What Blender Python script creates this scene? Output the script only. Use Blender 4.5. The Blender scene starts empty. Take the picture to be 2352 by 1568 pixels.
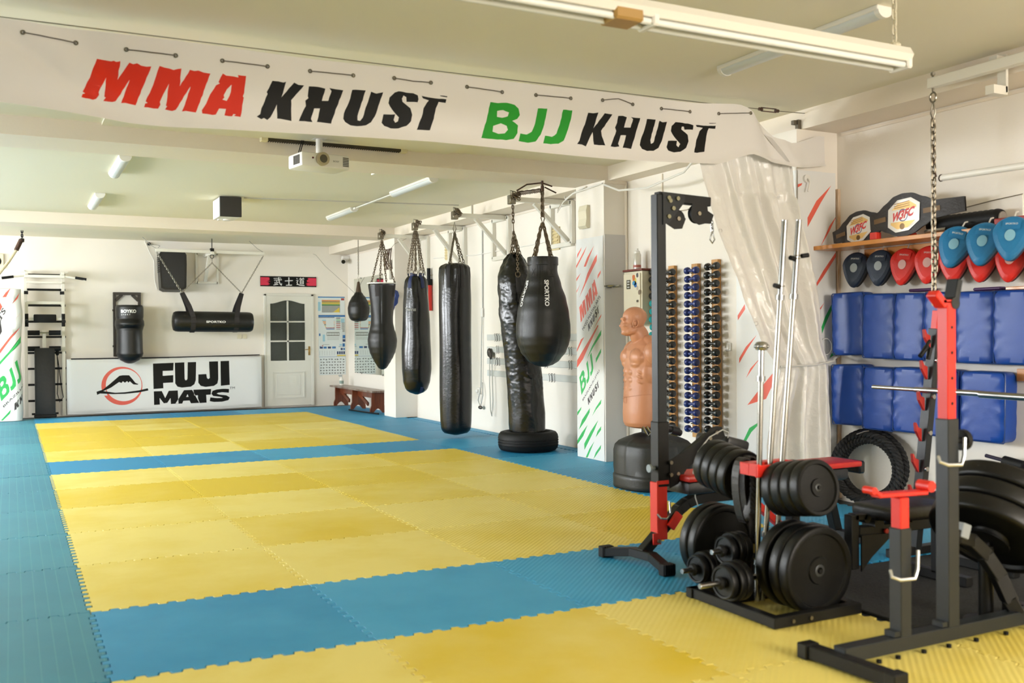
import bpy, bmesh, math, random
from math import sin, cos, pi, radians
from mathutils import Vector, Matrix, Euler, noise
from mathutils.geometry import tessellate_polygon, delaunay_2d_cdt

SC = bpy.context.scene
COL = SC.collection

# ------------------------------------------------------------------ camera
YAW, PIT, ROLL = 0.4749, -0.0066, -0.0077
cam_d = bpy.data.cameras.new('camera')
cam_d.sensor_width = 36.0
cam_d.lens = 2240.0 / 2352 * 36
cam_d.clip_start = 0.05
cam_d.clip_end = 200
cam_d.dof.use_dof = True
cam_d.dof.focus_distance = 9.5
cam_d.dof.aperture_fstop = 2.6
cam = bpy.data.objects.new('camera', cam_d)
COL.objects.link(cam)
_r = Vector((cos(YAW), -sin(YAW), 0))
_f = Vector((sin(YAW) * cos(PIT), cos(YAW) * cos(PIT), sin(PIT)))
_u = _r.cross(_f)
_r2 = _r * cos(ROLL) + _u * sin(ROLL)
_u2 = -_r * sin(ROLL) + _u * cos(ROLL)
cam.matrix_world = Matrix(((_r2.x, _u2.x, -_f.x, -0.309), (_r2.y, _u2.y, -_f.y, -3.776), (_r2.z, _u2.z, -_f.z, 1.233), (0, 0, 0, 1)))
SC.camera = cam

# ------------------------------------------------------------------ daylight and exposure
SC.view_settings.view_transform = 'Standard'
SC.view_settings.look = 'None'
SC.view_settings.gamma = 1.0
SC.view_settings.use_curve_mapping = False
SC.view_settings.exposure = 0.26
W = bpy.data.worlds.new('sky')
SC.world = W
W.use_nodes = True
W.node_tree.nodes['Background'].inputs[0].default_value = (0.80, 0.90, 1.0, 1)
W.node_tree.nodes['Background'].inputs[1].default_value = 1.2

XL, XR, YB, YF, ZC = -4.3, 5.2, 13.5, -6.4, 2.86   # the room
# daylight coming in through the windows of the wall opposite (x = XL) and of the wall behind the camera
SIDE_WINDOWS = [(-3.6, 1.6), (3.2, 2.2), (7.0, 2.2), (11.2, 2.2)]   # centre y, width
REAR_WINDOWS = [(0.2, 2.4), (3.4, 2.0)]
def day(name, loc, rot, sx, sy, watts, col):
    l = bpy.data.lights.new(name, 'AREA')
    l.shape = 'RECTANGLE'
    l.size, l.size_y = sx, sy
    l.energy = watts
    l.color = col
    o = bpy.data.objects.new(name, l)
    COL.objects.link(o)
    o.location = loc
    o.rotation_euler = rot
    return o
for (cy, w), e in zip(SIDE_WINDOWS, (8, 260, 430, 430)):
    day('daylight', (XL - 0.12, cy, 1.75), (0, radians(-66), 0), 1.5, w, e, (0.93, 0.97, 1.0))
for (cx, w), e in zip(REAR_WINDOWS, (25, 310)):
    day('daylight', (cx, YF - 0.12, 1.75), (radians(78), 0, 0), w, 1.5, e, (1.0, 0.92, 0.82))

# ------------------------------------------------------------------ materials
def lin(h):
    h = h.lstrip('#')
    c = [int(h[i:i + 2], 16) / 255 for i in (0, 2, 4)]
    return tuple(x / 12.92 if x <= 0.04045 else ((x + 0.055) / 1.055) ** 2.4 for x in c)
_M = {}
def mat(name, col, rough=0.5, metal=0.0, bump=None, vary=None, coat=0.0, spec=0.5, trans=0.0, emit=None, sheen=0.0, wood=False):
    """bump = (scale, strength); vary = (scale, second colour)."""
    if name in _M:
        return _M[name]
    m = bpy.data.materials.new(name)
    m.use_nodes = True
    nt = m.node_tree
    b = nt.nodes['Principled BSDF']
    c = lin(col) if isinstance(col, str) else col
    b.inputs['Base Color'].default_value = (*c, 1)
    b.inputs['Roughness'].default_value = rough
    b.inputs['Metallic'].default_value = metal
    b.inputs['Specular IOR Level'].default_value = spec
    b.inputs['Coat Weight'].default_value = coat
    b.inputs['Coat Roughness'].default_value = 0.15
    b.inputs['Transmission Weight'].default_value = trans
    b.inputs['Sheen Weight'].default_value = sheen
    if emit:
        b.inputs['Emission Color'].default_value = (*lin(emit[0]), 1)
        b.inputs['Emission Strength'].default_value = emit[1]
    tc = None
    if bump or vary:
        tc = nt.nodes.new('ShaderNodeTexCoord')
    if vary:
        n = nt.nodes.new('ShaderNodeTexNoise')
        n.inputs['Scale'].default_value = vary[0]
        n.inputs['Detail'].default_value = 4
        if wood:
            mp = nt.nodes.new('ShaderNodeMapping')
            mp.inputs['Scale'].default_value = (12, 1, 1) if wood == 'y' else ((12, 12, 1) if wood == 'z' else (1, 12, 12))
            nt.links.new(tc.outputs['Object'], mp.inputs[0])
            nt.links.new(mp.outputs[0], n.inputs['Vector'])
        else:
            nt.links.new(tc.outputs['Object'], n.inputs['Vector'])
        rp = nt.nodes.new('ShaderNodeValToRGB')
        rp.color_ramp.elements[0].position = 0.35
        rp.color_ramp.elements[1].position = 0.68
        rp.color_ramp.elements[0].color = (*c, 1)
        rp.color_ramp.elements[1].color = (*lin(vary[1]), 1)
        nt.links.new(n.outputs['Fac'], rp.inputs[0])
        nt.links.new(rp.outputs[0], b.inputs['Base Color'])
    if bump:
        n = nt.nodes.new('ShaderNodeTexNoise')
        n.inputs['Scale'].default_value = bump[0]
        n.inputs['Detail'].default_value = 5
        nt.links.new(tc.outputs['Object'], n.inputs['Vector'])
        bp = nt.nodes.new('ShaderNodeBump')
        bp.inputs['Strength'].default_value = bump[1]
        bp.inputs['Distance'].default_value = 0.02
        nt.links.new(n.outputs['Fac'], bp.inputs['Height'])
        nt.links.new(bp.outputs[0], b.inputs['Normal'])
    _M[name] = m
    return m

def foam(name, base, worn, pattern):
    """EVA puzzle mat: colour worn in patches, a moulded rib or weave pattern as bump."""
    m = bpy.data.materials.new(name)
    m.use_nodes = True
    nt = m.node_tree
    L = nt.links.new
    b = nt.nodes['Principled BSDF']
    b.inputs['Roughness'].default_value = 0.5
    b.inputs['Specular IOR Level'].default_value = 0.4
    geo = nt.nodes.new('ShaderNodeNewGeometry')
    oi = nt.nodes.new('ShaderNodeObjectInfo')
    n = nt.nodes.new('ShaderNodeTexNoise')
    n.inputs['Scale'].default_value = 1.6
    n.inputs['Detail'].default_value = 6
    n.inputs['Roughness'].default_value = 0.6
    L(geo.outputs['Position'], n.inputs['Vector'])
    add = nt.nodes.new('ShaderNodeMath')
    add.operation = 'MULTIPLY_ADD'
    L(oi.outputs['Random'], add.inputs[0])
    add.inputs[1].default_value = 0.55
    add.inputs[2].default_value = -0.3
    s = nt.nodes.new('ShaderNodeMath')
    s.operation = 'ADD'
    L(n.outputs['Fac'], s.inputs[0])
    L(add.outputs[0], s.inputs[1])
    rp = nt.nodes.new('ShaderNodeValToRGB')
    rp.color_ramp.elements[0].position = 0.3
    rp.color_ramp.elements[1].position = 0.75
    rp.color_ramp.elements[0].color = (*lin(base), 1)
    rp.color_ramp.elements[1].color = (*lin(worn), 1)
    L(s.outputs[0], rp.inputs[0])
    bp = nt.nodes.new('ShaderNodeBump')
    bp.inputs['Distance'].default_value = 0.003
    if pattern == 'rib':
        w = nt.nodes.new('ShaderNodeTexWave')
        w.wave_type = 'BANDS'
        w.bands_direction = 'DIAGONAL'
        w.inputs['Scale'].default_value = 18.0
        w.inputs['Distortion'].default_value = 0.0
        mp = nt.nodes.new('ShaderNodeMapping')
        mp.inputs['Rotation'].default_value = (0, 0, radians(90))
        L(geo.outputs['Position'], mp.inputs[0])
        L(mp.outputs[0], w.inputs['Vector'])
        L(w.outputs['Fac'], bp.inputs['Height'])
        bp.inputs['Strength'].default_value = 0.30
        L(rp.outputs[0], b.inputs['Base Color'])
    else:
        k = nt.nodes.new('ShaderNodeTexBrick')
        k.inputs['Scale'].default_value = 1.0
        k.inputs['Brick Width'].default_value = 0.055
        k.inputs['Row Height'].default_value = 0.011
        k.inputs['Mortar Size'].default_value = 0.0016
        k.offset = 0.0
        L(geo.outputs['Position'], k.inputs['Vector'])
        inv = nt.nodes.new('ShaderNodeMath')
        inv.operation = 'SUBTRACT'
        inv.inputs[0].default_value = 1.0
        L(k.outputs['Fac'], inv.inputs[1])
        L(inv.outputs[0], bp.inputs['Height'])
        bp.inputs['Strength'].default_value = 0.5
        mx = nt.nodes.new('ShaderNodeMixRGB')
        L(k.outputs['Fac'], mx.inputs[0])
        L(rp.outputs[0], mx.inputs[1])
        mx.inputs[2].default_value = (*lin('#4c929c'), 1)
        if pattern == 'weave':
            L(mx.outputs[0], b.inputs['Base Color'])
        else:
            L(rp.outputs[0], b.inputs['Base Color'])
            bp.inputs['Strength'].default_value = 0.2
    L(bp.outputs[0], b.inputs['Normal'])
    return m

WALL = mat('wall paint', '#f0e9de', 0.75, bump=(60, 0.05))
CEIL = mat('ceiling paint', '#e8e2cd', 0.8, bump=(25, 0.04))
BEAM = mat('beam paint', '#ebe0d0', 0.75, bump=(40, 0.05))
GREYP = mat('grey painted plaster', '#cfccca', 0.7, bump=(50, 0.04))
WHITE = mat('white enamel', '#eae7e0', 0.35)
WMET = mat('white painted steel', '#e4e0d4', 0.4)
VINYL = mat('white vinyl sheet', '#e6e6e4', 0.38, spec=0.4)
BLACK = mat('black leather', '#0c0c0d', 0.40, bump=(160, 0.12))
BLACKV = mat('black glossy vinyl', '#09090a', 0.24, bump=(40, 0.10))
MATTB = mat('matt black rubber', '#0a0b0c', 0.6, bump=(120, 0.08), spec=.3)
PLATE = mat('black weight vinyl', '#08090a', 0.42, bump=(200, 0.06), spec=.35)
STEELB = mat('black powder coated steel', '#090a0b', 0.45, spec=.35)
GREYS = mat('dark grey coated steel', '#161b1f', 0.42, spec=.4)
REDS = mat('red powder coated steel', '#d8281a', 0.4)
CHROME = mat('chrome steel', '#a3a3a2', 0.22, metal=1.0)
ZINC = mat('zinc steel', '#8d877a', 0.35, metal=1.0)
RUST = mat('rusty steel', '#5a3d2c', 0.7, vary=(60, '#2c211c'))
WOOD = mat('orange varnished pine', '#cf8a3a', 0.35, vary=(3.0, '#bd742e'), wood='y', coat=0.3)
BENCHW = mat('red brown varnished wood', '#7a3a1c', 0.35, vary=(3.0, '#5b2712'), wood='z', coat=0.3)
BATTEN = mat('light pine batten', '#c99757', 0.5, vary=(4.0, '#b5803f'), wood='z')
INKB = mat('black print', '#0a0a08', 0.55, spec=.25)
INKR = mat('red print', '#cf2a0c', 0.55, spec=.25)
INKG = mat('green print', '#23952a', 0.55, spec=.25)
INKW = mat('white print', '#e8e8e8', 0.5)
INKS = mat('grey print', '#3b3636', 0.5)

# ------------------------------------------------------------------ mesh builder
_BOX = {}
def _box_data(d, bev, seg):
    key = (round(d[0], 4), round(d[1], 4), round(d[2], 4), bev, seg)
    if key not in _BOX:
        bm = bmesh.new()
        bmesh.ops.create_cube(bm, size=1)
        for v in bm.verts:
            v.co.x *= d[0]; v.co.y *= d[1]; v.co.z *= d[2]
        if bev:
            bmesh.ops.bevel(bm, geom=bm.edges[:], offset=min(bev, min(d) * 0.49), segments=seg, profile=0.5, affect='EDGES')
        bm.verts.index_update()
        _BOX[key] = ([v.co.copy() for v in bm.verts], [[v.index for v in f.verts] for f in bm.faces])
        bm.free()
    return _BOX[key]

def frame_of(d):
    d = Vector(d).normalized()
    a = Vector((0, 0, 1)) if abs(d.z) < 0.9 else Vector((1, 0, 0))
    u = a.cross(d).normalized()
    return u, d.cross(u).normalized(), d

class MB:
    def __init__(s):
        s.v, s.f, s.m, s.s = [], [], [], []
    def add(s, vs, fs, m=0, smooth=False):
        b = len(s.v)
        s.v += [Vector(v) for v in vs]
        for f in fs:
            s.f.append([b + i for i in f])
            s.m.append(m)
            s.s.append(smooth)
        return s
    def box(s, c, d, rot=None, m=0, bev=0.0, seg=1, smooth=False):
        vs, fs = _box_data(d, bev, seg)
        R = None
        if rot is not None:
            R = rot if isinstance(rot, Matrix) else Euler(rot).to_matrix()
        c = Vector(c)
        return s.add([(R @ v if R else v) + c for v in vs], fs, m, smooth or seg > 1)
    def beam(s, a, b, w, h=None, m=0, bev=0.003, up=(0, 0, 1)):
        """rectangular bar from a to b, w across, h along up"""
        a, b = Vector(a), Vector(b)
        d = (b - a).normalized()
        upv = Vector(up)
        if abs(d.dot(upv)) > 0.98:
            upv = Vector((0, 1, 0))
        x = d.cross(upv).normalized()
        z = x.cross(d).normalized()
        R = Matrix((x, d, z)).transposed()
        return s.box((a + b) / 2, (w, (b - a).length, h or w), R, m, bev)
    def cyl(s, a, b, r, r2=None, seg=16, m=0, caps=True):
        a, b = Vector(a), Vector(b)
        r2 = r if r2 is None else r2
        u, w, d = frame_of(b - a)
        vs = []
        for k in range(seg):
            t = 2 * pi * k / seg
            e = u * cos(t) + w * sin(t)
            vs += [a + e * r, b + e * r2]
        s.add(vs, [[2 * k, 2 * ((k + 1) % seg), 2 * ((k + 1) % seg) + 1, 2 * k + 1] for k in range(seg)], m, True)
        if caps:
            s.add([vs[2 * k] for k in range(seg)], [list(range(seg))[::-1]], m)
            s.add([vs[2 * k + 1] for k in range(seg)], [list(range(seg))], m)
        return s
    def tube(s, pts, r, seg=8, closed=False, m=0, caps=True):
        pts = [Vector(p) for p in pts]
        n = len(pts)
        rs = r if isinstance(r, (list, tuple)) else [r] * n
        tan = []
        for i in range(n):
            if closed:
                t = pts[(i + 1) % n] - pts[i - 1]
            else:
                t = pts[min(i + 1, n - 1)] - pts[max(i - 1, 0)]
            tan.append(t.normalized() if t.length > 1e-9 else Vector((0, 0, 1)))
        u, w, _ = frame_of(tan[0])
        vs = []
        for i in range(n):
            if i:
                q = tan[i - 1].rotation_difference(tan[i])
                u = (q @ u)
                u = (u - tan[i] * u.dot(tan[i])).normalized()
                w = tan[i].cross(u)
            for k in range(seg):
                t = 2 * pi * k / seg
                vs.append(pts[i] + (u * cos(t) + w * sin(t)) * rs[i])
        fs = []
        for i in range(n if closed else n - 1):
            j = (i + 1) % n
            for k in range(seg):
                l = (k + 1) % seg
                fs.append([i * seg + k, i * seg + l, j * seg + l, j * seg + k])
        s.add(vs, fs, m, True)
        if caps and not closed:
            s.add(vs[:seg], [list(range(seg))[::-1]], m)
            s.add(vs[-seg:], [list(range(seg))], m)
        return s
    def lathe(s, prof, o=(0, 0, 0), axis=(0, 0, 1), seg=32, m=0, smooth=True, start=0.0):
        o = Vector(o)
        u, w, d = frame_of(axis)
        n = len(prof)
        vs = []
        for r, z in prof:
            for k in range(seg):
                t = 2 * pi * k / seg + start
                vs.append(o + d * z + (u * cos(t) + w * sin(t)) * max(r, 1e-5))
        fs = []
        for i in range(n - 1):
            for k in range(seg):
                l = (k + 1) % seg
                fs.append([i * seg + k, i * seg + l, (i + 1) * seg + l, (i + 1) * seg + k])
        s.add(vs, fs, m, smooth)
        return s
    def grid(s, fn, nu, nv, cu=False, m=0, smooth=True, cap=False):
        """fn(u in 0..1, v in 0..1) -> point"""
        vs = []
        for j in range(nv + 1):
            for i in range(nu if cu else nu + 1):
                vs.append(Vector(fn(i / nu, j / nv)))
        w = nu if cu else nu + 1
        fs = []
        for j in range(nv):
            for i in range(nu):
                k = (i + 1) % w if cu else i + 1
                fs.append([j * w + i, j * w + k, (j + 1) * w + k, (j + 1) * w + i])
        s.add(vs, fs, m, smooth)
        if cap and cu:
            s.add(vs[:w], [list(range(w))[::-1]], m, smooth)
            s.add(vs[-w:], [list(range(w))], m, smooth)
        return s
    def prism(s, loops, o, u, v, th, m=0, mside=None):
        """closed 2D loops (first outer, others holes) laid in the frame o,u,v and thickened along u x v"""
        o, u, v = Vector(o), Vector(u), Vector(v)
        n = u.cross(v).normalized()
        P3 = [[Vector((a, b, 0)) for a, b in L] for L in loops]
        tri = tessellate_polygon(P3)
        flat = [p for L in loops for p in L]
        top = [o + u * a + v * b + n * th for a, b in flat]
        bot = [o + u * a + v * b for a, b in flat]
        k = len(flat)
        ft = []
        for t in tri:
            a, b, c = [flat[i] for i in t]
            ar = (b[0] - a[0]) * (c[1] - a[1]) - (c[0] - a[0]) * (b[1] - a[1])
            ft.append(list(t) if ar > 0 else list(t)[::-1])
        s.add(top, ft, m)
        s.add(bot, [f[::-1] for f in ft], m)
        st = 0
        for L in loops:
            q = len(L)
            idx = list(range(st, st + q))
            s.add([bot[i] for i in idx] + [top[i] for i in idx], [[i, (i + 1) % q, q + (i + 1) % q, q + i] for i in range(q)], m if mside is None else mside)
            st += q
        return s
    def ball(s, c, r, seg=16, rings=10, m=0):
        c = Vector(c)
        r = Vector((r, r, r)) if isinstance(r, (int, float)) else Vector(r)
        def fn(u, v):
            t, p = 2 * pi * u, pi * (v - 0.5)
            return (c.x + r.x * cos(p) * cos(t), c.y + r.y * cos(p) * sin(t), c.z + r.z * sin(p))
        return s.grid(fn, seg, rings, cu=True, m=m)
    def chain(s, a, b, L=0.045, wr=0.0035, seg=5, m=0, n=10):
        a, b = Vector(a), Vector(b)
        D = (b - a).length
        pitch = L - 2.2 * wr
        k = max(1, round(D / pitch))
        pitch = D / k
        u, w, d = frame_of(b - a)
        hw = L * 0.33
        wr_ = wr * 1.22
        for i in range(k):
            c = a + d * pitch * (i + 0.5)
            e = u if i % 2 else w
            pts = []
            for q in range(n):
                t = 2 * pi * q / n
                y = (L / 2 - hw * 0.6) * (1 if sin(t) > 0 else -1) * (1 if abs(sin(t)) > 0.3 else abs(sin(t)) / 0.3) + hw * 0.6 * sin(t)
                pts.append(c + e * (hw * 0.75 * cos(t)) + d * y)
            s.tube(pts, wr_, seg, closed=True, m=m)
        return s
    def build(s, name, mats, parent=None, label=None):
        if not isinstance(mats, (list, tuple)):
            mats = [mats]
        off = wloc(parent)
        me = bpy.data.meshes.new(name)
        me.from_pydata([v - off for v in s.v], [], s.f)
        for q in mats:
            me.materials.append(q)
        me.polygons.foreach_set('material_index', s.m)
        me.polygons.foreach_set('use_smooth', s.s)
        me.update()
        me.validate()
        if any(s.s):
            me.set_sharp_from_angle(angle=radians(38))
        o = bpy.data.objects.new(name, me)
        COL.objects.link(o)
        if parent is not None:
            o.parent = parent
        if label:
            o['label'] = label
        return o

def wloc(o):
    t = Vector((0, 0, 0))
    while o is not None:
        t += o.location
        o = o.parent
    return t
def thing(name, label, cat, loc=(0, 0, 0), group=None):
    o = bpy.data.objects.new(name, None)
    o.empty_display_size = 0.05
    COL.objects.link(o)
    o.location = loc
    return tag(o, label, cat, group)
def tag(o, label, cat, group=None):
    o['label'] = label
    o['category'] = cat
    if group:
        o['group'] = group
    return o
def struct(name, mb, m, parent=None):
    o = mb.build(name, m, parent)
    if parent is None:
        o['kind'] = 'structure'
    return o
def dup(root, loc=None, rot=None, label=None, group=None):
    def cp(o, par):
        c = o.copy()
        COL.objects.link(c)
        if par is not None:
            c.parent = par
        for ch in list(o.children):
            cp(ch, c)
        return c
    kids = list(root.children)
    r = root.copy()
    COL.objects.link(r)
    for ch in kids:
        cp(ch, r)
    if loc is not None:
        r.location = loc
    if rot is not None:
        r.rotation_euler = rot
    if label:
        r['label'] = label
    if group:
        r['group'] = group
    return r

# ------------------------------------------------------------------ printed surfaces
_TXT = {}
def text_loops(body, bold=0.0, shear=0.0, space=1.0):
    """outline loops of a line of lettering, cap height scaled to 1"""
    key = (body, bold, shear, space)
    if key in _TXT:
        return _TXT[key]
    cu = bpy.data.curves.new('t', 'FONT')
    cu.body = body
    cu.offset = bold
    cu.shear = shear
    cu.space_character = space
    cu.resolution_u = 3
    o = bpy.data.objects.new('t', cu)
    COL.objects.link(o)
    dg = bpy.context.evaluated_depsgraph_get()
    me = bpy.data.meshes.new_from_object(o.evaluated_get(dg))
    cnt = {}
    for p in me.polygons:
        vs = list(p.vertices)
        for i in range(len(vs)):
            e = (min(vs[i], vs[i - 1]), max(vs[i], vs[i - 1]))
            cnt[e] = cnt.get(e, 0) + 1
    nb = {}
    for (a, b), c in cnt.items():
        if c == 1:
            nb.setdefault(a, []).append(b)
            nb.setdefault(b, []).append(a)
    loops, seen = [], set()
    for a in nb:
        if a in seen:
            continue
        L, cur, prev = [], a, None
        while cur not in seen:
            seen.add(cur)
            L.append(cur)
            nx = [q for q in nb[cur] if q != prev and q not in seen]
            if not nx:
                break
            prev, cur = cur, nx[0]
        if len(L) > 2:
            loops.append([(me.vertices[i].co.x, me.vertices[i].co.y) for i in L])
    bpy.data.objects.remove(o)
    bpy.data.curves.remove(cu)
    bpy.data.meshes.remove(me)
    if loops:
        xs = [p[0] for L in loops for p in L]
        ys = [p[1] for L in loops for p in L]
        x0, y0 = min(xs), min(ys)
        h = max(ys) - y0
        loops = [[((x - x0) / h, (y - y0) / h) for x, y in L] for L in loops]
    _TXT[key] = loops
    return loops
def width(loops):
    return max(p[0] for L in loops for p in L)
def fit(loops, bl, br, tl):
    """affine copy of unit-height loops so their box goes to bl, br, tl"""
    w = width(loops)
    h = max(p[1] for L in loops for p in L)
    return [[(bl[0] + (br[0] - bl[0]) * x / w + (tl[0] - bl[0]) * y / h, bl[1] + (br[1] - bl[1]) * x / w + (tl[1] - bl[1]) * y / h) for x, y in L] for L in loops]
def norm(loops):
    """loops moved to their own box, height 1, with the slant taken out of the box"""
    xs = [p[0] for L in loops for p in L]
    ys = [p[1] for L in loops for p in L]
    h = max(ys) - min(ys)
    return [[((x - min(xs)) / h, (y - min(ys)) / h) for x, y in L] for L in loops]
def inside(p, loops):
    x, y = p
    c = False
    for L in loops:
        j = len(L) - 1
        for i in range(len(L)):
            xi, yi = L[i]
            xj, yj = L[j]
            if (yi > y) != (yj > y) and x < (xj - xi) * (y - yi) / (yj - yi) + xi:
                c = not c
            j = i
    return c
def clip_loop(L, x0, x1, y0, y1):
    def cut(P, k, lim, keep_less):
        out = []
        for i in range(len(P)):
            a, b = P[i - 1], P[i]
            ia = (a[k] <= lim) if keep_less else (a[k] >= lim)
            ib = (b[k] <= lim) if keep_less else (b[k] >= lim)
            if ia != ib:
                t = (lim - a[k]) / (b[k] - a[k])
                out.append(tuple(lim if q == k else a[q] + (b[q] - a[q]) * t for q in (0, 1)))
            if ib:
                out.append(b)
        return out
    for k, lim, less in ((0, x0, False), (0, x1, True), (1, y0, False), (1, y1, True)):
        if len(L) < 3:
            return []
        L = cut(L, k, lim, less)
    return L if len(L) > 2 else []
def printed(mb, x0, x1, y0, y1, shapes, fn, nx=1, ny=1, base=0, th=0.0):
    """a sheet x0..x1, y0..y1 with printed shapes [(loops, material index)], mapped to space by fn(x, y); th > 0 closes a back"""
    vs, es, key = [], [], {}
    def vid(p):
        k = (round(p[0], 5), round(p[1], 5))
        if k not in key:
            key[k] = len(vs)
            vs.append(Vector(k))
        return key[k]
    g = [[vid((x0 + (x1 - x0) * i / nx, y0 + (y1 - y0) * j / ny)) for i in range(nx + 1)] for j in range(ny + 1)]
    for j in range(ny + 1):
        for i in range(nx):
            if j in (0, ny):
                es.append((g[j][i], g[j][i + 1]))
    for i in (0, nx):
        for j in range(ny):
            es.append((g[j][i], g[j + 1][i]))
    sh = []
    e = 1e-4
    for loops, mi in shapes:
        LL = [clip_loop(L, x0 + e, x1 - e, y0 + e, y1 - e) for L in loops]
        LL = [L for L in LL if L]
        if not LL:
            continue
        bx = (min(p[0] for L in LL for p in L), max(p[0] for L in LL for p in L), min(p[1] for L in LL for p in L), max(p[1] for L in LL for p in L))
        sh.append((LL, mi, bx))
        for L in LL:
            ids = [vid(p) for p in L]
            for i in range(len(ids)):
                if ids[i] != ids[i - 1]:
                    es.append((ids[i - 1], ids[i]))
    V, E, F, *_ = delaunay_2d_cdt(vs, es, [], 0, 1e-6)
    P = [Vector(fn(v.x, v.y)) for v in V]
    st = len(mb.v)
    mb.v += P
    for f in F:
        a, b, c = [V[i] for i in f]
        q = ((a.x + b.x + c.x) / 3, (a.y + b.y + c.y) / 3)
        mi = base
        for LL, m_, bx in sh:
            if bx[0] <= q[0] <= bx[1] and bx[2] <= q[1] <= bx[3] and inside(q, LL):
                mi = m_
        ar = (b.x - a.x) * (c.y - a.y) - (c.x - a.x) * (b.y - a.y)
        mb.f.append([st + i for i in (f if ar > 0 else list(f)[::-1])])
        mb.m.append(mi)
        mb.s.append(True)
    return mb
ORD = ['zeroth', 'first', 'second', 'third', 'fourth', 'fifth', 'sixth', 'seventh', 'eighth', 'ninth', 'tenth', 'eleventh', 'twelfth', 'thirteenth', 'fourteenth', 'fifteenth', 'sixteenth', 'seventeenth', 'eighteenth', 'nineteenth', 'twentieth', 'twenty-first', 'twenty-second']
# ================================================================== the room
b = MB(); b.box(((XL + XR) / 2, (YB + YF) / 2, -0.07), (XR - XL + 0.8, YB - YF + 0.8, 0.1))
struct('floor', b, mat('dark blue floor paint', '#16242b', 0.5, bump=(30, 0.1)))
b = MB(); b.box(((XL + XR) / 2, (YB + YF) / 2, ZC + 0.06), (XR - XL + 0.8, YB - YF + 0.8, 0.12))
struct('ceiling', b, CEIL)
b = MB(); b.box(((XL + XR) / 2, YB + 0.1, ZC / 2), (XR - XL + 0.8, 0.2, ZC + 0.1))
struct('wall_back', b, WALL)
b = MB(); b.box((XR + 0.1, (YB + YF) / 2, ZC / 2), (0.2, YB - YF, ZC + 0.1))
struct('wall_right', b, WALL)
Z0, Z1 = 1.0, 2.5
def holed(name, axis, p, a0, a1, holes):
    b = MB()
    def seg(s0, s1, z0, z1):
        if s1 - s0 < 1e-3: return
        if axis == 'x':
            b.box((p - 0.13, (s0 + s1) / 2, (z0 + z1) / 2), (0.26, s1 - s0, z1 - z0))
        else:
            b.box(((s0 + s1) / 2, p - 0.13, (z0 + z1) / 2), (s1 - s0, 0.26, z1 - z0))
    cur = a0
    for c, w in sorted(holes):
        seg(cur, c - w / 2, -0.05, ZC + 0.05)
        seg(c - w / 2, c + w / 2, -0.05, Z0)
        seg(c - w / 2, c + w / 2, Z1, ZC + 0.05)
        cur = c + w / 2
    seg(cur, a1, -0.05, ZC + 0.05)
    struct(name, b, WALL)
holed('wall_left', 'x', XL, YF - 0.2, YB + 0.2, SIDE_WINDOWS)
holed('wall_front', 'y', YF, XL - 0.2, XR + 0.2, REAR_WINDOWS)
GLASS = mat('window glass', '#ffffff', 0.02, trans=1.0)
k = 1
for axis, p, L in (('x', XL - 0.2, SIDE_WINDOWS), ('y', YF - 0.2, REAR_WINDOWS)):
    for c, w in L:
        fr, gl = MB(), MB()
        def put(bb, s, z, ws, hz, t):
            if axis == 'x': bb.box((p, s, z), (t, ws, hz))
            else: bb.box((s, p, z), (ws, t, hz))
        for s_ in (-w / 2 + 0.03, 0, w / 2 - 0.03):
            put(fr, c + s_, (Z0 + Z1) / 2, 0.06, Z1 - Z0, 0.06)
        for z_ in (Z0 + 0.03, Z1 - 0.03):
            put(fr, c, z_, w, 0.06, 0.055)
        for s_ in (-w / 4, w / 4):
            put(gl, c + s_, (Z0 + Z1) / 2, w / 2 - 0.07, Z1 - Z0 - 0.1, 0.01)
        o = struct('window_%d' % k, fr, WHITE)
        gl.build('pane', GLASS, o)
        k += 1
# cross beams, the boxed-in soffit along the wall, pillars
b = MB(); b.box(((XL + 4.85) / 2, 4.47, 2.80), (4.85 - XL, 0.54, 0.16)); struct('beam_1', b, BEAM)
b = MB(); b.box(((XL + 4.85) / 2, 10.35, 2.79), (4.85 - XL, 0.5, 0.16)); struct('beam_2', b, BEAM)
b = MB(); b.box((5.03, (YB + YF) / 2, 2.79), (0.36, YB - YF, 0.14)); struct('beam_3', b, BEAM)
b = MB(); b.box((5.0, 4.46, 1.36), (0.4, 0.52, 2.72)); struct('pillar_1', b, WALL)
b = MB(); b.box((5.03, 10.36, 1.36), (0.36, 0.5, 2.72)); struct('pillar_2', b, WALL)
b = MB(); b.box((5.0, 1.94, 1.36), (0.4, 0.68, 2.72)); struct('pillar_3', b, WALL)
b = MB(); b.box((5.13, 3.24, 1.36), (0.14, 1.92, 2.72)); struct('wall_right_lining', b, WALL)
b = MB(); b.box((4.93, 4.196, 1.10), (0.256, 0.008, 2.20)); struct('trim_1', b, GREYP)
b = MB()
b.box((4.93, 4.19, 2.705), (0.26, 0.025, 0.03)); b.box((5.047, 4.185, 1.36), (0.014, 0.03, 2.7)); b.box((5.055, 3.60, 1.36), (0.012, 0.018, 2.7))
struct('trim_2', b, BEAM)
b = MB(); b.box((5.188, 1.585, 1.15), (0.024, 0.03, 2.3), m=0); struct('trim_3', b, mat('worn wooden strip', '#b98f63', 0.6, vary=(9, '#dccbb4'), wood='z'))
b = MB(); b.box((1.74, 3.78, 2.852), (2.84, 0.84, 0.02)); struct('ceiling_panel', b, CEIL)
b = MB()
for y0, y1 in ((-6.0, 1.55), (4.75, 10.1), (10.62, 13.0)):
    b.box((5.195, (y0 + y1) / 2, 2.70), (0.012, y1 - y0, 0.02))
struct('trim_4', b, BEAM)

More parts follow.
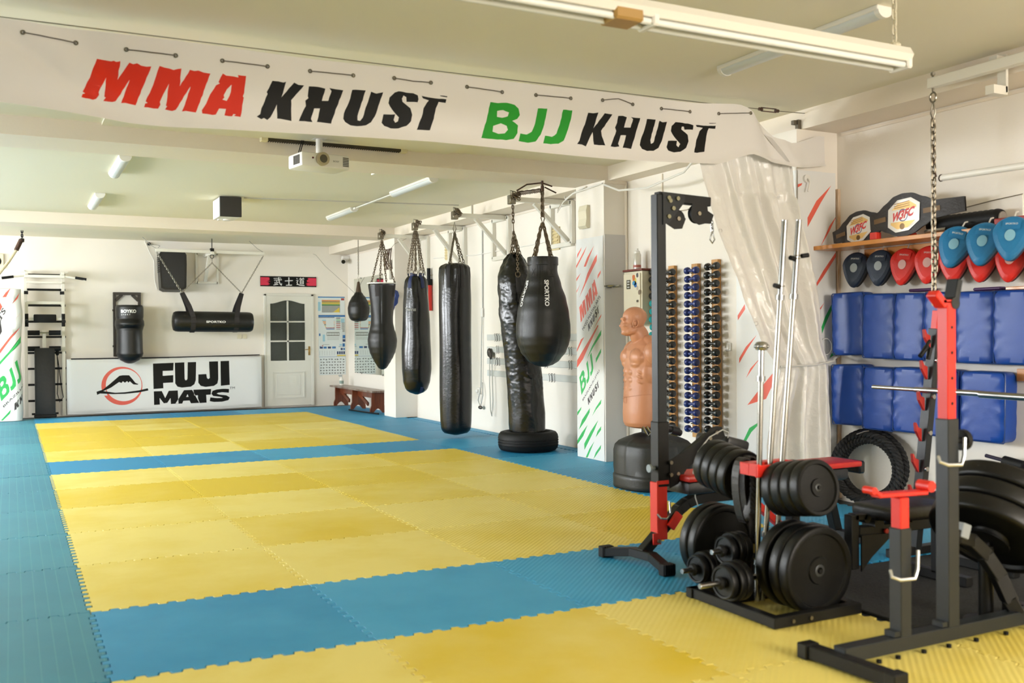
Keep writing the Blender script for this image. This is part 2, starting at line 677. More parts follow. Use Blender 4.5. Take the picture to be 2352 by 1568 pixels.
# ================================================================== puzzle mats
A_T = 0.013
def tooth(t):
    f = t - math.floor(t)
    if f < 0.045 or f > 0.955:
        return 0.0
    q = (f * 12) % 1.0
    if q < 0.42: return A_T
    if q < 0.5: return A_T * (1 - 2 * (q - 0.42) / 0.08)
    if q < 0.92: return -A_T
    return A_T * (-1 + 2 * (q - 0.92) / 0.08)
TS = sorted(set([0.0, 0.0449, 0.0451, 0.9549, 0.9551, 1.0] + [round((k + e) / 12, 5) for k in range(12) for e in (0, 0.419, 0.5, 0.919) if 0.046 < (k + e) / 12 < 0.954]))
def mat_outline(x0, x1, y0, y1):
    P = []
    def fr(a0, a1):
        return [a0 + (a1 - a0) * t for t in TS] if abs((a1 - a0) - 1) < 1e-6 else [a0 + t for t in TS if a0 + t < a1 - 0.03] + [a1]
    xs, ys = fr(x0, x1), fr(y0, y1)
    P += [(x, y0 + tooth(x)) for x in xs[:-1]]
    P += [(x1 + tooth(y), y) for y in ys[:-1]]
    P += [(x, y1 + tooth(x)) for x in xs[::-1][:-1]]
    P += [(x0 + tooth(y), y) for y in ys[::-1][:-1]]
    return P
def inset(P, d):
    out = []
    n = len(P)
    for i in range(n):
        a, b_, c = Vector(P[i - 1]), Vector(P[i]), Vector(P[(i + 1) % n])
        e1, e2 = (b_ - a), (c - b_)
        n1 = Vector((-e1.y, e1.x)).normalized() if e1.length > 1e-9 else Vector((0, 0))
        n2 = Vector((-e2.y, e2.x)).normalized() if e2.length > 1e-9 else n1
        q = n1 + n2
        q = q.normalized() if q.length > 1e-6 else n1
        out.append((b_.x + q.x * d * 1.2, b_.y + q.y * d * 1.2))
    return out
YEL = foam('yellow foam fine', '#d5ba30', '#e3d274', 'fine')
YELR = foam('yellow foam ribbed', '#d5bb34', '#e2d172', 'rib')
BLU = foam('blue foam fine', '#1f84b2', '#3f9bc4', 'fine')
BLUR = foam('blue foam ribbed', '#1d86b6', '#3a9cc6', 'rib')
BLUW = foam('blue foam weave', '#22708c', '#37889f', 'weave')
rnd = random.Random(4)
COLN = {-2: 'second strip beyond the yellow edge', -1: 'strip along the yellow edge', 0: 'first column', 1: 'second column', 2: 'third column', 3: 'fourth column', 4: 'column by the bag wall', 5: 'sliver'}
def rown(j):
    if j < 0: return '%s row of the front yellow field' % ORD[-j]
    if j == 0: return 'front blue stripe'
    if j < 6: return '%s row past the front stripe' % ORD[j]
    if j == 6: return 'rear blue stripe'
    if j < 12: return '%s row past the rear stripe' % ORD[j - 6]
    return 'row before the end wall'
def puzzle(i, j, x0, x1, y0, y1):
    blue = i < 0 or i >= 4 or j in (0, 6) or j >= 12
    if i >= 0 and j < 0: blue = False
    P = mat_outline(x0, x1, y0, y1)
    lo, hi = inset(P, 0.0026), inset(P, 0.0036)
    dz = rnd.uniform(-0.0024, -0.0002)
    n = len(P)
    mb = MB()
    hv = [Vector(q) for q in hi]
    V, _e, F, *_ = delaunay_2d_cdt(hv, [(a, (a + 1) % n) for a in range(n)], [list(range(n))], 1, 1e-7)
    mb.add([(v.x, v.y, dz) for v in V], [list(f) if (V[f[1]] - V[f[0]]).cross(V[f[2]] - V[f[0]]) > 0 else list(f)[::-1] for f in F])
    vs = [(x, y, -0.0199) for x, y in lo] + [(x, y, dz - 0.0016) for x, y in lo] + [(x, y, dz) for x, y in hi]
    mb.add(vs, [[q * n + a, q * n + (a + 1) % n, (q + 1) * n + (a + 1) % n, (q + 1) * n + a] for q in (0, 1) for a in range(n)])
    m = (BLUW if i < 0 else BLU if i < 2 else BLUR) if blue else (YEL if i < 2 else YELR)
    o = mb.build('puzzle_mat', m)
    tag(o, '%s foam puzzle mat, %s, %s' % ('blue' if blue else 'yellow', COLN[i], rown(j)), 'mat', 'blue puzzle mats' if blue else 'yellow puzzle mats')
for j in range(-3, 13):
    for i in range(-2, 5):
        if j == -1 and i >= 3: continue
        if i == -2 and j not in (4, 5, 6, 7, 8, 9, 10, 11): continue
        if j == -3 and i < 0: continue
        if j == 12 and i < -1: continue
        puzzle(i, j, i, i + 1, j, j + 1)
for j in (2, 3, 5, 6, 7, 8, 9, 11, 12):
    if j == 4: continue
    x1 = 5.05 if j in (2, 3) else 5.16
    P = [(5.0 + 0.016, j + 0.002), (x1, j + 0.002), (x1, j + 0.998), (5.0 + 0.016, j + 0.998)]
    mb = MB(); mb.prism([P], (0, 0, -0.0199), (1, 0, 0), (0, 1, 0), 0.0185)
    tag(mb.build('mat_offcut', BLUR), 'narrow blue foam offcut against the bag wall, %s' % rown(j), 'mat', 'blue foam offcuts along the wall')
mb = MB(); mb.box((4.11, -0.5, -0.012), (2.1, 0.97, 0.016), bev=0.003)
tag(mb.build('rubber_mat', mat('black granulated rubber', '#121415', 0.85, bump=(90, 0.5), vary=(140, '#25282b'))), 'black granulated rubber floor mat under the squat stand and bench', 'mat')
mb = MB(); mb.box((4.25, -1.40, 0.0015), (1.9, 0.03, 0.006), bev=0.001)
tag(mb.build('floor_strip', mat('blue edge strip', '#2f86a8', 0.5)), 'thin blue edge strip lying on the yellow mats behind the squat stand', 'strip')
TR = {
 'MMA': [[(0.094,2.648),(0.117,2.646),(0.141,2.644),(0.161,2.642),(0.172,2.646),(0.185,2.641),(0.204,2.646),(0.19,2.552),(0.246,2.642),(0.264,2.636),(0.283,2.642),(0.302,2.632),(0.327,2.629),(0.351,2.633),(0.275,2.429),(0.244,2.432),(0.224,2.435),(0.205,2.432),(0.21,2.449),(0.248,2.558),(0.179,2.439),(0.164,2.434),(0.121,2.436),(0.133,2.454),(0.126,2.456),(0.136,2.556),(0.1,2.477),(0.102,2.464),(0.088,2.443),(0.073,2.436),(0.055,2.439),(0.037,2.439),(0.019,2.442),(0.025,2.46),(0.037,2.465),(0.025,2.472),(0.059,2.544),(0.074,2.594)],[(0.391,2.64),(0.415,2.634),(0.441,2.631),(0.46,2.626),(0.48,2.634),(0.499,2.638),(0.49,2.545),(0.541,2.636),(0.564,2.632),(0.584,2.637),(0.61,2.629),(0.645,2.627),(0.57,2.416),(0.539,2.418),(0.52,2.42),(0.5,2.416),(0.507,2.432),(0.544,2.549),(0.47,2.422),(0.452,2.415),(0.418,2.421),(0.428,2.438),(0.422,2.44),(0.437,2.553),(0.393,2.458),(0.396,2.444),(0.385,2.423),(0.362,2.422),(0.337,2.425),(0.316,2.424),(0.322,2.444),(0.334,2.448),(0.324,2.456),(0.36,2.541),(0.373,2.583)],[(0.709,2.635),(0.727,2.626),(0.764,2.626),(0.79,2.623),(0.788,2.636),(0.831,2.636),(0.826,2.593),(0.82,2.543),(0.813,2.525),(0.818,2.519),(0.8,2.414),(0.763,2.416),(0.776,2.424),(0.763,2.426),(0.756,2.413),(0.716,2.414),(0.724,2.449),(0.689,2.448),(0.671,2.414),(0.655,2.411),(0.628,2.413),(0.602,2.414),(0.6,2.431),(0.622,2.467),(0.642,2.517),(0.673,2.569),(0.693,2.581),(0.686,2.587),(0.697,2.613)],[(0.754,2.581),(0.75,2.543),(0.743,2.521),(0.728,2.492),(0.706,2.497),(0.716,2.508),(0.713,2.521),(0.73,2.554)]],
 'KHUST': [[(0.973,2.627),(1.005,2.628),(1.033,2.625),(1.049,2.631),(1.022,2.543),(1.094,2.632),(1.119,2.622),(1.15,2.623),(1.076,2.533),(1.075,2.488),(1.076,2.418),(1.045,2.421),(1.017,2.424),(0.997,2.424),(0.996,2.501),(0.96,2.427),(0.943,2.411),(0.925,2.42),(0.911,2.412),(0.886,2.424),(0.905,2.439),(0.912,2.472),(0.946,2.552),(0.941,2.562),(0.955,2.588)],[(1.177,2.621),(1.228,2.624),(1.271,2.619),(1.25,2.548),(1.287,2.552),(1.306,2.609),(1.294,2.625),(1.332,2.622),(1.375,2.621),(1.335,2.521),(1.328,2.506),(1.301,2.425),(1.271,2.426),(1.219,2.427),(1.227,2.452),(1.238,2.504),(1.205,2.501),(1.186,2.441),(1.194,2.424),(1.153,2.424),(1.117,2.422),(1.125,2.443),(1.158,2.51),(1.155,2.539),(1.173,2.555),(1.169,2.565)],[(1.427,2.629),(1.469,2.633),(1.507,2.634),(1.456,2.482),(1.456,2.459),(1.471,2.457),(1.487,2.477),(1.538,2.63),(1.569,2.622),(1.61,2.634),(1.56,2.492),(1.537,2.456),(1.506,2.435),(1.452,2.425),(1.414,2.426),(1.383,2.442),(1.372,2.459),(1.376,2.489),(1.415,2.58)],[(1.679,2.639),(1.703,2.649),(1.751,2.645),(1.792,2.646),(1.82,2.637),(1.825,2.615),(1.819,2.596),(1.751,2.592),(1.749,2.619),(1.733,2.627),(1.723,2.608),(1.727,2.59),(1.775,2.557),(1.786,2.521),(1.778,2.482),(1.75,2.453),(1.701,2.434),(1.654,2.43),(1.615,2.441),(1.599,2.458),(1.611,2.508),(1.682,2.514),(1.672,2.48),(1.682,2.466),(1.698,2.475),(1.704,2.498),(1.663,2.539),(1.641,2.574),(1.648,2.608)],[(1.844,2.636),(1.881,2.632),(1.93,2.63),(2.001,2.632),(1.996,2.61),(1.951,2.611),(1.934,2.573),(1.921,2.511),(1.896,2.44),(1.855,2.438),(1.814,2.436),(1.822,2.456),(1.851,2.534),(1.856,2.565),(1.876,2.598),(1.889,2.614),(1.852,2.622)],[(1.959,2.65),(2.009,2.65),(2.005,2.644),(1.963,2.646)]],
 'BJJ': [[(2.296,2.648),(2.348,2.647),(2.41,2.656),(2.464,2.649),(2.491,2.628),(2.499,2.589),(2.481,2.564),(2.445,2.548),(2.485,2.524),(2.48,2.476),(2.453,2.438),(2.4,2.425),(2.32,2.424),(2.23,2.423),(2.242,2.463),(2.269,2.544)],[(2.341,2.598),(2.383,2.608),(2.423,2.598),(2.414,2.573),(2.374,2.56),(2.339,2.562)],[(2.312,2.504),(2.365,2.525),(2.405,2.513),(2.413,2.49),(2.391,2.466),(2.347,2.459),(2.307,2.469)],[(2.627,2.643),(2.694,2.648),(2.682,2.591),(2.663,2.524),(2.645,2.482),(2.607,2.435),(2.552,2.422),(2.487,2.427),(2.5,2.476),(2.544,2.473),(2.58,2.493),(2.604,2.543)],[(2.806,2.652),(2.872,2.653),(2.862,2.596),(2.833,2.512),(2.809,2.457),(2.771,2.435),(2.715,2.427),(2.661,2.428),(2.676,2.478),(2.724,2.474),(2.757,2.497),(2.781,2.556)]],
 'KHUST2': [[(2.987,2.649),(3.026,2.649),(3.063,2.657),(3.026,2.554),(3.11,2.657),(3.169,2.655),(3.084,2.542),(3.089,2.509),(3.116,2.451),(3.069,2.449),(3.03,2.45),(3.02,2.528),(2.996,2.485),(2.981,2.454),(2.971,2.433),(2.942,2.443),(2.906,2.444),(2.923,2.466),(2.943,2.53),(2.963,2.573)],[(3.214,2.65),(3.25,2.654),(3.282,2.648),(3.259,2.579),(3.31,2.583),(3.331,2.64),(3.315,2.652),(3.351,2.651),(3.39,2.653),(3.329,2.488),(3.314,2.444),(3.248,2.447),(3.258,2.473),(3.274,2.529),(3.233,2.526),(3.213,2.47),(3.223,2.453),(3.188,2.446),(3.156,2.448),(3.198,2.552),(3.189,2.572),(3.204,2.603)],[(3.444,2.653),(3.517,2.656),(3.469,2.516),(3.474,2.491),(3.494,2.501),(3.548,2.652),(3.574,2.644),(3.611,2.651),(3.563,2.516),(3.536,2.47),(3.494,2.446),(3.442,2.441),(3.401,2.451),(3.383,2.475),(3.391,2.51),(3.428,2.598)],[(3.681,2.656),(3.74,2.657),(3.805,2.654),(3.832,2.648),(3.827,2.617),(3.756,2.611),(3.751,2.632),(3.734,2.63),(3.729,2.612),(3.783,2.578),(3.788,2.535),(3.766,2.489),(3.717,2.459),(3.663,2.45),(3.615,2.459),(3.602,2.48),(3.616,2.524),(3.691,2.531),(3.685,2.5),(3.701,2.488),(3.717,2.511),(3.664,2.559),(3.641,2.592),(3.649,2.627)],[(3.851,2.652),(3.915,2.653),(4.015,2.66),(4.01,2.638),(3.959,2.638),(3.942,2.601),(3.925,2.528),(3.914,2.473),(3.853,2.461),(3.831,2.463),(3.853,2.549),(3.882,2.613),(3.909,2.637),(3.86,2.639)],[(3.96,2.675),(4.021,2.68),(4.015,2.676),(3.965,2.671)]],
 'FUJI': [[(1.788,0.8),(2.114,0.807),(2.106,0.677),(1.94,0.674),(1.939,0.593),(2.107,0.601),(2.104,0.478),(1.945,0.473),(1.948,0.385),(1.793,0.378)],[(2.134,0.807),(2.287,0.811),(2.289,0.538),(2.3,0.509),(2.323,0.513),(2.334,0.536),(2.341,0.812),(2.477,0.814),(2.469,0.509),(2.446,0.439),(2.389,0.399),(2.243,0.387),(2.172,0.406),(2.137,0.46)],[(2.688,0.817),(2.838,0.819),(2.839,0.511),(2.823,0.44),(2.765,0.401),(2.627,0.387),(2.548,0.408),(2.509,0.461),(2.511,0.602),(2.641,0.606),(2.651,0.539),(2.674,0.52),(2.697,0.538)],[(2.879,0.821),(3.023,0.823),(3.031,0.41),(2.88,0.398)],[(1.797,0.339),(1.922,0.34),(1.975,0.222),(2.032,0.341),(2.176,0.343),(2.185,0.121),(2.063,0.119),(2.059,0.219),(2.008,0.14),(1.953,0.135),(1.888,0.225),(1.891,0.116),(1.799,0.113)],[(2.276,0.344),(2.409,0.344),(2.522,0.12),(2.386,0.118),(2.364,0.166),(2.263,0.165),(2.245,0.119),(2.134,0.118)],[(2.309,0.228),(2.349,0.229),(2.332,0.274)],[(2.427,0.346),(2.718,0.349),(2.713,0.254),(2.637,0.252),(2.643,0.12),(2.529,0.117),(2.5,0.203),(2.501,0.25),(2.444,0.247)],[(3.019,0.339),(3.014,0.275),(2.902,0.288),(2.833,0.281),(2.809,0.267),(2.855,0.249),(2.971,0.233),(3.029,0.195),(3.005,0.149),(2.901,0.126),(2.762,0.127),(2.693,0.144),(2.705,0.207),(2.809,0.191),(2.89,0.189),(2.913,0.195),(2.855,0.214),(2.752,0.229),(2.722,0.266),(2.741,0.317),(2.81,0.338),(2.926,0.347)]],
 'FUJIGAP': [[(0.976,0.382),(1.055,0.4),(1.085,0.293),(1.002,0.296)]],
 'FUJIMT': [[(0.919,0.362),(1.013,0.392),(1.119,0.479),(1.267,0.611),(1.32,0.619),(1.416,0.616),(1.469,0.549),(1.511,0.49),(1.56,0.466),(1.543,0.457),(1.479,0.464),(1.426,0.516),(1.404,0.494),(1.383,0.521),(1.351,0.495),(1.319,0.519),(1.298,0.492),(1.262,0.509),(1.245,0.498),(1.139,0.422),(1.023,0.369),(1.201,0.336),(1.349,0.34),(1.563,0.363),(1.704,0.393),(1.714,0.356),(1.563,0.329),(1.349,0.313),(1.18,0.314),(0.971,0.331),(0.929,0.31)]],
 'FUJIRING': [[(1.62,0.434),(1.617,0.393),(1.608,0.353),(1.595,0.314),(1.576,0.278),(1.552,0.244),(1.525,0.214),(1.493,0.188),(1.459,0.167),(1.421,0.15),(1.382,0.138),(1.342,0.132),(1.301,0.131),(1.26,0.135),(1.22,0.145),(1.181,0.159),(1.145,0.179),(1.112,0.203),(1.081,0.231),(1.055,0.262),(1.033,0.297),(1.015,0.334),(1.003,0.373),(0.995,0.413),(0.993,0.454),(0.996,0.494),(1.004,0.534),(1.018,0.572),(1.036,0.608),(1.059,0.641),(1.086,0.671),(1.116,0.697),(1.15,0.719),(1.187,0.737),(1.226,0.749),(1.266,0.756),(1.307,0.758),(1.348,0.754),(1.388,0.745),(1.427,0.731),(1.464,0.712),(1.498,0.688),(1.529,0.66),(1.556,0.629),(1.579,0.594),(1.597,0.556),(1.61,0.517),(1.618,0.476)],[(1.607,0.451),(1.605,0.416),(1.597,0.382),(1.585,0.349),(1.569,0.318),(1.548,0.29),(1.524,0.264),(1.497,0.242),(1.467,0.224),(1.434,0.21),(1.4,0.2),(1.365,0.194),(1.329,0.193),(1.293,0.197),(1.258,0.205),(1.225,0.217),(1.193,0.234),(1.164,0.254),(1.137,0.278),(1.114,0.305),(1.095,0.334),(1.079,0.366),(1.068,0.399),(1.062,0.433),(1.06,0.468),(1.063,0.502),(1.07,0.536),(1.081,0.568),(1.097,0.599),(1.117,0.627),(1.141,0.652),(1.168,0.674),(1.197,0.693),(1.229,0.707),(1.263,0.718),(1.298,0.724),(1.334,0.725),(1.37,0.722),(1.405,0.715),(1.439,0.703),(1.471,0.686),(1.501,0.666),(1.528,0.642),(1.551,0.616),(1.571,0.586),(1.587,0.554),(1.598,0.521),(1.605,0.486)]],
 'FUJITM': [[(3.03,0.334),(3.117,0.336),(3.117,0.376),(3.031,0.374)]],
 'PRED': [[(4.606,2.109),(4.62,2.082),(4.703,1.997),(4.688,2.045)],[(4.506,2.114),(4.568,2.036),(4.718,1.9),(4.723,1.921),(4.594,2.038)],[(4.371,2.107),(4.463,1.994),(4.53,1.909),(4.569,1.911),(4.502,1.997)],[(4.316,2.017),(4.327,1.95),(4.452,1.828),(4.667,1.603),(4.558,1.751),(4.504,1.838),(4.36,1.986)],[(4.253,1.857),(4.261,1.824),(4.319,1.773),(4.311,1.813)],[(4.626,1.852),(4.719,1.767),(4.713,1.801)],[(4.644,1.742),(4.721,1.647),(4.715,1.675)],[(4.253,1.432),(4.259,1.405),(4.395,1.285)],[(4.571,1.208),(4.713,1.056),(4.713,1.081),(4.633,1.183)],[(4.318,1.325),(4.305,1.318),(4.475,1.128),(4.595,0.988),(4.718,0.894),(4.709,0.972),(4.608,1.064),(4.487,1.169)]],
 'PGRN': [[(4.255,1.276),(4.256,1.228),(4.401,1.105),(4.52,0.992),(4.424,1.117)],[(4.257,1.097),(4.258,1.058),(4.357,0.952),(4.357,0.995)],[(4.634,0.506),(4.647,0.474),(4.721,0.406),(4.72,0.444)],[(4.475,0.504),(4.48,0.46),(4.552,0.38),(4.686,0.269),(4.624,0.375)],[(4.264,0.602),(4.271,0.559),(4.363,0.492),(4.434,0.426),(4.363,0.517)],[(4.517,0.333),(4.602,0.213),(4.725,0.113),(4.725,0.152),(4.626,0.249)],[(4.319,0.397),(4.389,0.294),(4.58,0.077),(4.584,0.14),(4.459,0.275)],[(4.267,0.34),(4.268,0.304),(4.367,0.222),(4.332,0.286)],[(4.391,0.183),(4.522,0.009),(4.562,0.002),(4.485,0.099)],[(4.27,0.158),(4.277,0.12),(4.416,0.001),(4.369,0.074)]],
 'QMMA': [[(4.623,1.329),(4.306,1.643),(4.696,1.478),(4.414,1.771)]],
 'QMIX': [[(4.586,1.269),(4.264,1.594),(4.612,1.291),(4.281,1.622)]],
 'QKH': [[(4.486,1.259),(4.278,1.46),(4.517,1.321),(4.287,1.528)]],
 'QBJJ': [[(4.633,0.619),(4.369,0.909),(4.704,0.774),(4.449,1.006)]],
 'QBRA': [[(4.602,0.558),(4.285,0.869),(4.621,0.58),(4.308,0.892)]],
 'QKH2': [[(4.503,0.527),(4.287,0.735),(4.537,0.581),(4.302,0.795)]],
 'LRED': [[(-0.266,2.03),(-0.303,1.983),(-0.36,1.858),(-0.409,1.854),(-0.368,1.92)],[(-0.165,1.923),(-0.203,1.839),(-0.287,1.755)],[(-0.161,1.413),(-0.301,1.237),(-0.451,1.011),(-0.45,1.073),(-0.32,1.258)],[(-0.149,1.652),(-0.224,1.569),(-0.271,1.517)],[(-0.479,1.795),(-0.443,1.775),(-0.416,1.713),(-0.444,1.651),(-0.5,1.589)]],
 'LGRN': [[(-0.147,1.277),(-0.154,1.173),(-0.303,1.03),(-0.452,0.846),(-0.489,0.847),(-0.34,1.03)],[(-0.316,0.179),(-0.331,0.118),(-0.424,0.018),(-0.451,0.02)]],
 'LBJJ': [[(-0.439,0.298),(-0.112,0.672),(-0.537,0.559),(-0.221,0.945)]],
 'LBRA': [[(-0.407,0.2),(-0.095,0.536),(-0.425,0.236),(-0.113,0.578)]],
 'LKH': [[(-0.275,0.153),(-0.087,0.4),(-0.296,0.241),(-0.101,0.515)]],
 'LART': [[(-0.557,1.342),(-0.367,1.647),(-0.574,1.383),(-0.389,1.682)]],
 'LST': [[(-0.576,1.178),(-0.364,1.444),(-0.612,1.281),(-0.381,1.517)]],
 'CRED': [[(2.172,1.461),(2.167,1.42),(2.254,1.335),(2.256,1.373)],[(2.033,1.22),(2.146,1.103),(2.24,0.996),(2.237,1.037),(2.158,1.128)],[(1.934,1.09),(2.051,0.992),(2.16,0.884),(2.111,0.958)],[(1.799,0.982),(1.822,0.904),(1.937,0.733),(2.15,0.673),(2.03,0.784),(1.913,0.885)]],
 'CGRN': [[(1.961,0.578),(2.103,0.466),(2.201,0.343),(2.206,0.375),(2.127,0.496)]],
 'NRED': [[(4.848,2.327),(4.837,2.309),(4.799,2.291),(4.797,2.314)],[(5.131,2.327),(5.03,2.198),(4.896,2.007),(4.896,2.076),(4.979,2.203)],[(5.18,2.105),(5.112,1.986),(5.018,1.867),(5.112,2.025)],[(5.178,1.841),(5.169,1.794),(5.047,1.645),(4.964,1.559),(4.964,1.585),(5.047,1.691)],[(5.062,1.46),(4.993,1.375),(4.993,1.398)]],
 'NGRN': [[(5.129,1.445),(5.129,1.399),(5.065,1.29),(5.017,1.198),(5.017,1.26),(5.066,1.352)],[(5.164,1.073),(5.105,1.043),(5.126,1.081)]],
 'CURL': [[(3.913,2.482),(3.933,2.419),(3.983,2.182),(4.046,1.921),(4.098,1.676),(4.161,1.447),(4.331,1.124),(4.453,0.97),(4.394,0.74),(4.345,0.454),(4.334,0.332)]],
 'CURR': [[(4.772,2.55),(4.787,2.483),(4.807,2.231),(4.825,2.0),(4.84,1.755),(4.855,1.543),(4.878,1.169),(4.933,1.004),(4.961,0.643),(4.969,0.372),(4.968,0.289)]],
}
# ================================================================== the big hanging banner
def lerp_tab(tab, x):
    if x <= tab[0][0]: return tab[0][1]
    for (a, va), (b_, vb) in zip(tab, tab[1:]):
        if x <= b_:
            t = (x - a) / (b_ - a)
            t = t * t * (3 - 2 * t) * 0.5 + t * 0.5
            return va + (vb - va) * t
    return tab[-1][1]
ZT = [(-1.8, 2.78), (-0.34, 2.785), (1.0, 2.775), (2.6, 2.79), (3.82, 2.80), (4.19, 2.823), (4.36, 2.75), (4.55, 2.62), (4.72, 2.60), (4.99, 2.675), (5.03, 2.675)]
ZB = [(-1.8, 2.42), (-0.34, 2.376), (0.33, 2.33), (1.93, 2.372), (3.15, 2.364), (4.0, 2.392), (4.29, 2.478), (4.5, 2.44), (4.75, 2.42), (5.03, 2.455)]
def by(x, t):
    y = 1.55
    y += 0.010 * sin(x * 5.2 + 1.3 * t) * (0.3 + 0.7 * t)
    y += 0.024 * math.exp(-((x + 0.05 - (1 - t) * 0.5) / 0.12) ** 2) + 0.022 * math.exp(-((x + 0.45 - (1 - t) * 0.7) / 0.1) ** 2)
    y -= 0.05 * math.exp(-((x - 4.28) / (0.08 + 0.25 * (1 - t))) ** 2)
    y += 0.022 * math.exp(-((x - 4.42 - 0.1 * (1 - t)) / 0.07) ** 2)
    y -= 0.02 * math.exp(-((x - 4.62 - 0.15 * (1 - t)) / 0.06) ** 2)
    if t < 0.12: y -= 0.012 * (1 - t / 0.12)
    return y
def bmap(x, t):
    zb, zt = lerp_tab(ZB, x), lerp_tab(ZT, x)
    return (x, by(x, t), zb + (zt - zb) * t)
def to_t(loops):
    return [[(x, (z - lerp_tab(ZB, x)) / (lerp_tab(ZT, x) - lerp_tab(ZB, x))) for x, z in L] for L in loops]
def rough(loops, amp=0.006, step=0.03, seed=1):
    """torn ink edge: short jitter along the outline"""
    r = random.Random(seed)
    out = []
    for L in loops:
        Q = []
        for i in range(len(L)):
            a, b_ = L[i - 1], L[i]
            d = math.hypot(b_[0] - a[0], b_[1] - a[1])
            k = max(1, int(d / step))
            for q in range(k):
                t = q / k
                j = amp * (0.4 if q else 0)
                Q.append((a[0] + (b_[0] - a[0]) * t + r.uniform(-j, j), a[1] + (b_[1] - a[1]) * t + r.uniform(-j, j)))
        out.append(Q)
    return out
sh = [(to_t(rough(TR['MMA'], 0.004, 0.02)), 1), (to_t(rough(TR['KHUST'], 0.004, 0.02, 2)), 2), (to_t(rough(TR['BJJ'], 0.004, 0.02, 3)), 3), (to_t(rough(TR['KHUST2'], 0.004, 0.02, 4)), 2)]
mb = MB()
printed(mb, -1.8, 5.03, 0, 1, sh, bmap, 150, 16)
t = thing('hanging_banner', 'long white vinyl banner lettered in red, black and green hung across the hall', 'banner', (1.6, 1.55, 2.6))
CLOTH = mat('white banner cloth', '#e3dfda', 0.55, spec=0.3)
sheet = mb.build('sheet', [CLOTH, INKR, INKB, INKG], t)
# folded corner flap at the pillar end
mb = MB(); mb.grid(lambda u, v: (4.44 + 0.17 * u + 0.05 * v, 1.545 - 0.03 * v - 0.006 * sin(pi * u), 2.64 - 0.16 * u - 0.03 * v), 6, 4)
mb.build('folded_corner', CLOTH, t)
GR = [(-0.24, 2.728), (-0.003, 2.714), (0.232, 2.705), (0.47, 2.701), (0.707, 2.701), (0.947, 2.701), (1.185, 2.706), (1.433, 2.71), (1.676, 2.72), (1.901, 2.718), (2.137, 2.72), (2.377, 2.717), (2.613, 2.724), (2.858, 2.727), (3.092, 2.738), (3.328, 2.736), (3.565, 2.734), (3.802, 2.737), (4.041, 2.745), (4.275, 2.76)]
GR = [(-1.19, 2.75), (-0.95, 2.745), (-0.71, 2.74), (-0.47, 2.735)] + GR
def on_banner(x, z):
    tt = (z - lerp_tab(ZB, x)) / (lerp_tab(ZT, x) - lerp_tab(ZB, x))
    return Vector((x, by(x, tt) - 0.004, z))
CORDM = mat('grey cord', '#6d665e', 0.7)
for i, (x, z) in enumerate(GR):
    p = on_banner(x, z)
    mb = MB(); mb.tube([p + Vector((0.009 * cos(a * pi / 6), 0, 0.009 * sin(a * pi / 6))) for a in range(12)], 0.0035, 5, closed=True)
    mb.build('eyelet', ZINC, sheet)
    if i % 2 == 0:
        q = on_banner(*GR[i + 1])
        mid = (p + q) / 2 + Vector((0, -0.006, 0.022 if i == 18 else (-0.006 if i == 12 else -0.001)))
        mb = MB(); mb.tube([p, p.lerp(mid, 0.6) + Vector((0, -0.004, 0)), mid, q.lerp(mid, 0.6) + Vector((0, -0.004, 0)), q], 0.0032, 6)
        mb.build('lacing_cord', CORDM, t)
mb = MB(); mb.tube([(XL, 1.57, 2.80), (-0.3, 1.57, 2.795), (2.0, 1.57, 2.80), (4.2, 1.57, 2.815), (4.42, 1.57, 2.82)], 0.003, 6)
t = thing('steel_cable', 'thin steel cable along the banner top ending in a turnbuckle and hook', 'cable', (4.4, 1.57, 2.8))
mb.tube([(4.60, 1.57, 2.822), (4.85, 1.57, 2.83)], 0.003, 6)
mb.build('wire', ZINC, t)
mb = MB()
for s_ in (-0.012, 0.012): mb.cyl((4.44, 1.57, 2.82 + s_), (4.58, 1.57, 2.822 + s_), 0.004, seg=8)
mb.cyl((4.42, 1.57, 2.82), (4.45, 1.57, 2.82), 0.012, seg=8); mb.cyl((4.57, 1.57, 2.822), (4.60, 1.57, 2.822), 0.012, seg=8)
mb.build('turnbuckle', RUST, t)

# ================================================================== crash pad with the sponsor cover (stands before the end wall)
t = thing('crash_pad', 'tall white covered crash pad printed with a mountain logo, against the end wall', 'crash pad', (2.04, 13.38, 0))
PX0, PX1, PY = 0.485, 3.585, 13.33
mb = MB()
def fj(x, z):
    d = 0.006 * sin(x * 3.1) + 0.004 * sin(x * 9 + z * 4)
    for a in (-0.5, -0.2, 0.1, 0.4, 0.7):
        u = x - 1.44 - a * (0.9 - z)
        d += 0.007 * math.exp(-(u / 0.02) ** 2) * max(0, (z - 0.35) / 0.55)
    e = 0.03 * (math.exp(-(x - PX0) / 0.03) + math.exp(-(PX1 - x) / 0.03) + math.exp(-(0.895 - z) / 0.02) + math.exp(-z / 0.02))
    return (x, PY - d + min(e, 0.035), z + 0.006)
sh = [(TR['FUJI'], 1), (TR['FUJIRING'], 2), (TR['FUJIGAP'], 0), (TR['FUJIMT'], 1)]
sh += [(fit(text_loops('TM'), *[TR['FUJITM'][0][i] for i in (0, 1, 3)]), 1)]
printed(mb, PX0, PX1, 0.0, 0.895, sh, fj, 90, 24)
mb.build('printed_front', [VINYL, INKB, mat('salmon red print', '#dd5a4a', 0.4)], t)
mb = MB(); mb.box((2.035, 13.39, 0.45), (3.09, 0.10, 0.885), bev=0.02, seg=2)
mb.build('padded_body', VINYL, t)
mb = MB(); mb.box((1.3, 13.40, 0.902), (1.5, 0.11, 0.02)); mb.box((2.8, 13.40, 0.912), (1.5, 0.11, 0.016), rot=(0, -0.012, 0))
mb.build('top_board', mat('dark felt board', '#262325', 0.8), t)

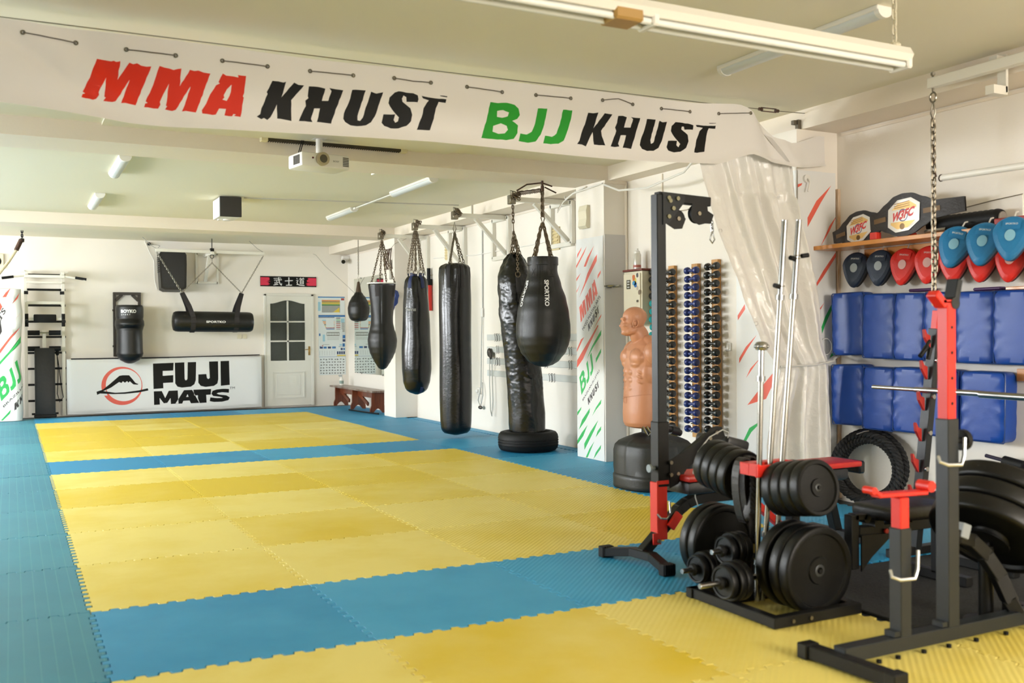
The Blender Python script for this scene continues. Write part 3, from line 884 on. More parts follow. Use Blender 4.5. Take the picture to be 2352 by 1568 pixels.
# ================================================================== printed pillar wraps
def word(src, quad):
    """reuse the torn lettering of the banner in another quad (bl, br, tl)"""
    L = TR[src]
    # undo the banner's rising baseline and slant before fitting
    xs = [p[0] for l in L for p in l]
    x0 = min(xs)
    sl = 0.018
    L2 = [[((x - x0) - 0.0 * z, z - sl * (x - x0)) for x, z in l] for l in L]
    return fit(norm(L2), quad[0], quad[1], quad[2])
def txt(s, quad, bold=0.02):
    return fit(text_loops(s, bold), quad[0], quad[1], quad[2])
t = thing('pillar_banner', 'white vinyl sheet with red and green slashes covering the pillar beside the teardrop bag', 'banner', (4.797, 4.46, 1.1))
mb = MB()
sh = [([p], 1) for p in TR['PRED']] + [([p], 2) for p in TR['PGRN']]
sh += [(word('MMA', TR['QMMA'][0]), 1), (txt('MIXED MARTIAL ARTS', TR['QMIX'][0]), 3), (word('KHUST', TR['QKH'][0]), 3)]
sh += [(word('BJJ', TR['QBJJ'][0]), 2), (txt('BRAZILIAN JIU JITSU', TR['QBRA'][0]), 3), (word('KHUST', TR['QKH2'][0]), 3)]
RP, GP = mat('salmon slash print', '#e0604c', 0.42), mat('emerald slash print', '#2fae58', 0.42)
printed(mb, 4.21, 4.715, 0.005, 2.19, sh, lambda y, z: (4.796 - 0.002 * sin(z * 7), y, z), 4, 20)
mb.build('printed_sheet', [VINYL, RP, GP, INKS], t)

t = thing('pillar_banner', 'white vinyl sheet with red slashes wrapped round the pillar behind the gathered curtain', 'banner', (4.797, 1.94, 1.1))
mb = MB()
sh = [([p], 1) for p in TR['CRED']] + [([p], 2) for p in TR['CGRN']]
printed(mb, 1.60, 2.27, 0.005, 2.42, sh, lambda y, z: (4.796 - 0.002 * sin(z * 7), y, z), 4, 20)
sh = [([p], 1) for p in TR['NRED']] + [([p], 2) for p in TR['NGRN']]
printed(mb, 4.80, 5.17, 0.005, 2.42, sh, lambda x, z: (x, 1.592 + 0.003 * sin(x * 30), z), 8, 20)
mb.build('printed_sheet', [VINYL, RP, GP], t)

# bundle of standing pads wrapped in the same print at the far side
t = thing('wrapped_pad', 'upright pad wrapped in a white slashed banner beside the climbing ladder', 'pad', (-0.6, 12.75, 0))
mb = MB()
sh = [([p], 1) for p in TR['LRED']] + [([p], 2) for p in TR['LGRN']]
sh += [(word('BJJ', TR['LBJJ'][0]), 2), (txt('BRAZILIAN JIU JITSU', [TR['LBRA'][0][0], (TR['LBRA'][0][0][0] + 0.62, TR['LBRA'][0][0][1] + 0.66), TR['LBRA'][0][2]]), 3), (word('KHUST', [TR['LKH'][0][0], (TR['LKH'][0][0][0] + 0.36, TR['LKH'][0][0][1] + 0.42), TR['LKH'][0][2]]), 3)]
sh += [(txt('MARTIAL ARTS', [(-0.9, 0.66), TR['LART'][0][1], (-0.94, 0.72)]), 3), (word('KHUST', [(-0.9, 0.38), TR['LST'][0][1], (-0.96, 0.52)]), 3)]
def wrap(x, z):
    # flat front that turns round the near corner
    s = x + 0.26
    w = 0.012 * sin(z * 5) + 0.006 * sin(z * 13)
    if s <= 0: return (x + w * 0.3, 12.6 + w * 0.3, z)
    a = s / 0.10
    return (-0.26 + 0.10 * sin(min(a, pi / 2)) + w, 12.6 + 0.10 * (1 - cos(min(a, pi / 2))) + max(0, s - 0.157), z)
printed(mb, -1.05, 0.25, 0.005, 1.98, sh, wrap, 60, 24)
mb.build('printed_sheet', [VINYL, RP, GP, INKS], t)
mb = MB(); mb.box((-0.63, 12.81, 1.0), (0.86, 0.36, 1.98), bev=0.05, seg=3)
mb.build('pad', VINYL, t)

# ================================================================== sign and wall charts
t = thing('calligraphy_sign', 'black sign with red brush patches and three white brush characters over the door', 'sign', (4.1, 13.49, 2.2))
SX0, SX1, SZ0, SZ1 = 3.604, 4.607, 2.125, 2.305
def patch(x0, x1, z0, z1, seed):
    r = random.Random(seed)
    n = 14
    L = [(x0 + (x1 - x0) * (0.75 + 0.25 * r.random()) if k % 2 else x0 + (x1 - x0) * (0.55 + 0.3 * r.random()), z0 + (z1 - z0) * k / n) for k in range(n + 1)]
    return [[(x0, z0)] + L + [(x0, z1)]]
sh = [(patch(SX0 + 0.002, SX0 + 0.19, 2.145, 2.285, 3), 1), (patch(SX1 - 0.002, SX1 - 0.20, 2.145, 2.285, 5), 1)]
BRUSH = {
 'wu': [[(.05, .80), (.62, .84), (.62, .90), (.05, .86)], [(.10, .60), (.98, .66), (.98, .74), (.10, .67)], [(.58, .98), (.68, .98), (.72, .55), (.82, .25), (.98, .12), (.94, .02), (.78, .12), (.66, .35), (.60, .62)], [(.36, .58), (.45, .58), (.44, .12), (.35, .12)], [(.44, .34), (.62, .36), (.62, .42), (.44, .41)], [(.17, .44), (.25, .44), (.25, .12), (.17, .12)], [(.02, .04), (.58, .14), (.58, .20), (.02, .12)], [(.78, .96), (.92, .86), (.88, .80), (.76, .90)], [(.93, .30), (.99, .30), (.99, .10), (.93, .10)]],
 'shi': [[(.04, .52), (.96, .58), (.96, .67), (.04, .61)], [(.45, .98), (.56, .98), (.55, .08), (.44, .08)], [(.16, .03), (.86, .06), (.86, .15), (.16, .12)]],
 'dao': [[(.36, .78), (.98, .80), (.98, .87), (.36, .85)], [(.48, .98), (.57, .95), (.62, .86), (.53, .86)], [(.84, .98), (.92, .96), (.82, .85), (.74, .85)], [(.60, .80), (.68, .80), (.62, .70), (.55, .70)], [(.46, .70), (.54, .70), (.54, .24), (.46, .24)], [(.82, .70), (.90, .70), (.90, .24), (.82, .24)], [(.46, .64), (.90, .64), (.90, .70), (.46, .70)], [(.5, .50), (.86, .50), (.86, .55), (.5, .55)], [(.5, .37), (.86, .37), (.86, .42), (.5, .42)], [(.46, .23), (.90, .23), (.90, .29), (.46, .29)], [(.08, .94), (.20, .84), (.15, .78), (.05, .88)], [(.03, .60), (.28, .62), (.28, .68), (.03, .66)], [(.22, .64), (.29, .62), (.16, .40), (.25, .28), (.14, .14), (.06, .16), (.15, .28), (.06, .42)], [(.04, .12), (.20, .17), (.45, .06), (1.0, .03), (.98, .12), (.5, .15), (.22, .25)]]}
for cx, nm in ((3.905, 'wu'), (4.105, 'shi'), (4.31, 'dao')):
    for k, P in enumerate(BRUSH[nm]):
        sh.append(([[(cx - 0.075 + 0.155 * a, 2.137 + 0.155 * b_) for a, b_ in P]], 2))
mb = MB(); printed(mb, SX0, SX1, SZ0, SZ1, sh, lambda x, z: (x, 13.484, z), 4, 2)
mb.box(((SX0 + SX1) / 2, 13.492, (SZ0 + SZ1) / 2), (SX1 - SX0, 0.014, SZ1 - SZ0), m=0)
mb.build('sign_board', [INKB, mat('magenta red print', '#d02548', 0.45), INKW], t)

def rect(a, b_, c, d): return [[(a, b_), (c, b_), (c, d), (a, d)]]
CH = [mat('chart paper', '#dfe5e4', 0.45), mat('chart blue', '#2f6fae', 0.45), mat('chart orange', '#d9955a', 0.45), mat('chart yellow', '#ddc24a', 0.45), mat('chart green', '#49a159', 0.45), mat('chart grey', '#6f6e66', 0.45), mat('chart navy', '#2a3c66', 0.45), mat('chart red', '#a8433f', 0.45), mat('chart pale blue', '#9cc8d8', 0.45), mat('chart black', '#33362f', 0.45)]
def chart(x0, x1, z0, z1, yo, rects, label):
    S = [(rect(x0 + (x1 - x0) * a, z0 + (z1 - z0) * b_, x0 + (x1 - x0) * c, z0 + (z1 - z0) * d), m) for a, b_, c, d, m in rects]
    mb = MB(); printed(mb, x0, x1, z0, z1, S, lambda x, z: (x, 13.497 - yo, z), 3, 3)
    mb.box(((x0 + x1) / 2, 13.4985 - yo, (z0 + z1) / 2), (x1 - x0, 0.002, z1 - z0), m=0)
    tag(mb.build('wall_chart', CH), label, 'poster', 'charts on the end wall')
R = random.Random(8)
rc = [(0, .95, 1, 1, 1), (0, .93, 1, .95, 8), (.14, .12, .82, .82, 5), (.14, .74, .82, .82, 2), (.14, .66, .82, .70, 3), (.14, .58, .82, .64, 3), (.14, .52, .82, .56, 4), (.0, .2, .1, .7, 8), (.86, .8, .98, .92, 7)]
rc += [(.14, .16 + .05 * k, .82, .175 + .05 * k, 0) for k in range(7)] + [(.55 + .05 * k, .12, .60 + .05 * k, .14 + .06 * k, 3) for k in range(5)]
chart(4.635, 5.135, 1.632, 1.955, 0.004, rc, 'pale chart with orange, yellow and green bars, topmost of three beside the door')
rc = [(0, .955, 1, 1, 1), (0, .935, .6, .95, 6)] + [(.14 + .025 * k, .86 - .035 * k, .6, .885 - .035 * k, m) for k, m in enumerate((8, 2, 2, 5, 3, 7, 1))] + [(.28 + .02 * k, .70 + .01 * k, .58, .9, 0) for k in range(3)]
rc += [(.66, .60 + .045 * k, .82, .62 + .045 * k, m) for k, m in enumerate((9, 9, 7, 7, 7, 9, 4, 9))] + [(.86, .6 + .03 * k, .98, .615 + .03 * k, 5) for k in range(8)] + [(.84, .82, .97, .92, 8)]
rc += [(.02, .5, .1, .56, 1), (.04, .2, .16, .26, 6), (.18, .2, .3, .26, 1), (.34, .2, .46, .26, 6), (.5, .2, .64, .26, 1), (.74, .24, .86, .32, 6), (.88, .24, .98, .32, 1), (.82, .16, .9, .21, 6), (.92, .16, .98, .21, 1), (.9, .44, 1, .52, 1), (.9, .36, 1, .42, 6)]
rc += [(.68 + .08 * k, .06, .74 + .08 * k, .13, 6) for k in range(4)] + [(.68, .015, 1, .045, 3)] + [(.04 + .09 * k, .04, .045 + .09 * k, .15, 5) for k in range(7)] + [(.02, .0, 1, .006, 1)]
chart(4.640, 5.140, 0.862, 1.622, 0.004, rc, 'blue headed chart of belts and small photographs, middle of three beside the door')
rc = []
for a in range(9):
    for c in range(6):
        if a in (0, 8) and c == 3 and False: continue
        x_, z_ = .04 + .105 * a + R.uniform(-.01, .01), .06 + .155 * c + R.uniform(-.01, .01)
        rc += [(x_, z_, x_ + .03, z_ + .07, 9), (x_ + .028, z_ + .02, x_ + .06, z_ + .045, 9)] if (a + c) % 2 else [(x_, z_ + .03, x_ + .065, z_ + .06, 9), (x_ + .02, z_, x_ + .035, z_ + .03, 9)]
chart(4.650, 5.147, 0.535, 0.858, 0.004, rc, 'white chart of tiny black sparring figures, lowest of three beside the door')
rc = [(.28, .62, .86, .84, 5)] + [(.30 + .07 * k, .66, .35 + .07 * k, .80, 0) for k in range(8)] + [(.3, .52 - .06 * k, .84, .53 - .06 * k, 5) for k in range(3)] + [(.1, .3, .2, .7, 8), (.1, .1, .4, .12, 5), (.86, .04, .97, .14, 8), (.06, .02, .12, .08, 7)]
chart(4.675, 5.085, 1.05, 1.36, 0.009, rc, 'white paper sheet with printed table pinned over the middle chart')
# ================================================================== punching bags and their wall brackets
def prof_at(prof, z):
    """prof: [(z, r)] from the top down"""
    if z >= prof[0][0]: return prof[0][1]
    for (za, ra), (zb, rb) in zip(prof, prof[1:]):
        if z >= zb:
            t = (za - z) / (za - zb)
            t = t * t * (3 - 2 * t) * 0.6 + t * 0.4
            return ra + (rb - ra) * t
    return prof[-1][1]
def bag(mb, prof, ctr, seg=64, nv=60, mod=None, m=0, seams=0, indent=0.003, phase=0.0):
    """ctr(z) -> (x, y); mod(theta, z, r) -> r"""
    zt, zb = prof[0][0], prof[-1][0]
    def fn(u, v):
        z = zt + (zb - zt) * v
        r = prof_at(prof, z)
        th = 2 * pi * u
        if seams:
            q = ((th + phase) * seams / (2 * pi)) % 1.0
            q = min(q, 1 - q)
            r -= indent * math.exp(-(q * 2 * pi / seams * max(r, 0.05) / 0.006) ** 2)
        if mod: r = mod(th, z, r)
        x, y = ctr(z)
        return (x + r * cos(th), y + r * sin(th), z)
    mb.grid(fn, seg, nv, cu=True, m=m, cap=True)
def on_bag(prof, ctr, th, z, out=0.0, mod=None):
    r = prof_at(prof, z)
    if mod: r = mod(th, z, r)
    x, y = ctr(z)
    return Vector((x + (r + out) * cos(th), y + (r + out) * sin(th), z))
def strap_on(mb, prof, ctr, th, z0, z1, w, out=0.006, m=0, mod=None):
    def fn(u, v):
        z = z0 + (z1 - z0) * v
        r = max(prof_at(prof, z), 0.05)
        return on_bag(prof, ctr, th + (u - 0.5) * w / r, z, out * (0.6 + 0.4 * sin(pi * u)), mod)
    mb.grid(fn, 4, 10, m=m)
def curved_print(prof, ctr, th0, z0, h, s, bold=0.02, vertical=False, out=0.003):
    """lettering wrapped on a bag: th0 angle of its start, z0 base line; vertical runs downward"""
    mb = MB()
    loops = text_loops(s, bold)
    w = width(loops) * h
    sh = [([[(x * h, y * h) for x, y in L] for L in loops], 1)]
    V, key, es, vs = None, {}, [], []
    for L in sh[0][0]:
        ids = []
        for p in L:
            ids.append(len(vs)); vs.append(Vector(p))
        es += [(ids[i - 1], ids[i]) for i in range(len(ids))]
    V, E, F, *_ = delaunay_2d_cdt(vs, es, [], 0, 1e-6)
    P = []
    for v in V:
        if vertical:
            z = z0 - v.x
            th = th0 + v.y / prof_at(prof, z)
        else:
            z = z0 + v.y
            th = th0 + v.x / prof_at(prof, z)
        P.append(on_bag(prof, ctr, th, z, out))
    fs = []
    for f in F:
        c = sum((V[i] for i in f), Vector((0, 0))) / 3
        if inside((c.x, c.y), sh[0][0]):
            fs.append(list(f))
    mb.add(P, fs)
    return mb
TOCAM = math.atan2(-sin(0), 1)
def face_cam(x, y):
    return math.atan2(-3.776 - y, -0.309 - x)
CHAINM = mat('chain steel', '#7c7466', 0.38, metal=0.9)
CHAIND = mat('dark chain steel', '#7d7060', 0.42, metal=0.85)

def bracket(y, y0, y1, zb, label, z=2.685, xt=4.475):
    t = thing('bag_bracket', label, 'bracket', (5.2, y, z), 'wall brackets for the bags')
    mb = MB()
    yc0, yc1 = y0, y1
    for yy in (yc0, yc1): mb.beam((5.175, yy, zb), (5.175, yy, 2.70), 0.05, 0.05)
    for zz in (zb, z): mb.beam((5.175, yc0, zz), (5.175, yc1, zz), 0.05, 0.05)
    mb.build('wall_frame', WMET, t)
    mb = MB(); mb.beam((5.16, y, z), (xt, y, z), 0.05, 0.05); mb.build('arm', WMET, t)
    mb = MB(); mb.beam((xt + 0.27, y, z - 0.03), (5.17, y, zb + 0.03), 0.045, 0.045); mb.build('brace', WMET, t)
    mb = MB(); mb.box((xt - 0.005, y, z - 0.005), (0.07, 0.075, 0.10), bev=0.006)
    mb.tube([(xt - 0.03, y - 0.03, z + 0.04), (xt - 0.04, y - 0.04, z + 0.085), (xt + 0.03, y - 0.03, z + 0.075), (xt + 0.05, y, z + 0.03)], 0.006, 6)
    mb.build('clamp', ZINC, t)
    r = random.Random(int(y * 100))
    mb = MB()
    for k in range(9):
        c = Vector((xt + r.uniform(-0.01, 0.05), y - 0.035 + r.uniform(-0.03, 0.01), z + r.uniform(-0.0, 0.06)))
        d = Vector((r.uniform(-1, 1), r.uniform(-1, 1), r.uniform(-1, 1))).normalized() * 0.035
        mb.chain(c - d, c + d, 0.045, 0.005)
    mb.build('spare_chain', CHAIND, t)
    return t
bracket(9.65, 9.58, 9.94, 2.10, 'white steel wall bracket holding the angle bag, first from the mirror')
bracket(8.311, 8.265, 8.78, 2.13, 'white steel wall bracket holding the tapered heavy bag, second from the mirror')
bracket(7.007, 6.945, 7.386, 2.20, 'white steel wall bracket holding the long heavy bag, third from the mirror')
bracket(5.504, 5.418, 5.883, 2.23, 'white steel wall bracket over the tyre, holding the creased bag')

# --- speed ball
t = thing('speed_bag', 'small black speed bag hanging on a single chain by the mirror', 'punching bag', (4.605, 11.09, 1.47))
pr = [(1.95, .035), (1.90, .07), (1.84, .115), (1.76, .155), (1.68, .172), (1.60, .168), (1.53, .15), (1.485, .12), (1.467, .06), (1.465, .01)]
mb = MB(); bag(mb, pr, lambda z: (4.605, 11.09), 64, 40, seams=8, indent=.004)
mb.build('ball', BLACK, t)
mb = MB(); mb.lathe([(.012, 2.10), (.02, 2.09), (.045, 1.94), (.05, 1.925), (.0, 1.92)], (4.605, 11.09, 0), seg=12); mb.build('neck', mat('brown leather', '#4a3826', .6), t)
mb = MB(); mb.tube([(4.605, 11.09, 2.10), (4.605 + .012, 11.09, 2.16), (4.605, 11.09, 2.21), (4.605 - .012, 11.09, 2.16), (4.605, 11.09, 2.10)], .004, 5)
mb.chain((4.605, 11.09, 2.21), (4.605, 11.09, 2.62), .03, .0035); mb.cyl((4.605, 11.09, 2.61), (4.605, 11.09, 2.86), .006, seg=8)
mb.build('chain', CHAINM, t)

# --- angle bag (body shaped)
t = thing('punching_bag', 'black waisted uppercut bag with a white rim plate, hung on four chains', 'punching bag', (4.48, 9.645, .75))
pr = [(1.966, .196), (1.80, .18), (1.679, .168), (1.50, .158), (1.426, .160), (1.33, .178), (1.258, .200), (1.173, .212), (1.09, .205), (1.004, .185), (.93, .155), (.871, .122), (.80, .08), (.768, .055), (.75, .02)]
fc = face_cam(4.48, 9.645)
wr = lambda th, z, r: r + 0.003 * sin(th * 5 + z * 9) * (1 if z > 1.3 else .3)
mb = MB(); bag(mb, pr, lambda z: (4.48, 9.645), 72, 70, wr, seams=4, indent=.006, phase=-fc + .1)
mb.build('body', BLACK, t)
mb = MB(); mb.cyl((4.48, 9.645, 1.985), (4.48, 9.645, 2.0), .215, seg=32); mb.build('rim_plate', WHITE, t)
WEB = mat('black webbing', '#242021', .7)
for a in (-.35, 1.2, 2.8, 4.3):
    mb = MB(); strap_on(mb, pr, lambda z: (4.48, 9.645), fc + a, 2.01, 1.80, .07, .006); mb.build('hanging_strap', WEB, t)
mb = MB()
for a in (-.9, .35, 1.6, 3.3):
    mb.chain((4.48, 9.645 - .02, 2.615), (4.48 + .19 * cos(fc + a), 9.645 + .19 * sin(fc + a), 1.99), .045, .0045)
mb.build('chain', CHAIND, t)

# --- tapered heavy bag
t = thing('punching_bag', 'black bottom-heavy bag with navy loops, hung on a bundle of chains', 'punching bag', (4.475, 8.30, .456))
pr = [(2.02, .10), (1.98, .135), (1.947, .146), (1.84, .158), (1.638, .171), (1.33, .183), (1.02, .195), (.80, .196), (.634, .180), (.55, .155), (.50, .125), (.47, .07), (.457, .02)]
fc = face_cam(4.475, 8.3)
pl = lambda th, z, r: r + .008 * sin(th * 13) * max(0, min(1, (z - 1.72) / .25)) + .002 * sin(th * 3 + z * 11)
mb = MB(); bag(mb, pr, lambda z: (4.475, 8.30), 90, 60, pl)
body = mb.build('body', BLACKV, t)
NAVYW = mat('navy webbing', '#1d2a57', .6)
for a in (-.55, .62, 1.9, 3.2, 4.4):
    mb = MB(); strap_on(mb, pr, lambda z: (4.475, 8.30), fc + a, 2.06, 1.86, .05, .01); mb.build('navy_loop', NAVYW, t)
mb = MB(); strap_on(mb, pr, lambda z: (4.475, 8.30), fc + .45, .56, .47, .04, .004)
mb.build('navy_tab', NAVYW, t)
mb = MB()
for a in (-.55, .0, .62, 1.9, 3.2, 4.4):
    rr = .11
    c = Vector((4.475 + rr * cos(fc + a), 8.30 + rr * sin(fc + a), 2.07))
    mb.tube([c + Vector((-sin(fc + a) * .028 * cos(q * pi / 5), cos(fc + a) * .028 * cos(q * pi / 5), .032 * sin(q * pi / 5))) for q in range(10)], .004, 5, closed=True)
    mb.chain(c + Vector((0, 0, .03)), (4.47 + .02 * cos(fc + a), 8.29 + .02 * sin(fc + a), 2.615), .042, .0045)
mb.build('chain', CHAIND, t)
curved_print(pr, lambda z: (4.475, 8.30), fc - .95, 1.555, .05, 'Twins', .03).build('lettering', mat('faded grey print', '#8b8b84', .5), body)

# --- long heavy bag
t = thing('punching_bag', 'very long black heavy bag with a gathered top, reaching almost to the mats', 'punching bag', (4.465, 7.005, .03))
pr = [(2.10, .10), (2.085, .15), (2.05, .178), (1.95, .188), (1.6, .194), (1.0, .195), (.5, .193), (.2, .188), (.12, .182), (.075, .165), (.045, .12), (.034, .03)]
fc = face_cam(4.465, 7.005)
pl = lambda th, z, r: r + (.010 * sin(th * 7 + 1) + .005 * sin(th * 16)) * max(0, min(1, (z - 1.72) / .32)) ** 1.5 + .003 * sin(th * 2 + z * 5)
mb = MB(); bag(mb, pr, lambda z: (4.465, 7.005), 110, 80, pl)
mb.build('body', BLACKV, t)
for a in (-.42, .5, 2.2, 3.6):
    mb = MB(); strap_on(mb, pr, lambda z: (4.465, 7.005), fc + a, 2.08, 1.80, .045, .012, mod=pl); mb.build('hanging_strap', WEB, t)
mb = MB()
for a in (-.42, .5, 2.2, 3.6):
    c = Vector((4.465 + .135 * cos(fc + a), 7.005 + .135 * sin(fc + a), 2.10))
    mb.tube([c + Vector((-sin(fc + a) * .026 * cos(q * pi / 5), cos(fc + a) * .026 * cos(q * pi / 5), .03 * sin(q * pi / 5) - .01)) for q in range(10)], .0045, 5, closed=True)
    mb.chain(c + Vector((0, 0, .02)), (4.465, 7.0, 2.47), .042, .0042)
mb.tube([(4.465, 7.0, 2.46), (4.445, 7.0, 2.52), (4.465, 7.0, 2.60), (4.485, 7.0, 2.52), (4.465, 7.0, 2.46)], .005, 6)
mb.build('chain', CHAINM, t)

# --- creased bag standing on a tyre
t = thing('punching_bag', 'tall creased black vinyl bag leaning out of a tyre', 'punching bag', (4.60, 5.44, .19))
def c5(z):
    k = max(0, min(1, (z - .2) / 1.75))
    return (4.605 - .105 * k + .012 * sin(k * 6), 5.436 + .054 * k)
pr = [(2.115, .02), (2.09, .06), (2.03, .11), (1.95, .155), (1.86, .186), (1.75, .196), (1.55, .192), (1.45, .196), (1.0, .190), (.6, .195), (.3, .197), (.205, .195)]
fc = face_cam(4.60, 5.44)
def cr(th, z, r):
    q = ((th - fc + pi) % (2 * pi)) - pi
    left = math.exp(-((q - 0.9) / .75) ** 2) + math.exp(-((q + 0.9) / .75) ** 2) * .5
    n1 = noise.noise(Vector((th * 2.2, z * 13, 1.3)))
    n2 = noise.noise(Vector((th * 4.0 + z * 3, z * 34, 4.1)))
    big = .016 * noise.noise(Vector((th * 1.6, z * 6, 9))) * (1 if z > 1.35 else .3)
    a = max(.25, min(1, (z - .35) / .4))
    return r + a * (.005 * n1 + .0045 * n2) * (.35 + left) + big + (.02 * sin(th * 5 + 2) * max(0, (z - 1.78) / .3) if z > 1.78 else 0)
mb = MB(); bag(mb, pr, c5, 120, 170, cr)
mb.build('body', BLACKV, t)
for a in (.15, 2.2, 4.2):
    mb = MB(); strap_on(mb, pr, c5, fc + a, 1.86, 1.68, .05, .012, mod=cr); mb.build('hanging_strap', WEB, t)
mb = MB()
c = on_bag(pr, c5, fc + .15, 1.87, .02, cr)
mb.tube([c + Vector((.03 * cos(q * pi / 5) * .457 * 0 + .028 * cos(q * pi / 5), 0, .03 * sin(q * pi / 5))) for q in range(10)], .0045, 5, closed=True)
mb.chain(c + Vector((0, 0, .02)), (4.50, 5.44, 2.13), .042, .0045)
for a in (-1.3, -.4, .6, 1.6, 2.8): mb.chain((4.50 + .05 * cos(fc + a), 5.48 + .05 * sin(fc + a), 2.10), (4.485, 5.49, 2.34), .042, .0042)
mb.cyl((4.485, 5.49, 2.33), (4.48, 5.49, 2.44), .006, seg=6)
mb.chain((4.48, 5.49, 2.43), (4.478, 5.49, 2.615), .045, .005); mb.chain((4.475, 5.48, 2.50), (4.47, 5.48, 2.615), .045, .005)
mb.build('chain', CHAIND, t)
# tyre
t = thing('tyre', 'black car tyre lying flat under the creased bag', 'tyre', (4.61, 5.43, 0))
o_ = (4.61, 5.43, 0)
TP = [(.215, .03), (.235, .012), (.27, .004), (.298, .012), (.315, .035), (.322, .062)]
for zz in (.075, .102, .129): TP += [(.324, zz - .009), (.315, zz - .006), (.315, zz + .002), (.324, zz + .005)]
TP += [(.322, .148), (.315, .175), (.298, .198), (.27, .207), (.235, .200), (.215, .185), (.205, .165), (.205, .05), (.215, .03)]
mb = MB(); mb.lathe(TP, o_, seg=64); mb.build('tread', MATTB, t)
mb = MB(); mb.lathe([(.236, .2025), (.24, .206), (.25, .207), (.254, .2055)], o_, seg=64); mb.build('sidewall_ring', mat('worn grey rubber', '#3a3936', .7), t)

# --- teardrop bag
t = thing('teardrop_bag', 'large black teardrop punching bag with white vertical lettering hung from the beam', 'punching bag', (4.27, 4.472, .92))
pr = [(1.976, .145), (1.85, .141), (1.716, .178), (1.58, .224), (1.447, .250), (1.313, .264), (1.22, .264), (1.15, .250), (1.07, .220), (.99, .160), (.95, .11), (.935, .075), (.925, .03)]
cT = lambda z: (4.272, 4.472)
fc = face_cam(4.272, 4.472)
mb = MB(); bag(mb, pr, cT, 128, 60, lambda th, z, r: r - (.012 * abs(sin(th * 4)) if z < .96 else 0), seams=8, indent=.003, phase=-fc + .12)
body = mb.build('body', BLACK, t)
mb = MB(); mb.lathe([(.146, 1.90), (.150, 1.905), (.150, 1.975), (.146, 1.982), (.13, 1.982), (.13, 1.9)], (4.272, 4.472, 0), seg=48); mb.build('collar', BLACK, t)
for a in (-.62, .55, 2.5, 3.7):
    mb = MB(); strap_on(mb, pr, cT, fc + a, 1.978, 1.79, .075, .008)
    for q in (-.018, .018):
        mb.tube([on_bag(pr, cT, fc + a - q / .14, 1.865, .009), on_bag(pr, cT, fc + a + q / .14, 1.80, .009)], .0012, 4)
    mb.build('hanging_strap', mat('black stitched leather', '#201d1c', .55), t)
curved_print(pr, cT, fc + .075, 1.755, .043, 'SPORTKO', .03, vertical=True).build('lettering', INKW, body)
curved_print(pr, cT, fc - 1.15, 1.755, .043, 'SPORTKO', .03, vertical=True).build('lettering', INKW, body)
mb = MB()
for a in (-.75, -.55, .55, .75, 2.5, 3.7): mb.chain((4.272 + .135 * cos(fc + a), 4.472 + .135 * sin(fc + a), 1.965), (4.272 + .012 * cos(fc + a), 4.472 + .012 * sin(fc + a), 2.31), .046, .0048)
mb.tube([(4.272 + .02, 4.465, 2.36), (4.272, 4.462, 2.30), (4.272 - .02, 4.465, 2.36), (4.272, 4.468, 2.41)], .006, 6, closed=True)
mb.chain((4.265, 4.465, 2.38), (4.268, 4.47, 2.62), .046, .0052); mb.chain((4.283, 4.48, 2.38), (4.278, 4.475, 2.62), .046, .0052)
mb.build('chain', CHAIND, t)
mb = MB(); mb.cyl((4.274, 4.472, 2.66), (4.274, 4.472, 2.72), .012, seg=10); mb.cyl((4.274, 4.472, 2.62), (4.274, 4.472, 2.67), .018, seg=10)
mb.cyl((4.30, 4.472, 2.66), (4.42, 4.46, 2.61), .007, seg=6)
mb.tube([(4.05, 4.58, 2.625), (4.14, 4.54, 2.685), (4.27, 4.472, 2.70), (4.36, 4.43, 2.665)], .008, 6)
mb.build('swivel_hook', RUST, t)
mb = MB()
d = Vector((.20, -.105, .028)); p = Vector((4.06, 4.585, 2.60))
mb.tube([p + d * (k / 90) + Vector((.0, .02 * cos(k * 1.2) * .45, .02 * sin(k * 1.2))) for k in range(91)], .005, 5)
mb.build('shock_spring', mat('rusty spring steel', '#4d3b2a', .5, metal=.6), t)
# ================================================================== end wall: door, bags, ladder
# door
dm = mat('white painted door', '#e0ddd2', 0.45)
mb = MB()
for x0, x1, z0, z1 in ((3.655, 3.70, 0, 1.995), (4.495, 4.545, 0, 1.995), (3.655, 4.545, 1.955, 2.005)):
    mb.box(((x0 + x1) / 2, 13.475, (z0 + z1) / 2), (x1 - x0, 0.05, z1 - z0), bev=.006)
door = struct('door_1', mb, dm)
mb = MB()
DX0, DX1, DZ1 = 3.70, 4.495, 1.955
GX0, GX1, GZ0, GZ1 = 3.765, 4.385, .81, 1.84
arch = [(GX0, GZ0), (GX1, GZ0), (GX1, GZ1 - .02)] + [(GX1 - (GX1 - GX0) * k / 16, GZ1 - .02 + .06 * (0.5 - 0.5 * cos(2 * pi * k / 16))) for k in range(1, 16)] + [(GX0, GZ1 - .02)]
mb.prism([[(DX0, .01), (DX1, .01), (DX1, DZ1), (DX0, DZ1)], arch], (0, 13.495, 0), (1, 0, 0), (0, 0, 1), .042)
P0 = [(3.79, .14), (4.37, .14), (4.37, .62), (3.79, .62)]
P1 = [(3.815, .165), (4.345, .165), (4.345, .595), (3.815, .595)]
mb.prism([P0, P1], (0, 13.455, 0), (1, 0, 0), (0, 0, 1), .012)
mb.box((4.08, 13.456, .38), (.44, .012, .36), bev=.008)
leaf = mb.build('door_leaf', dm, door)
mb = MB(); mb.prism([arch], (0, 13.488, 0), (1, 0, 0), (0, 0, 1), .008)
mb.build('pane', mat('dark frosted glass', '#262a22', .22, bump=(140, .5), vary=(260, '#3d4234')), leaf)
mb = MB()
mb.box((4.075, 13.472, 1.34), (.028, .03, 1.06)); 
for zz in (1.155, 1.50): mb.box((4.075, 13.472, zz), (.62, .03, .026))
mb.build('glazing_bars', dm, leaf)
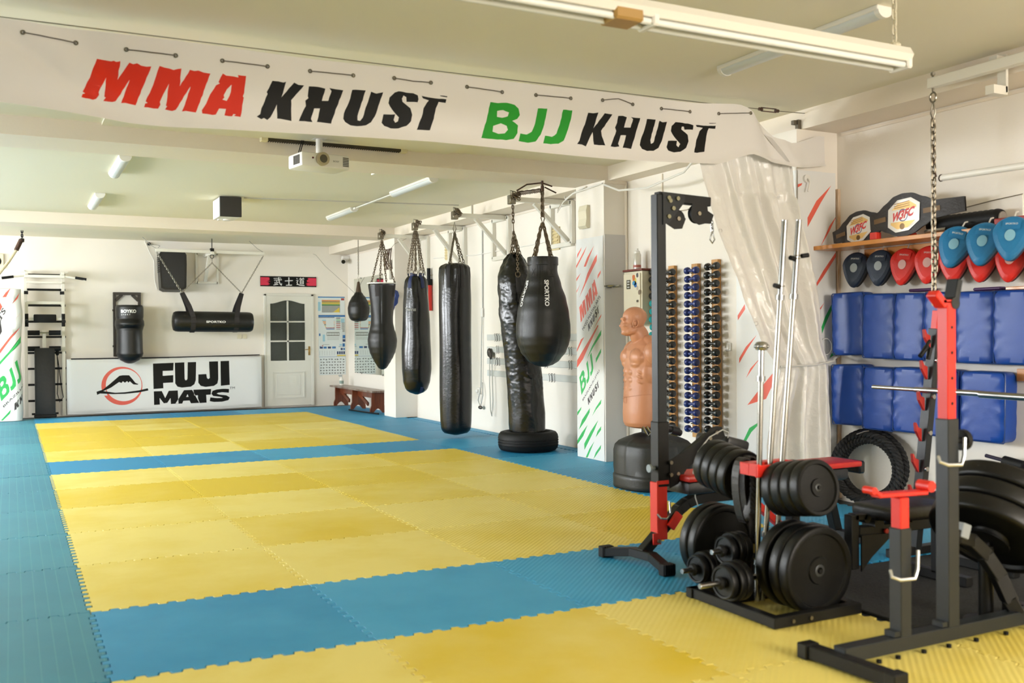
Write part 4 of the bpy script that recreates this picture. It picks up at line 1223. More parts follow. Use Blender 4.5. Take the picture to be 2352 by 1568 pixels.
mb = MB(); mb.box((4.455, 13.446, .98), (.035, .012, .16), bev=.008, seg=2); mb.cyl((4.455, 13.45, 1.01), (4.455, 13.40, 1.01), .009, seg=8); mb.beam((4.46, 13.40, 1.01), (4.36, 13.40, 1.0), .012, .014)
mb.build('door_handle', mat('brass', '#a88a55', .3, metal=1), leaf)

# heavy horizontal bag on its beam
t = thing('bag_gantry', 'white steel gantry arm on a wall frame carrying the horizontal bag', 'bracket', (2.66, 13.48, 2.65))
mb = MB(); mb.beam((1.78, 12.80, 2.645), (3.52, 12.80, 2.640), .05, .05); mb.build('crossbar', WMET, t)
mb = MB(); mb.beam((2.66, 13.46, 2.62), (2.66, 12.74, 2.62), .06, .05); mb.build('arm', WMET, t)
mb = MB(); mb.box((2.66, 12.80, 2.655), (.06, .07, .09), bev=.004); mb.cyl((2.66, 12.80, 2.69), (2.66, 12.80, 2.86), .007, seg=8); mb.tube([(2.66 + .03 * cos(q * pi / 6), 12.80, 2.565 + .03 * sin(q * pi / 6)) for q in range(12)], .006, 6, closed=True); mb.build('clamp', STEELB, t)
mb = MB()
for x in (2.52, 2.87): mb.beam((x, 13.47, 2.15), (x, 13.47, 2.68), .04, .04)
for z in (2.17, 2.66): mb.beam((2.52, 13.47, z), (2.87, 13.47, z), .04, .04)
mb.build('wall_frame', WMET, t)
mb = MB(); mb.beam((2.66, 13.45, 2.19), (2.66, 13.05, 2.60), .05, .045); mb.build('brace', WMET, t)
mb = MB()
for sx in (1.80, 3.50):
    mb.tube([(sx, 12.80, 2.665), (sx - .09, 12.82, 2.72), (sx - .2, 12.95, 2.86)], .004, 5)
mb.build('stay_wire', mat('grey wire', '#8b877e', .5), t)
t = thing('punching_bag', 'black cylinder bag hung level on two straps and thin chains near the end wall', 'punching bag', (2.67, 12.8, 1.49))
z0 = 1.49
rr = .168
mb = MB()
mb.lathe([(.02, -.645), (.10, -.643), (.145, -.63), (.162, -.60), (rr, -.55), (rr, .55), (.162, .60), (.145, .63), (.10, .643), (.02, .645)], (2.672, 12.8, z0), axis=(1, 0, -.012), seg=40)
mb.build('body', BLACK, t)
for sx, ax in ((2.33, 2.18), (3.02, 3.136)):
    mb = MB()
    for dy in (-1, 1):
        pts = [(ax, 12.8, 1.965), (sx + (ax - sx) * .35, 12.8 + dy * .10, 1.74), (sx, 12.8 + dy * .165, 1.56), (sx, 12.8 + dy * .172, 1.47), (sx, 12.8 + dy * .12, 1.365), (sx, 12.8, 1.317)]
        for a, b_ in zip(pts, pts[1:]): mb.beam(a, b_, .075, .008, bev=0, up=(1, .01 * dy, 0) if False else (0, dy, .2))
    mb.build('hanging_strap', mat('black webbing', '#242021', .7), t)
mb = MB()
mb.chain((2.18, 12.8, 1.965), (1.80, 12.8, 2.604), .04, .0045); mb.chain((3.136, 12.8, 1.968), (3.50, 12.8, 2.597), .035, .0032)
mb.chain((2.18, 12.8, 1.965), (2.66, 12.8, 2.46), .03, .0028); mb.chain((3.136, 12.8, 1.968), (2.66, 12.8, 2.46), .03, .0028)
mb.chain((2.66, 12.8, 2.46), (2.66, 12.8, 2.522), .03, .003)
mb.build('chain', ZINC, t)
mb = MB()
L = fit(text_loops('SPORTKO', .03), (2.53, 1.47), (2.84, 1.468), (2.53, 1.505))
printed(mb, 2.50, 2.88, 1.44, 1.53, [(L, 1)], lambda x, z: (x, 12.8 - math.sqrt(max(0, .1705 ** 2 - (z - z0) ** 2)), z), 2, 6)
mb.build('label_patch', [BLACK, INKW], t)

# loudspeaker
t = thing('loudspeaker', 'black plastic loudspeaker tilted on a wall mount above the uppercut bag', 'loudspeaker', (2.10, 13.3, 2.34))
SPK = mat('black speaker plastic', '#201d19', .5, bump=(80, .05))
mb = MB()
Rz = Matrix.Rotation(radians(-6), 3, 'X')
oc = Vector((2.10, 13.28, 2.34))
pf = [(-.20, -.30), (-.14, -.33), (.14, -.33), (.20, -.30), (.215, .10), (.215, .26), (.18, .32), (-.18, .32), (-.215, .26), (-.215, .10)]
mb.prism([pf], oc + Rz @ Vector((0, .14, 0)), Rz @ Vector((1, 0, 0)), Rz @ Vector((0, 0, 1)), .27)
cab = mb.build('cabinet', SPK, t)
mb = MB(); mb.prism([[(a * .86, b_ * .9) for a, b_ in pf]], oc + Rz @ Vector((0, -.125, 0)), Rz @ Vector((1, 0, 0)), Rz @ Vector((0, 0, 1)), .012); mb.build('front_grille', mat('dark speaker mesh', '#171410', .45, bump=(300, .4)), t)
mb = MB(); mb.box(oc + Rz @ Vector((.06, -.14, -.27)), (.045, .006, .018)); mb.build('badge', ZINC, t)
mb = MB()
for k in range(9): mb.box(oc + Rz @ Vector((-.222, -.02, -.02 + .035 * k)), (.014, .16, .012))
mb.build('cooling_fins', SPK, cab)
mb = MB(); mb.box((2.06, 13.46, 2.36), (.12, .06, .25)); mb.cyl((2.06, 13.45, 2.36), (2.08, 13.38, 2.36), .03, seg=10)
mb.build('wall_mount', STEELB, t)
mb = MB(); mb.tube([(1.70, 13.49, 2.84), (1.77, 13.48, 2.66), (1.84, 13.48, 2.52), (1.845, 13.48, 2.2), (1.88, 13.48, 2.05)], .006, 6)
tag(mb.build('speaker_cable', WHITE), 'white cable running down the wall beside the loudspeaker', 'cable')
t = thing('cable_hook', 'dark hook and wire under the ceiling beside the loudspeaker', 'hook', (1.76, 13.47, 2.8))
mb = MB(); mb.box((1.76, 13.47, 2.80), (.05, .05, .05), bev=.01); mb.tube([(1.77, 13.46, 2.80), (1.9, 13.2, 2.75), (1.82, 12.83, 2.68)], .003, 5); mb.build('hook', STEELB, t)

# body shaped wall bag
t = thing('uppercut_bag', 'black wall-mounted uppercut bag with white lettering and round chin, on a dark steel frame', 'punching bag', (1.41, 13.4, .8))
mb = MB()
for x in (1.215, 1.60): mb.beam((x, 13.47, .93), (x, 13.47, 1.985), .045, .04)
mb.beam((1.195, 13.46, 1.965), (1.62, 13.46, 1.965), .05, .045)
mb.beam((1.23, 13.46, 1.85), (1.33, 13.46, 1.95), .02, .05); mb.beam((1.585, 13.46, 1.85), (1.485, 13.46, 1.95), .02, .05)
for z in (1.69, 1.10): mb.cyl((1.18, 13.44, z), (1.21, 13.44, z), .015, seg=8)
mb.build('mounting_frame', mat('dark brown steel', '#3a332c', .5), t)
UP = [(1.765, .195), (1.74, .212), (1.70, .215), (1.58, .213), (1.54, .206), (1.50, .222), (1.44, .224), (1.40, .212), (1.34, .196), (1.02, .20), (.98, .206), (.93, .19), (.88, .15), (.84, .09), (.82, .03)]
mb = MB()
def upf(th, z, r):
    q = max(0, -sin(th))
    d = math.exp(-((z - 1.46) / .055) ** 2) * .055 * q ** 2
    return r + d - .03 * math.exp(-((z - 1.385) / .02) ** 2) * q
bag(mb, UP, lambda z: (1.412, 13.15), 72, 70, upf)
mb.box((1.41, 13.39, 1.62), (.16, .16, .10)); mb.box((1.41, 13.39, 1.15), (.16, .16, .10))
body = mb.build('body', BLACK, t)
cU = lambda z: (1.412, 13.15)
mb = curved_print(UP, cU, -pi / 2 - .72, 1.635, .055, 'BOYKO', .045)
mb2 = curved_print(UP, cU, -pi / 2 - .70, 1.598, .02, 'S  P  O  R  T', .02)
mb.add(mb2.v, mb2.f); mb.build('lettering', INKW, body)

# climbing ladder with dip station
t = thing('wall_ladder', 'white steel climbing ladder with black rungs, pull-up grips and dip pad', 'ladder', (.17, 13.3, 0))
for x in (-.095, .445):
    mb = MB(); mb.beam((x, 13.40, 0), (x, 13.40, 2.30), .05, .055); mb.build('post', WMET, t)
for z in (.25, .505, .757, 1.008, 1.26, 1.503, 1.76, 2.01, 2.245):
    mb = MB(); mb.cyl((-.12, 13.40, z), (.48, 13.40, z), .018, seg=10); mb.build('rung', STEELB, t)
mb = MB()
for x in (-.085, .43):
    mb.beam((x, 13.37, 2.23), (x, 13.0, 2.25), .045, .045); mb.box((x, 13.32, 2.25), (.06, .05, .12)); mb.box((x - .05 if x < 0 else x + .05, 13.30, 2.29), (.06, .04, .03))
mb.beam((-.11, 13.02, 2.20), (.455, 13.02, 2.20), .045, .045)
mb.beam((-.08, 13.3, 2.12), (.43, 13.3, 2.12), .03, .03)
mb.build('pull_up_frame', WMET, t)
for s_, x in ((-1, -.11), (1, .455)):
    mb = MB(); mb.cyl((x, 13.02, 2.205), (x + s_ * .30, 12.98, 2.165 if s_ < 0 else 2.155), .016, seg=10); mb.build('grip_bar', WMET, t)
    mb = MB(); mb.cyl((x + s_ * .15, 13.0, 2.186), (x + s_ * .31, 12.98, 2.16), .022, seg=10); mb.build('hand_grip', MATTB, t)
for x in (-.085, .43):
    mb = MB(); mb.beam((x, 13.36, 1.78), (x, 13.02, 1.77), .045, .045); mb.beam((x, 13.04, 1.80), (x, 13.04, 1.42), .04, .04)
    mb.build('dip_arm', WMET, t)
    mb = MB(); mb.cyl((x, 13.03, 1.62), (x, 13.03, 1.42), .026, seg=10); mb.cyl((x, 13.03, 1.52), (x, 12.78, 1.50), .024, seg=10); mb.build('hand_grip', MATTB, t)
    mb = MB(); mb.box((x, 13.38, 1.96), (.06, .06, .05)); mb.build('joint_cap', MATTB, t)
mb = MB(); mb.beam((-.085, 13.04, 1.54), (.43, 13.04, 1.54), .035, .035); mb.beam((-.085, 13.04, 1.79), (.43, 13.04, 1.79), .045, .045); mb.build('crossbar', WMET, t)
mb = MB(); mb.box((.17, 13.0, 1.545), (.32, .05, .13), bev=.015, seg=2); mb.build('back_pad', MATTB, t)
# sit-up board leaning on it
t = thing('situp_board', 'black padded sit-up board with foam rollers propped upright against the climbing ladder', 'exercise board', (.16, 13.1, 0))
mb = MB()
Rb = Matrix.Rotation(radians(-7), 3, 'X')
mb.box((.165, 13.17, .56), (.29, .06, 1.06), rot=Rb, bev=.02, seg=2); mb.build('pad', mat('black vinyl pad', '#1c1d20', .45, bump=(14, .25)), t)
mb = MB(); mb.beam((.165, 13.25, .02), (.165, 13.32, 1.34), .05, .04); mb.box((.165, 13.28, 1.34), (.07, .06, .05)); mb.build('spine', WMET, t)
mb = MB(); mb.box((.165, 13.10, .025), (.32, .07, .05), bev=.01); mb.box((.165, 13.2, .055), (.38, .04, .03)); mb.build('foot', STEELB, t)
for z in (1.325, 1.075):
    for s_ in (-1, 1):
        mb = MB(); mb.cyl((.165 + s_ * .065, 13.25, z), (.165 + s_ * .235, 13.25, z), .04, seg=14); mb.build('foam_roller', MATTB, t)
    mb = MB(); mb.cyl((-.02, 13.25, z), (.35, 13.25, z), .012, seg=8); mb.build('roller_axle', CHROME, t)
t = thing('skipping_rope', 'thin black skipping rope looped over a rung beside the sit-up board', 'rope', (.36, 13.33, .9))
mb = MB(); mb.tube([(.34, 13.34, 1.03), (.37, 13.33, .8), (.40, 13.32, .5), (.43, 13.32, .30), (.38, 13.32, .22), (.345, 13.32, .35), (.36, 13.33, .7), (.345, 13.33, 1.03), (.40, 13.34, 1.08)], .007, 6); mb.ball((.35, 13.32, 1.01), (.03, .03, .05), 8, 6); mb.build('cord', MATTB, t)

# small things on the end wall
t = thing('socket_outlet', 'double white socket outlet on the end wall below the level bag', 'socket', (3.28, 13.49, 1.245))
for x in (3.235, 3.325):
    mb = MB(); mb.box((x, 13.492, 1.245), (.075, .016, .075), bev=.004); mb.cyl((x, 13.484, 1.245), (x, 13.4835, 1.245), .022, seg=12); mb.build('socket_plate', mat('cream plastic', '#e2dac0', .4), t)
t = thing('wall_fan', 'cream square extractor fan high on the end wall by the climbing rope', 'fan', (-.5, 13.47, 2.45))
mb = MB(); mb.box((-.50, 13.48, 2.45), (.22, .04, .24), bev=.01); mb.build('housing', mat('cream plastic', '#e2dac0', .4), t)
mb = MB(); mb.cyl((-.50, 13.46, 2.45), (-.50, 13.455, 2.45), .075, seg=20); mb.build('dark_opening', MATTB, t)
t = thing('security_camera', 'white bullet security camera in the corner above the speed bag', 'camera', (5.05, 13.4, 2.6))
mb = MB(); mb.box((5.13, 13.42, 2.655), (.12, .10, .07)); mb.cyl((5.08, 13.42, 2.65), (5.06, 13.36, 2.61), .012, seg=8); mb.build('mount', WHITE, t)
mb = MB(); mb.cyl((5.10, 13.44, 2.615), (5.03, 13.22, 2.575), .042, seg=18); mb.build('barrel', WHITE, t)
mb = MB(); mb.cyl((5.031, 13.223, 2.575), (5.029, 13.217, 2.574), .036, seg=18); mb.build('lens_glass', BLACKV, t)
mb = MB(); mb.tube([(4.55, 13.48, 2.72), (4.6, 13.47, 2.7), (4.75, 13.40, 2.5), (5.0, 13.2, 2.22), (5.17, 13.0, 2.0)], .003, 5)
tag(mb.build('stay_wire', ZINC), 'thin grey wire slanting down the corner behind the speed bag', 'wire')
# climbing rope tied aside
t = thing('climbing_rope', 'pale climbing rope pulled aside from its ceiling hook near the climbing ladder', 'rope', (-.14, 12.6, 2.86))
mb = MB(); mb.chain((-.14, 12.6, 2.86), (-.14, 12.6, 2.73), .05, .006); mb.box((-.14, 12.6, 2.71), (.06, .05, .06), bev=.01); mb.build('hook', STEELB, t)
mb = MB(); mb.tube([(-.15, 12.6, 2.72), (-.22, 12.6, 2.56)], .034, 10); 
for k in range(7): mb.tube([(-.15 - .01 * k + .038 * cos(q * pi / 6) * .9, 12.6 + .038 * sin(q * pi / 6), 2.71 - .022 * k + .016 * cos(q * pi / 6)) for q in range(12)], .006, 5, closed=True)
mb.build('whipping', RUST, t)
mb = MB(); mb.tube([(-.21, 12.6, 2.58), (-.32, 12.6, 2.39), (-.47, 12.52, 2.17), (-.8, 12.50, 1.9), (-1.3, 12.50, 1.75)], .022, 10); mb.build('rope', mat('cream rope', '#d8c9a8', .8, bump=(60, .6)), t)

# ================================================================== on the ceiling
def strip_light(x, y0, y1, label, group, z=ZC, w=.11):
    t = thing('ceiling_light', label, 'light', (x, (y0 + y1) / 2, z), group)
    mb = MB(); mb.box((x, (y0 + y1) / 2, z - .012), (w, abs(y1 - y0), .024), bev=.004); mb.build('housing', WHITE, t)
    def fn(u, v):
        a = pi * u
        return (x + w * .42 * cos(a), y0 + .03 + (y1 - y0 - .06) * v, z - .022 - .034 * sin(a))
    mb = MB(); mb.grid(fn, 10, 1); mb.build('diffuser', mat('milky diffuser', '#d3d8da', .3), t)
    for y in (y0, y1 - .03):
        mb = MB(); mb.prism([[(w * .45 * cos(pi * k / 10), .02 + .039 * sin(pi * k / 10)) for k in range(11)]], (x, y, z), (-1, 0, 0), (0, 0, -1), -.0001 if False else .0); mb = MB()
        mb.prism([[(w * .45 * cos(pi * k / 10), -.02 - .039 * sin(pi * k / 10)) for k in range(11)][::-1]], (x, y + .03, z), (1, 0, 0), (0, 0, 1), .03)
        mb.build('end_cap', WHITE, t)
strip_light(3.565, 8.08, 9.15, 'white strip light on the ceiling, at the far end of the conduit', 'ceiling strip lights')
strip_light(3.565, 5.48, 6.66, 'white strip light on the ceiling, just behind the cross beam over the bags', 'ceiling strip lights')
strip_light(.60, 8.05, 9.22, 'short white strip light on the ceiling towards the climbing ladder', 'ceiling strip lights')
strip_light(.615, 5.50, 6.55, 'white strip light on the ceiling just behind the beam, under the red letters', 'ceiling strip lights')
strip_light(3.585, -.30, .94, 'slim white strip light on the ceiling before the banner, partly behind the hanging lamp', 'ceiling strip lights')
mb = MB(); mb.box((3.565, 7.37, ZC - .020), (.03, 1.42, .012)); mb.box((3.565, 8.02, ZC - .024), (.05, .08, .024))
tag(mb.build('conduit', WHITE), 'white conduit joining two strip lights on the ceiling', 'conduit')
mb = MB(); mb.box((3.4, 7.55, ZC - .006), (2.58, .02, .012), rot=(0, 0, -.165)); mb.box((4.84, 7.30, 2.79), (.02, .02, .15)); mb.box((4.99, 7.30, 2.712), (.27, .02, .016))
tag(mb.build('conduit', mat('grey conduit', '#b7b3a6', .5)), 'thin grey conduit crossing the ceiling to the boxed heater', 'conduit')
mb = MB(); mb.box((2.93, 5.2, ZC - .008), (.022, .72, .016)); mb.tube([(2.93, 4.83, 2.85), (2.95, 4.75, 2.80), (2.86, 4.74, 2.73)], .004, 5)
tag(mb.build('conduit', WHITE), 'short white conduit on the ceiling behind the projector beam', 'conduit')
# boxed unit
t = thing('ceiling_unit', 'white box with a square black front on the ceiling beyond the projector', 'unit', (1.96, 7.9, 2.86))
mb = MB(); mb.box((1.96, 7.92, 2.735), (.24, .42, .22), bev=.004); mb.cyl((1.96, 7.9, 2.84), (1.96, 7.9, 2.86), .08, seg=12); mb.build('cabinet', WHITE, t)
mb = MB(); mb.box((1.96, 7.70, 2.735), (.245, .03, .23), bev=.004); mb.build('front_face', mat('black plastic front', '#1a1712', .4), t)
mb = MB(); mb.cyl((1.98, 8.03, 2.625), (1.98, 8.03, 2.612), .05, seg=14); mb.box((1.9, 8.05, 2.62), (.04, .06, .014)); mb.build('bottom_knob', WHITE, t)
# projector
t = thing('projector', 'white video projector hanging from the beam under the banner', 'projector', (1.93, 3.95, 2.64))
PZ = 2.64
Rp = Matrix.Rotation(radians(9), 3, 'Z')
pc = Vector((1.93, 3.98, PZ))
pw = mat('white projector plastic', '#e9e6df', .4)
mb = MB(); mb.box(pc, (.42, .27, .115), rot=Rp, bev=.018, seg=2); case = mb.build('case', pw, t)
mb = MB(); fy = -.136
mb.cyl(pc + Rp @ Vector((-.035, fy + .02, .008)), pc + Rp @ Vector((-.035, fy - .028, .008)), .056, .052, seg=28); lr = mb.build('lens_ring', mat('champagne ring', '#b5a98f', .3, metal=.7), t)
mb = MB(); mb.cyl(pc + Rp @ Vector((-.035, fy - .02, .008)), pc + Rp @ Vector((-.035, fy - .031, .008)), .04, .03, seg=24); mb.build('lens', mat('lens glass', '#4a4234', .08, coat=1), lr)
mb = MB()
for k in range(6): mb.box(pc + Rp @ Vector((.172, fy, -.03 + .013 * k)), (.05, .006, .007), rot=Rp)
mb.build('vent_slots', mat('vent grey', '#57524a', .6), case)
mb = MB()
for k in range(6): mb.box(pc + Rp @ Vector((-.212, -.09 + .02 * k, .0)), (.006, .012, .07), rot=Rp)
mb.build('side_vent', mat('vent grey', '#57524a', .6), case)
mb = MB(); mb.cyl(pc + Rp @ Vector((-.115, fy + .003, .012)), pc + Rp @ Vector((-.115, fy - .004, .012)), .008, seg=10); mb.build('sensor', mat('dark red lens', '#571d1d', .2), case)
mb = MB()
L = fit(text_loops('acer', .01), (.06, -.006), (.115, -.006), (.06, .008))
printed(mb, .055, .12, -.012, .014, [(L, 1)], lambda x, z: pc + Rp @ Vector((x, fy - .0006, z)), 1, 1); mb.build('lettering', [pw, mat('grey mark', '#8b877f', .5)], case)
mb = MB(); mb.cyl((1.945, 4.02, 2.70), (1.945, 4.02, 2.84), .028, seg=12); mb.box((1.945, 4.02, 2.845), (.10, .10, .012)); 
for a in (.5, 2.4, 3.7, 5.6): mb.beam((1.945, 4.02, 2.71), (1.945 + .17 * cos(a), 4.02 + .1 * sin(a), 2.70), .014, .006)
mb.build('ceiling_mount', WHITE, t)
mb = MB()
for dx in (0, .014): mb.tube([(1.79 + dx, 4.10, 2.68), (1.80 + dx, 4.10, 2.75), (1.83 + dx, 4.12, 2.84)], .004, 6)
mb.build('power_cord', MATTB, t)
# louvre lamp against the beam
t = thing('louvre_lamp', 'long dark louvred lamp with cream end caps along the beam behind the projector', 'light', (2.13, 4.17, 2.83))
mb = MB(); mb.box((2.13, 4.165, 2.838), (1.16, .05, .03)); 
for k in range(60): mb.box((1.57 + k * .019, 4.165, 2.822), (.004, .05, .012))
mb.build('louvre', mat('dark louvre', '#3a3222', .5), t)
for x in (1.53, 2.73):
    mb = MB(); mb.box((x, 4.165, 2.835), (.06, .06, .045), bev=.006); mb.build('end_cap', mat('cream enamel', '#dcd2ae', .4), t)
mb = MB(); mb.box((2.13, 4.19, 2.848), (1.2, .02, .02)); mb.build('reflector', mat('cream enamel', '#dcd2ae', .4), t)
# hanging twin tube lamp near the camera
t = thing('hanging_lamp', 'long white twin-tube lamp hanging on a chain close under the ceiling', 'light', (2.4, -.5, 2.53))
def prof_lamp(x): return [(x, -.5 + a, 2.535 + b_) for a, b_ in ((-.055, -.03), (-.07, .0), (-.05, .035), (.05, .035), (.07, .0), (.055, -.03))]
mb = MB(); x0, x1 = .75, 3.47
A_, B_ = prof_lamp(x0), prof_lamp(x1)
mb.add(A_ + B_, [[k, (k + 1) % 6, 6 + (k + 1) % 6, 6 + k] for k in range(6)] + [list(range(6))[::-1], list(range(6, 12))]); mb.build('housing', WMET, t)
for dy in (-.035, .035):
    mb = MB(); mb.cyl((x0 + .03, -.5 + dy, 2.49), (x1 - .03, -.5 + dy, 2.49), .014, seg=12); mb.build('tube', mat('milky glass tube', '#e8eae6', .25), t)
for x in (x0, x1 - .02, 2.0):
    mb = MB(); mb.box((x + .01, -.5, 2.50), (.035, .12, .055), bev=.008); mb.build('tube_holder', WHITE, t)
mb = MB(); mb.box((1.88, -.5, 2.51), (.14, .125, .07), bev=.01); mb.build('tape_wrap', mat('brown packing tape', '#a8844a', .4), t)
mb = MB(); mb.chain((3.42, -.5, 2.57), (3.42, -.5, 2.86), .045, .004); mb.box((3.42, -.5, 2.58), (.05, .05, .04), bev=.01); mb.build('chain', mat('cream coated chain', '#cfc7ae', .5), t)
mb = MB(); mb.chain((1.0, -.5, 2.57), (1.0, -.5, 2.86), .045, .004); mb.build('chain', mat('cream coated chain', '#cfc7ae', .5), t)
mb = MB(); mb.cyl((2.2, 10.9, 2.86), (2.2, 10.9, 2.84), .02, seg=8); mb.ball((2.2, 10.9, 2.82), .03, 10, 6)
tag(mb.build('smoke_sensor', WHITE), 'tiny white knob sensor on the ceiling in front of the gantry', 'sensor')
# ================================================================== along the bag wall
# mirror and bench
t = thing('wall_mirror', 'large frameless mirror on the wall behind the speed bag', 'mirror', (5.19, 12.2, 1.42))
mb = MB(); mb.box((5.188, 12.15, 1.42), (.012, 1.86, 1.68)); mb.build('mirror_glass', mat('mirror silver', '#e9efec', .02, metal=1), t)
mb = MB()
for y in (11.6, 12.7):
    for z in (.585, 2.255): mb.box((5.180, y, z), (.006, .04, .03))
mb.build('clips', CHROME, t)
t = thing('bench', 'long low red brown wooden bench under the mirror', 'bench', (4.93, 12.2, 0))
mb = MB(); mb.box((4.93, 12.15, .345), (.30, 2.30, .03), bev=.004); mb.build('seat', mat('worn grey varnished board', '#9a8f85', .3, vary=(5, '#6a4630'), wood='y'), t)
for y in (13.12, 12.15, 11.15):
    mb = MB(); n = 10
    lo = [(.05 + .16 * k / n, .0 + .07 * sin(pi * k / n)) for k in range(n + 1)]
    P = [(.0, 0)] + lo + [(.26, 0), (.26, .06), (.235, .12), (.235, .33), (.025, .33), (.025, .12), (0, .06)]
    mb.prism([P], (4.80, y + .018, 0), (1, 0, 0), (0, 0, 1), .036); mb.build('leg', BENCHW, t)
mb = MB(); mb.box((4.93, 12.15, .27), (.025, 2.0, .09), bev=.003)
for y in (12.62, 11.62): mb.beam((4.93, y, .11), (4.93, y + .45, .25), .03, .06)
mb.build('stretcher', BENCHW, t)
mb = MB(); mb.tube([(4.69, 11.9, .012), (4.72, 11.5, .012), (4.76, 11.1, .014), (4.80, 10.75, .016)], .012, 8)
tag(mb.build('stick', MATTB), 'thin black stick lying on the mats before the bench', 'stick')
t = thing('spray_bottle', 'white spray bottle on the far end of the bench', 'bottle', (4.97, 13.2, .36))
mb = MB(); mb.lathe([(.0, .36), (.035, .36), (.037, .37), (.037, .45), (.022, .49), (.016, .50), (.016, .51), (0, .51)], (4.97, 13.2, 0), seg=16); mb.build('body', WHITE, t)
mb = MB(); mb.box((4.955, 13.2, .525), (.06, .025, .03), bev=.006); mb.cyl((4.93, 13.2, .53), (4.915, 13.2, .53), .008, seg=8); mb.build('trigger', mat('grey plastic', '#b7bdbd', .4), t)
mb = MB(); mb.lathe([(.0378, .385), (.0378, .44)], (4.97, 13.2, 0), seg=16); mb.build('label_band', mat('grey green label', '#8fa39a', .5), t)
t = thing('cord_bundle', 'dark tangle of cords and pale handles hanging on the pillar behind the waisted bag', 'cords', (4.84, 10.3, 2.5))
r = random.Random(3)
for k in range(6):
    mb = MB(); x, y = 4.835, 10.32 + .05 * (k - 2.5)
    mb.tube([(x, y, 2.56), (x - .03, y + r.uniform(-.08, .08), 2.48), (x - .02, y + r.uniform(-.1, .1), 2.36), (x, y + r.uniform(-.05, .05), 2.25)], .008, 6); mb.build('cord', RUST, t)
mb = MB(); mb.box((4.83, 10.24, 2.24), (.03, .05, .3), bev=.008); mb.build('handle', mat('pale grey plastic', '#b9b4aa', .5), t)
mb = MB(); mb.tube([(4.83, 10.4, 2.5), (4.85, 10.1, 2.62), (5.0, 9.9, 2.70)], .003, 4); mb.build('wire', ZINC, t)
# coaching stick, blue shield
t = thing('padded_stick', 'red padded training stick with a black grip standing against the wall behind the tapered bag', 'stick', (5.15, 9.55, 1.6))
mb = MB(); mb.cyl((5.15, 9.48, 1.60), (5.15, 9.49, 1.97), .042, .044, seg=16); mb.build('sleeve', mat('red vinyl', '#c8281f', .4), t)
mb = MB(); mb.cyl((5.15, 9.49, 1.97), (5.15, 9.492, 2.06), .05, seg=14); mb.cyl((5.15, 9.492, 2.06), (5.15, 9.494, 2.22), .028, seg=12); mb.build('grip', MATTB, t)
mb = MB(); mb.box((5.186, 9.49, 2.12), (.04, .05, .02)); mb.build('wall_hook', ZINC, t)
t = thing('focus_mitt', 'blue focus mitt hanging on the far pillar behind the tapered bag', 'mitt', (4.78, 10.2, 1.78))
mb = MB(); P = [(.13 * cos(2 * pi * k / 20) * (1 if sin(2 * pi * k / 20) > 0 else .75), .17 * sin(2 * pi * k / 20)) for k in range(20)]
mb.prism([P], (4.80, 10.17, 1.79), (.35, -.94, 0), (0, 0, 1), -.07); mb.build('pad', mat('royal blue leather', '#1d3f8c', .4), t)
mb = MB(); mb.box((4.775, 10.17, 1.98), (.02, .05, .12)); mb.build('strap', MATTB, t)
# vent grilles
for y, z, lab in ((5.83, 2.32, 'cream louvred wall vent above the bag with the tyre'), (8.86, 2.43, 'cream louvred wall vent behind the long heavy bag bracket')):
    t = thing('wall_vent', lab, 'vent', (5.19, y, z), 'cream wall vents')
    mb = MB(); mb.box((5.19, y, z), (.02, .20, .26), bev=.004); mb.build('frame', mat('yellowed plastic', '#dccb9c', .5), t)
    for k in range(6):
        mb = MB(); mb.box((5.176, y, z - .1 + .04 * k), (.012, .17, .028), rot=(0, .5, 0)); mb.build('louvre', mat('yellowed plastic', '#dccb9c', .5), t)
# key rails
HK = mat('dark hook steel', '#55504a', .4, metal=.6)
for k, (z, hs, lab) in enumerate(((1.205, (7.35, 7.28, 5.55), 'topmost'), (1.05, (7.3, 5.5), 'second from the top'), (.90, (7.35, 7.28, 6.05, 5.5), 'third from the top'), (.745, (7.0, 6.93, 5.95, 5.88), 'lowest'))):
    t = thing('hook_rail', 'white rail with small hooks behind the creased bag, %s of four' % lab, 'rail', (5.19, 6.5, z), 'hook rails on the bag wall')
    mb = MB(); mb.box((5.188, 6.23, z), (.022, 2.76, .075), bev=.004); mb.build('rail', mat('pale grey rail', '#d3d5d0', .45), t)
    for y in hs:
        for dy in (0, -.05):
            mb = MB(); mb.tube([(5.175, y + dy, z + .04), (5.165, y + dy, z + .048), (5.158, y + dy, z + .035), (5.168, y + dy, z + .02), (5.172, y + dy, z - .045), (5.16, y + dy, z - .05)], .003, 5); mb.build('hook', HK, t)
t = thing('jump_rope', 'pale skipping rope hanging from the rail end beside the long heavy bag', 'rope', (5.16, 7.45, .9))
mb = MB(); mb.tube([(5.165, 7.50, 1.02), (5.16, 7.50, .6), (5.155, 7.47, .28), (5.15, 7.42, .20), (5.155, 7.40, .4), (5.16, 7.43, .95)], .006, 6); mb.build('cord', mat('pale cord', '#c9ccc6', .6), t)
mb = MB(); mb.ball((5.15, 7.48, 1.01), (.025, .05, .06), 8, 6); mb.ball((5.15, 7.44, .98), (.02, .03, .06), 8, 6); mb.build('knot', HK, t)
t = thing('wall_cable', 'grey cable and conduit running down the wall to a socket beside the long heavy bag', 'cable', (5.18, 7.74, 1.5))
mb = MB(); mb.tube([(5.19, 7.74, 2.70), (5.19, 7.745, 2.2), (5.19, 7.75, 1.55)], .010, 6); mb.tube([(5.18, 7.75, 1.5), (5.17, 7.76, 1.0), (5.17, 7.78, .55), (5.16, 7.85, .38), (5.15, 7.76, .30), (5.16, 7.70, .45), (5.17, 7.74, .62)], .007, 6); mb.build('cord', mat('grey cable', '#b9bab6', .5), t)
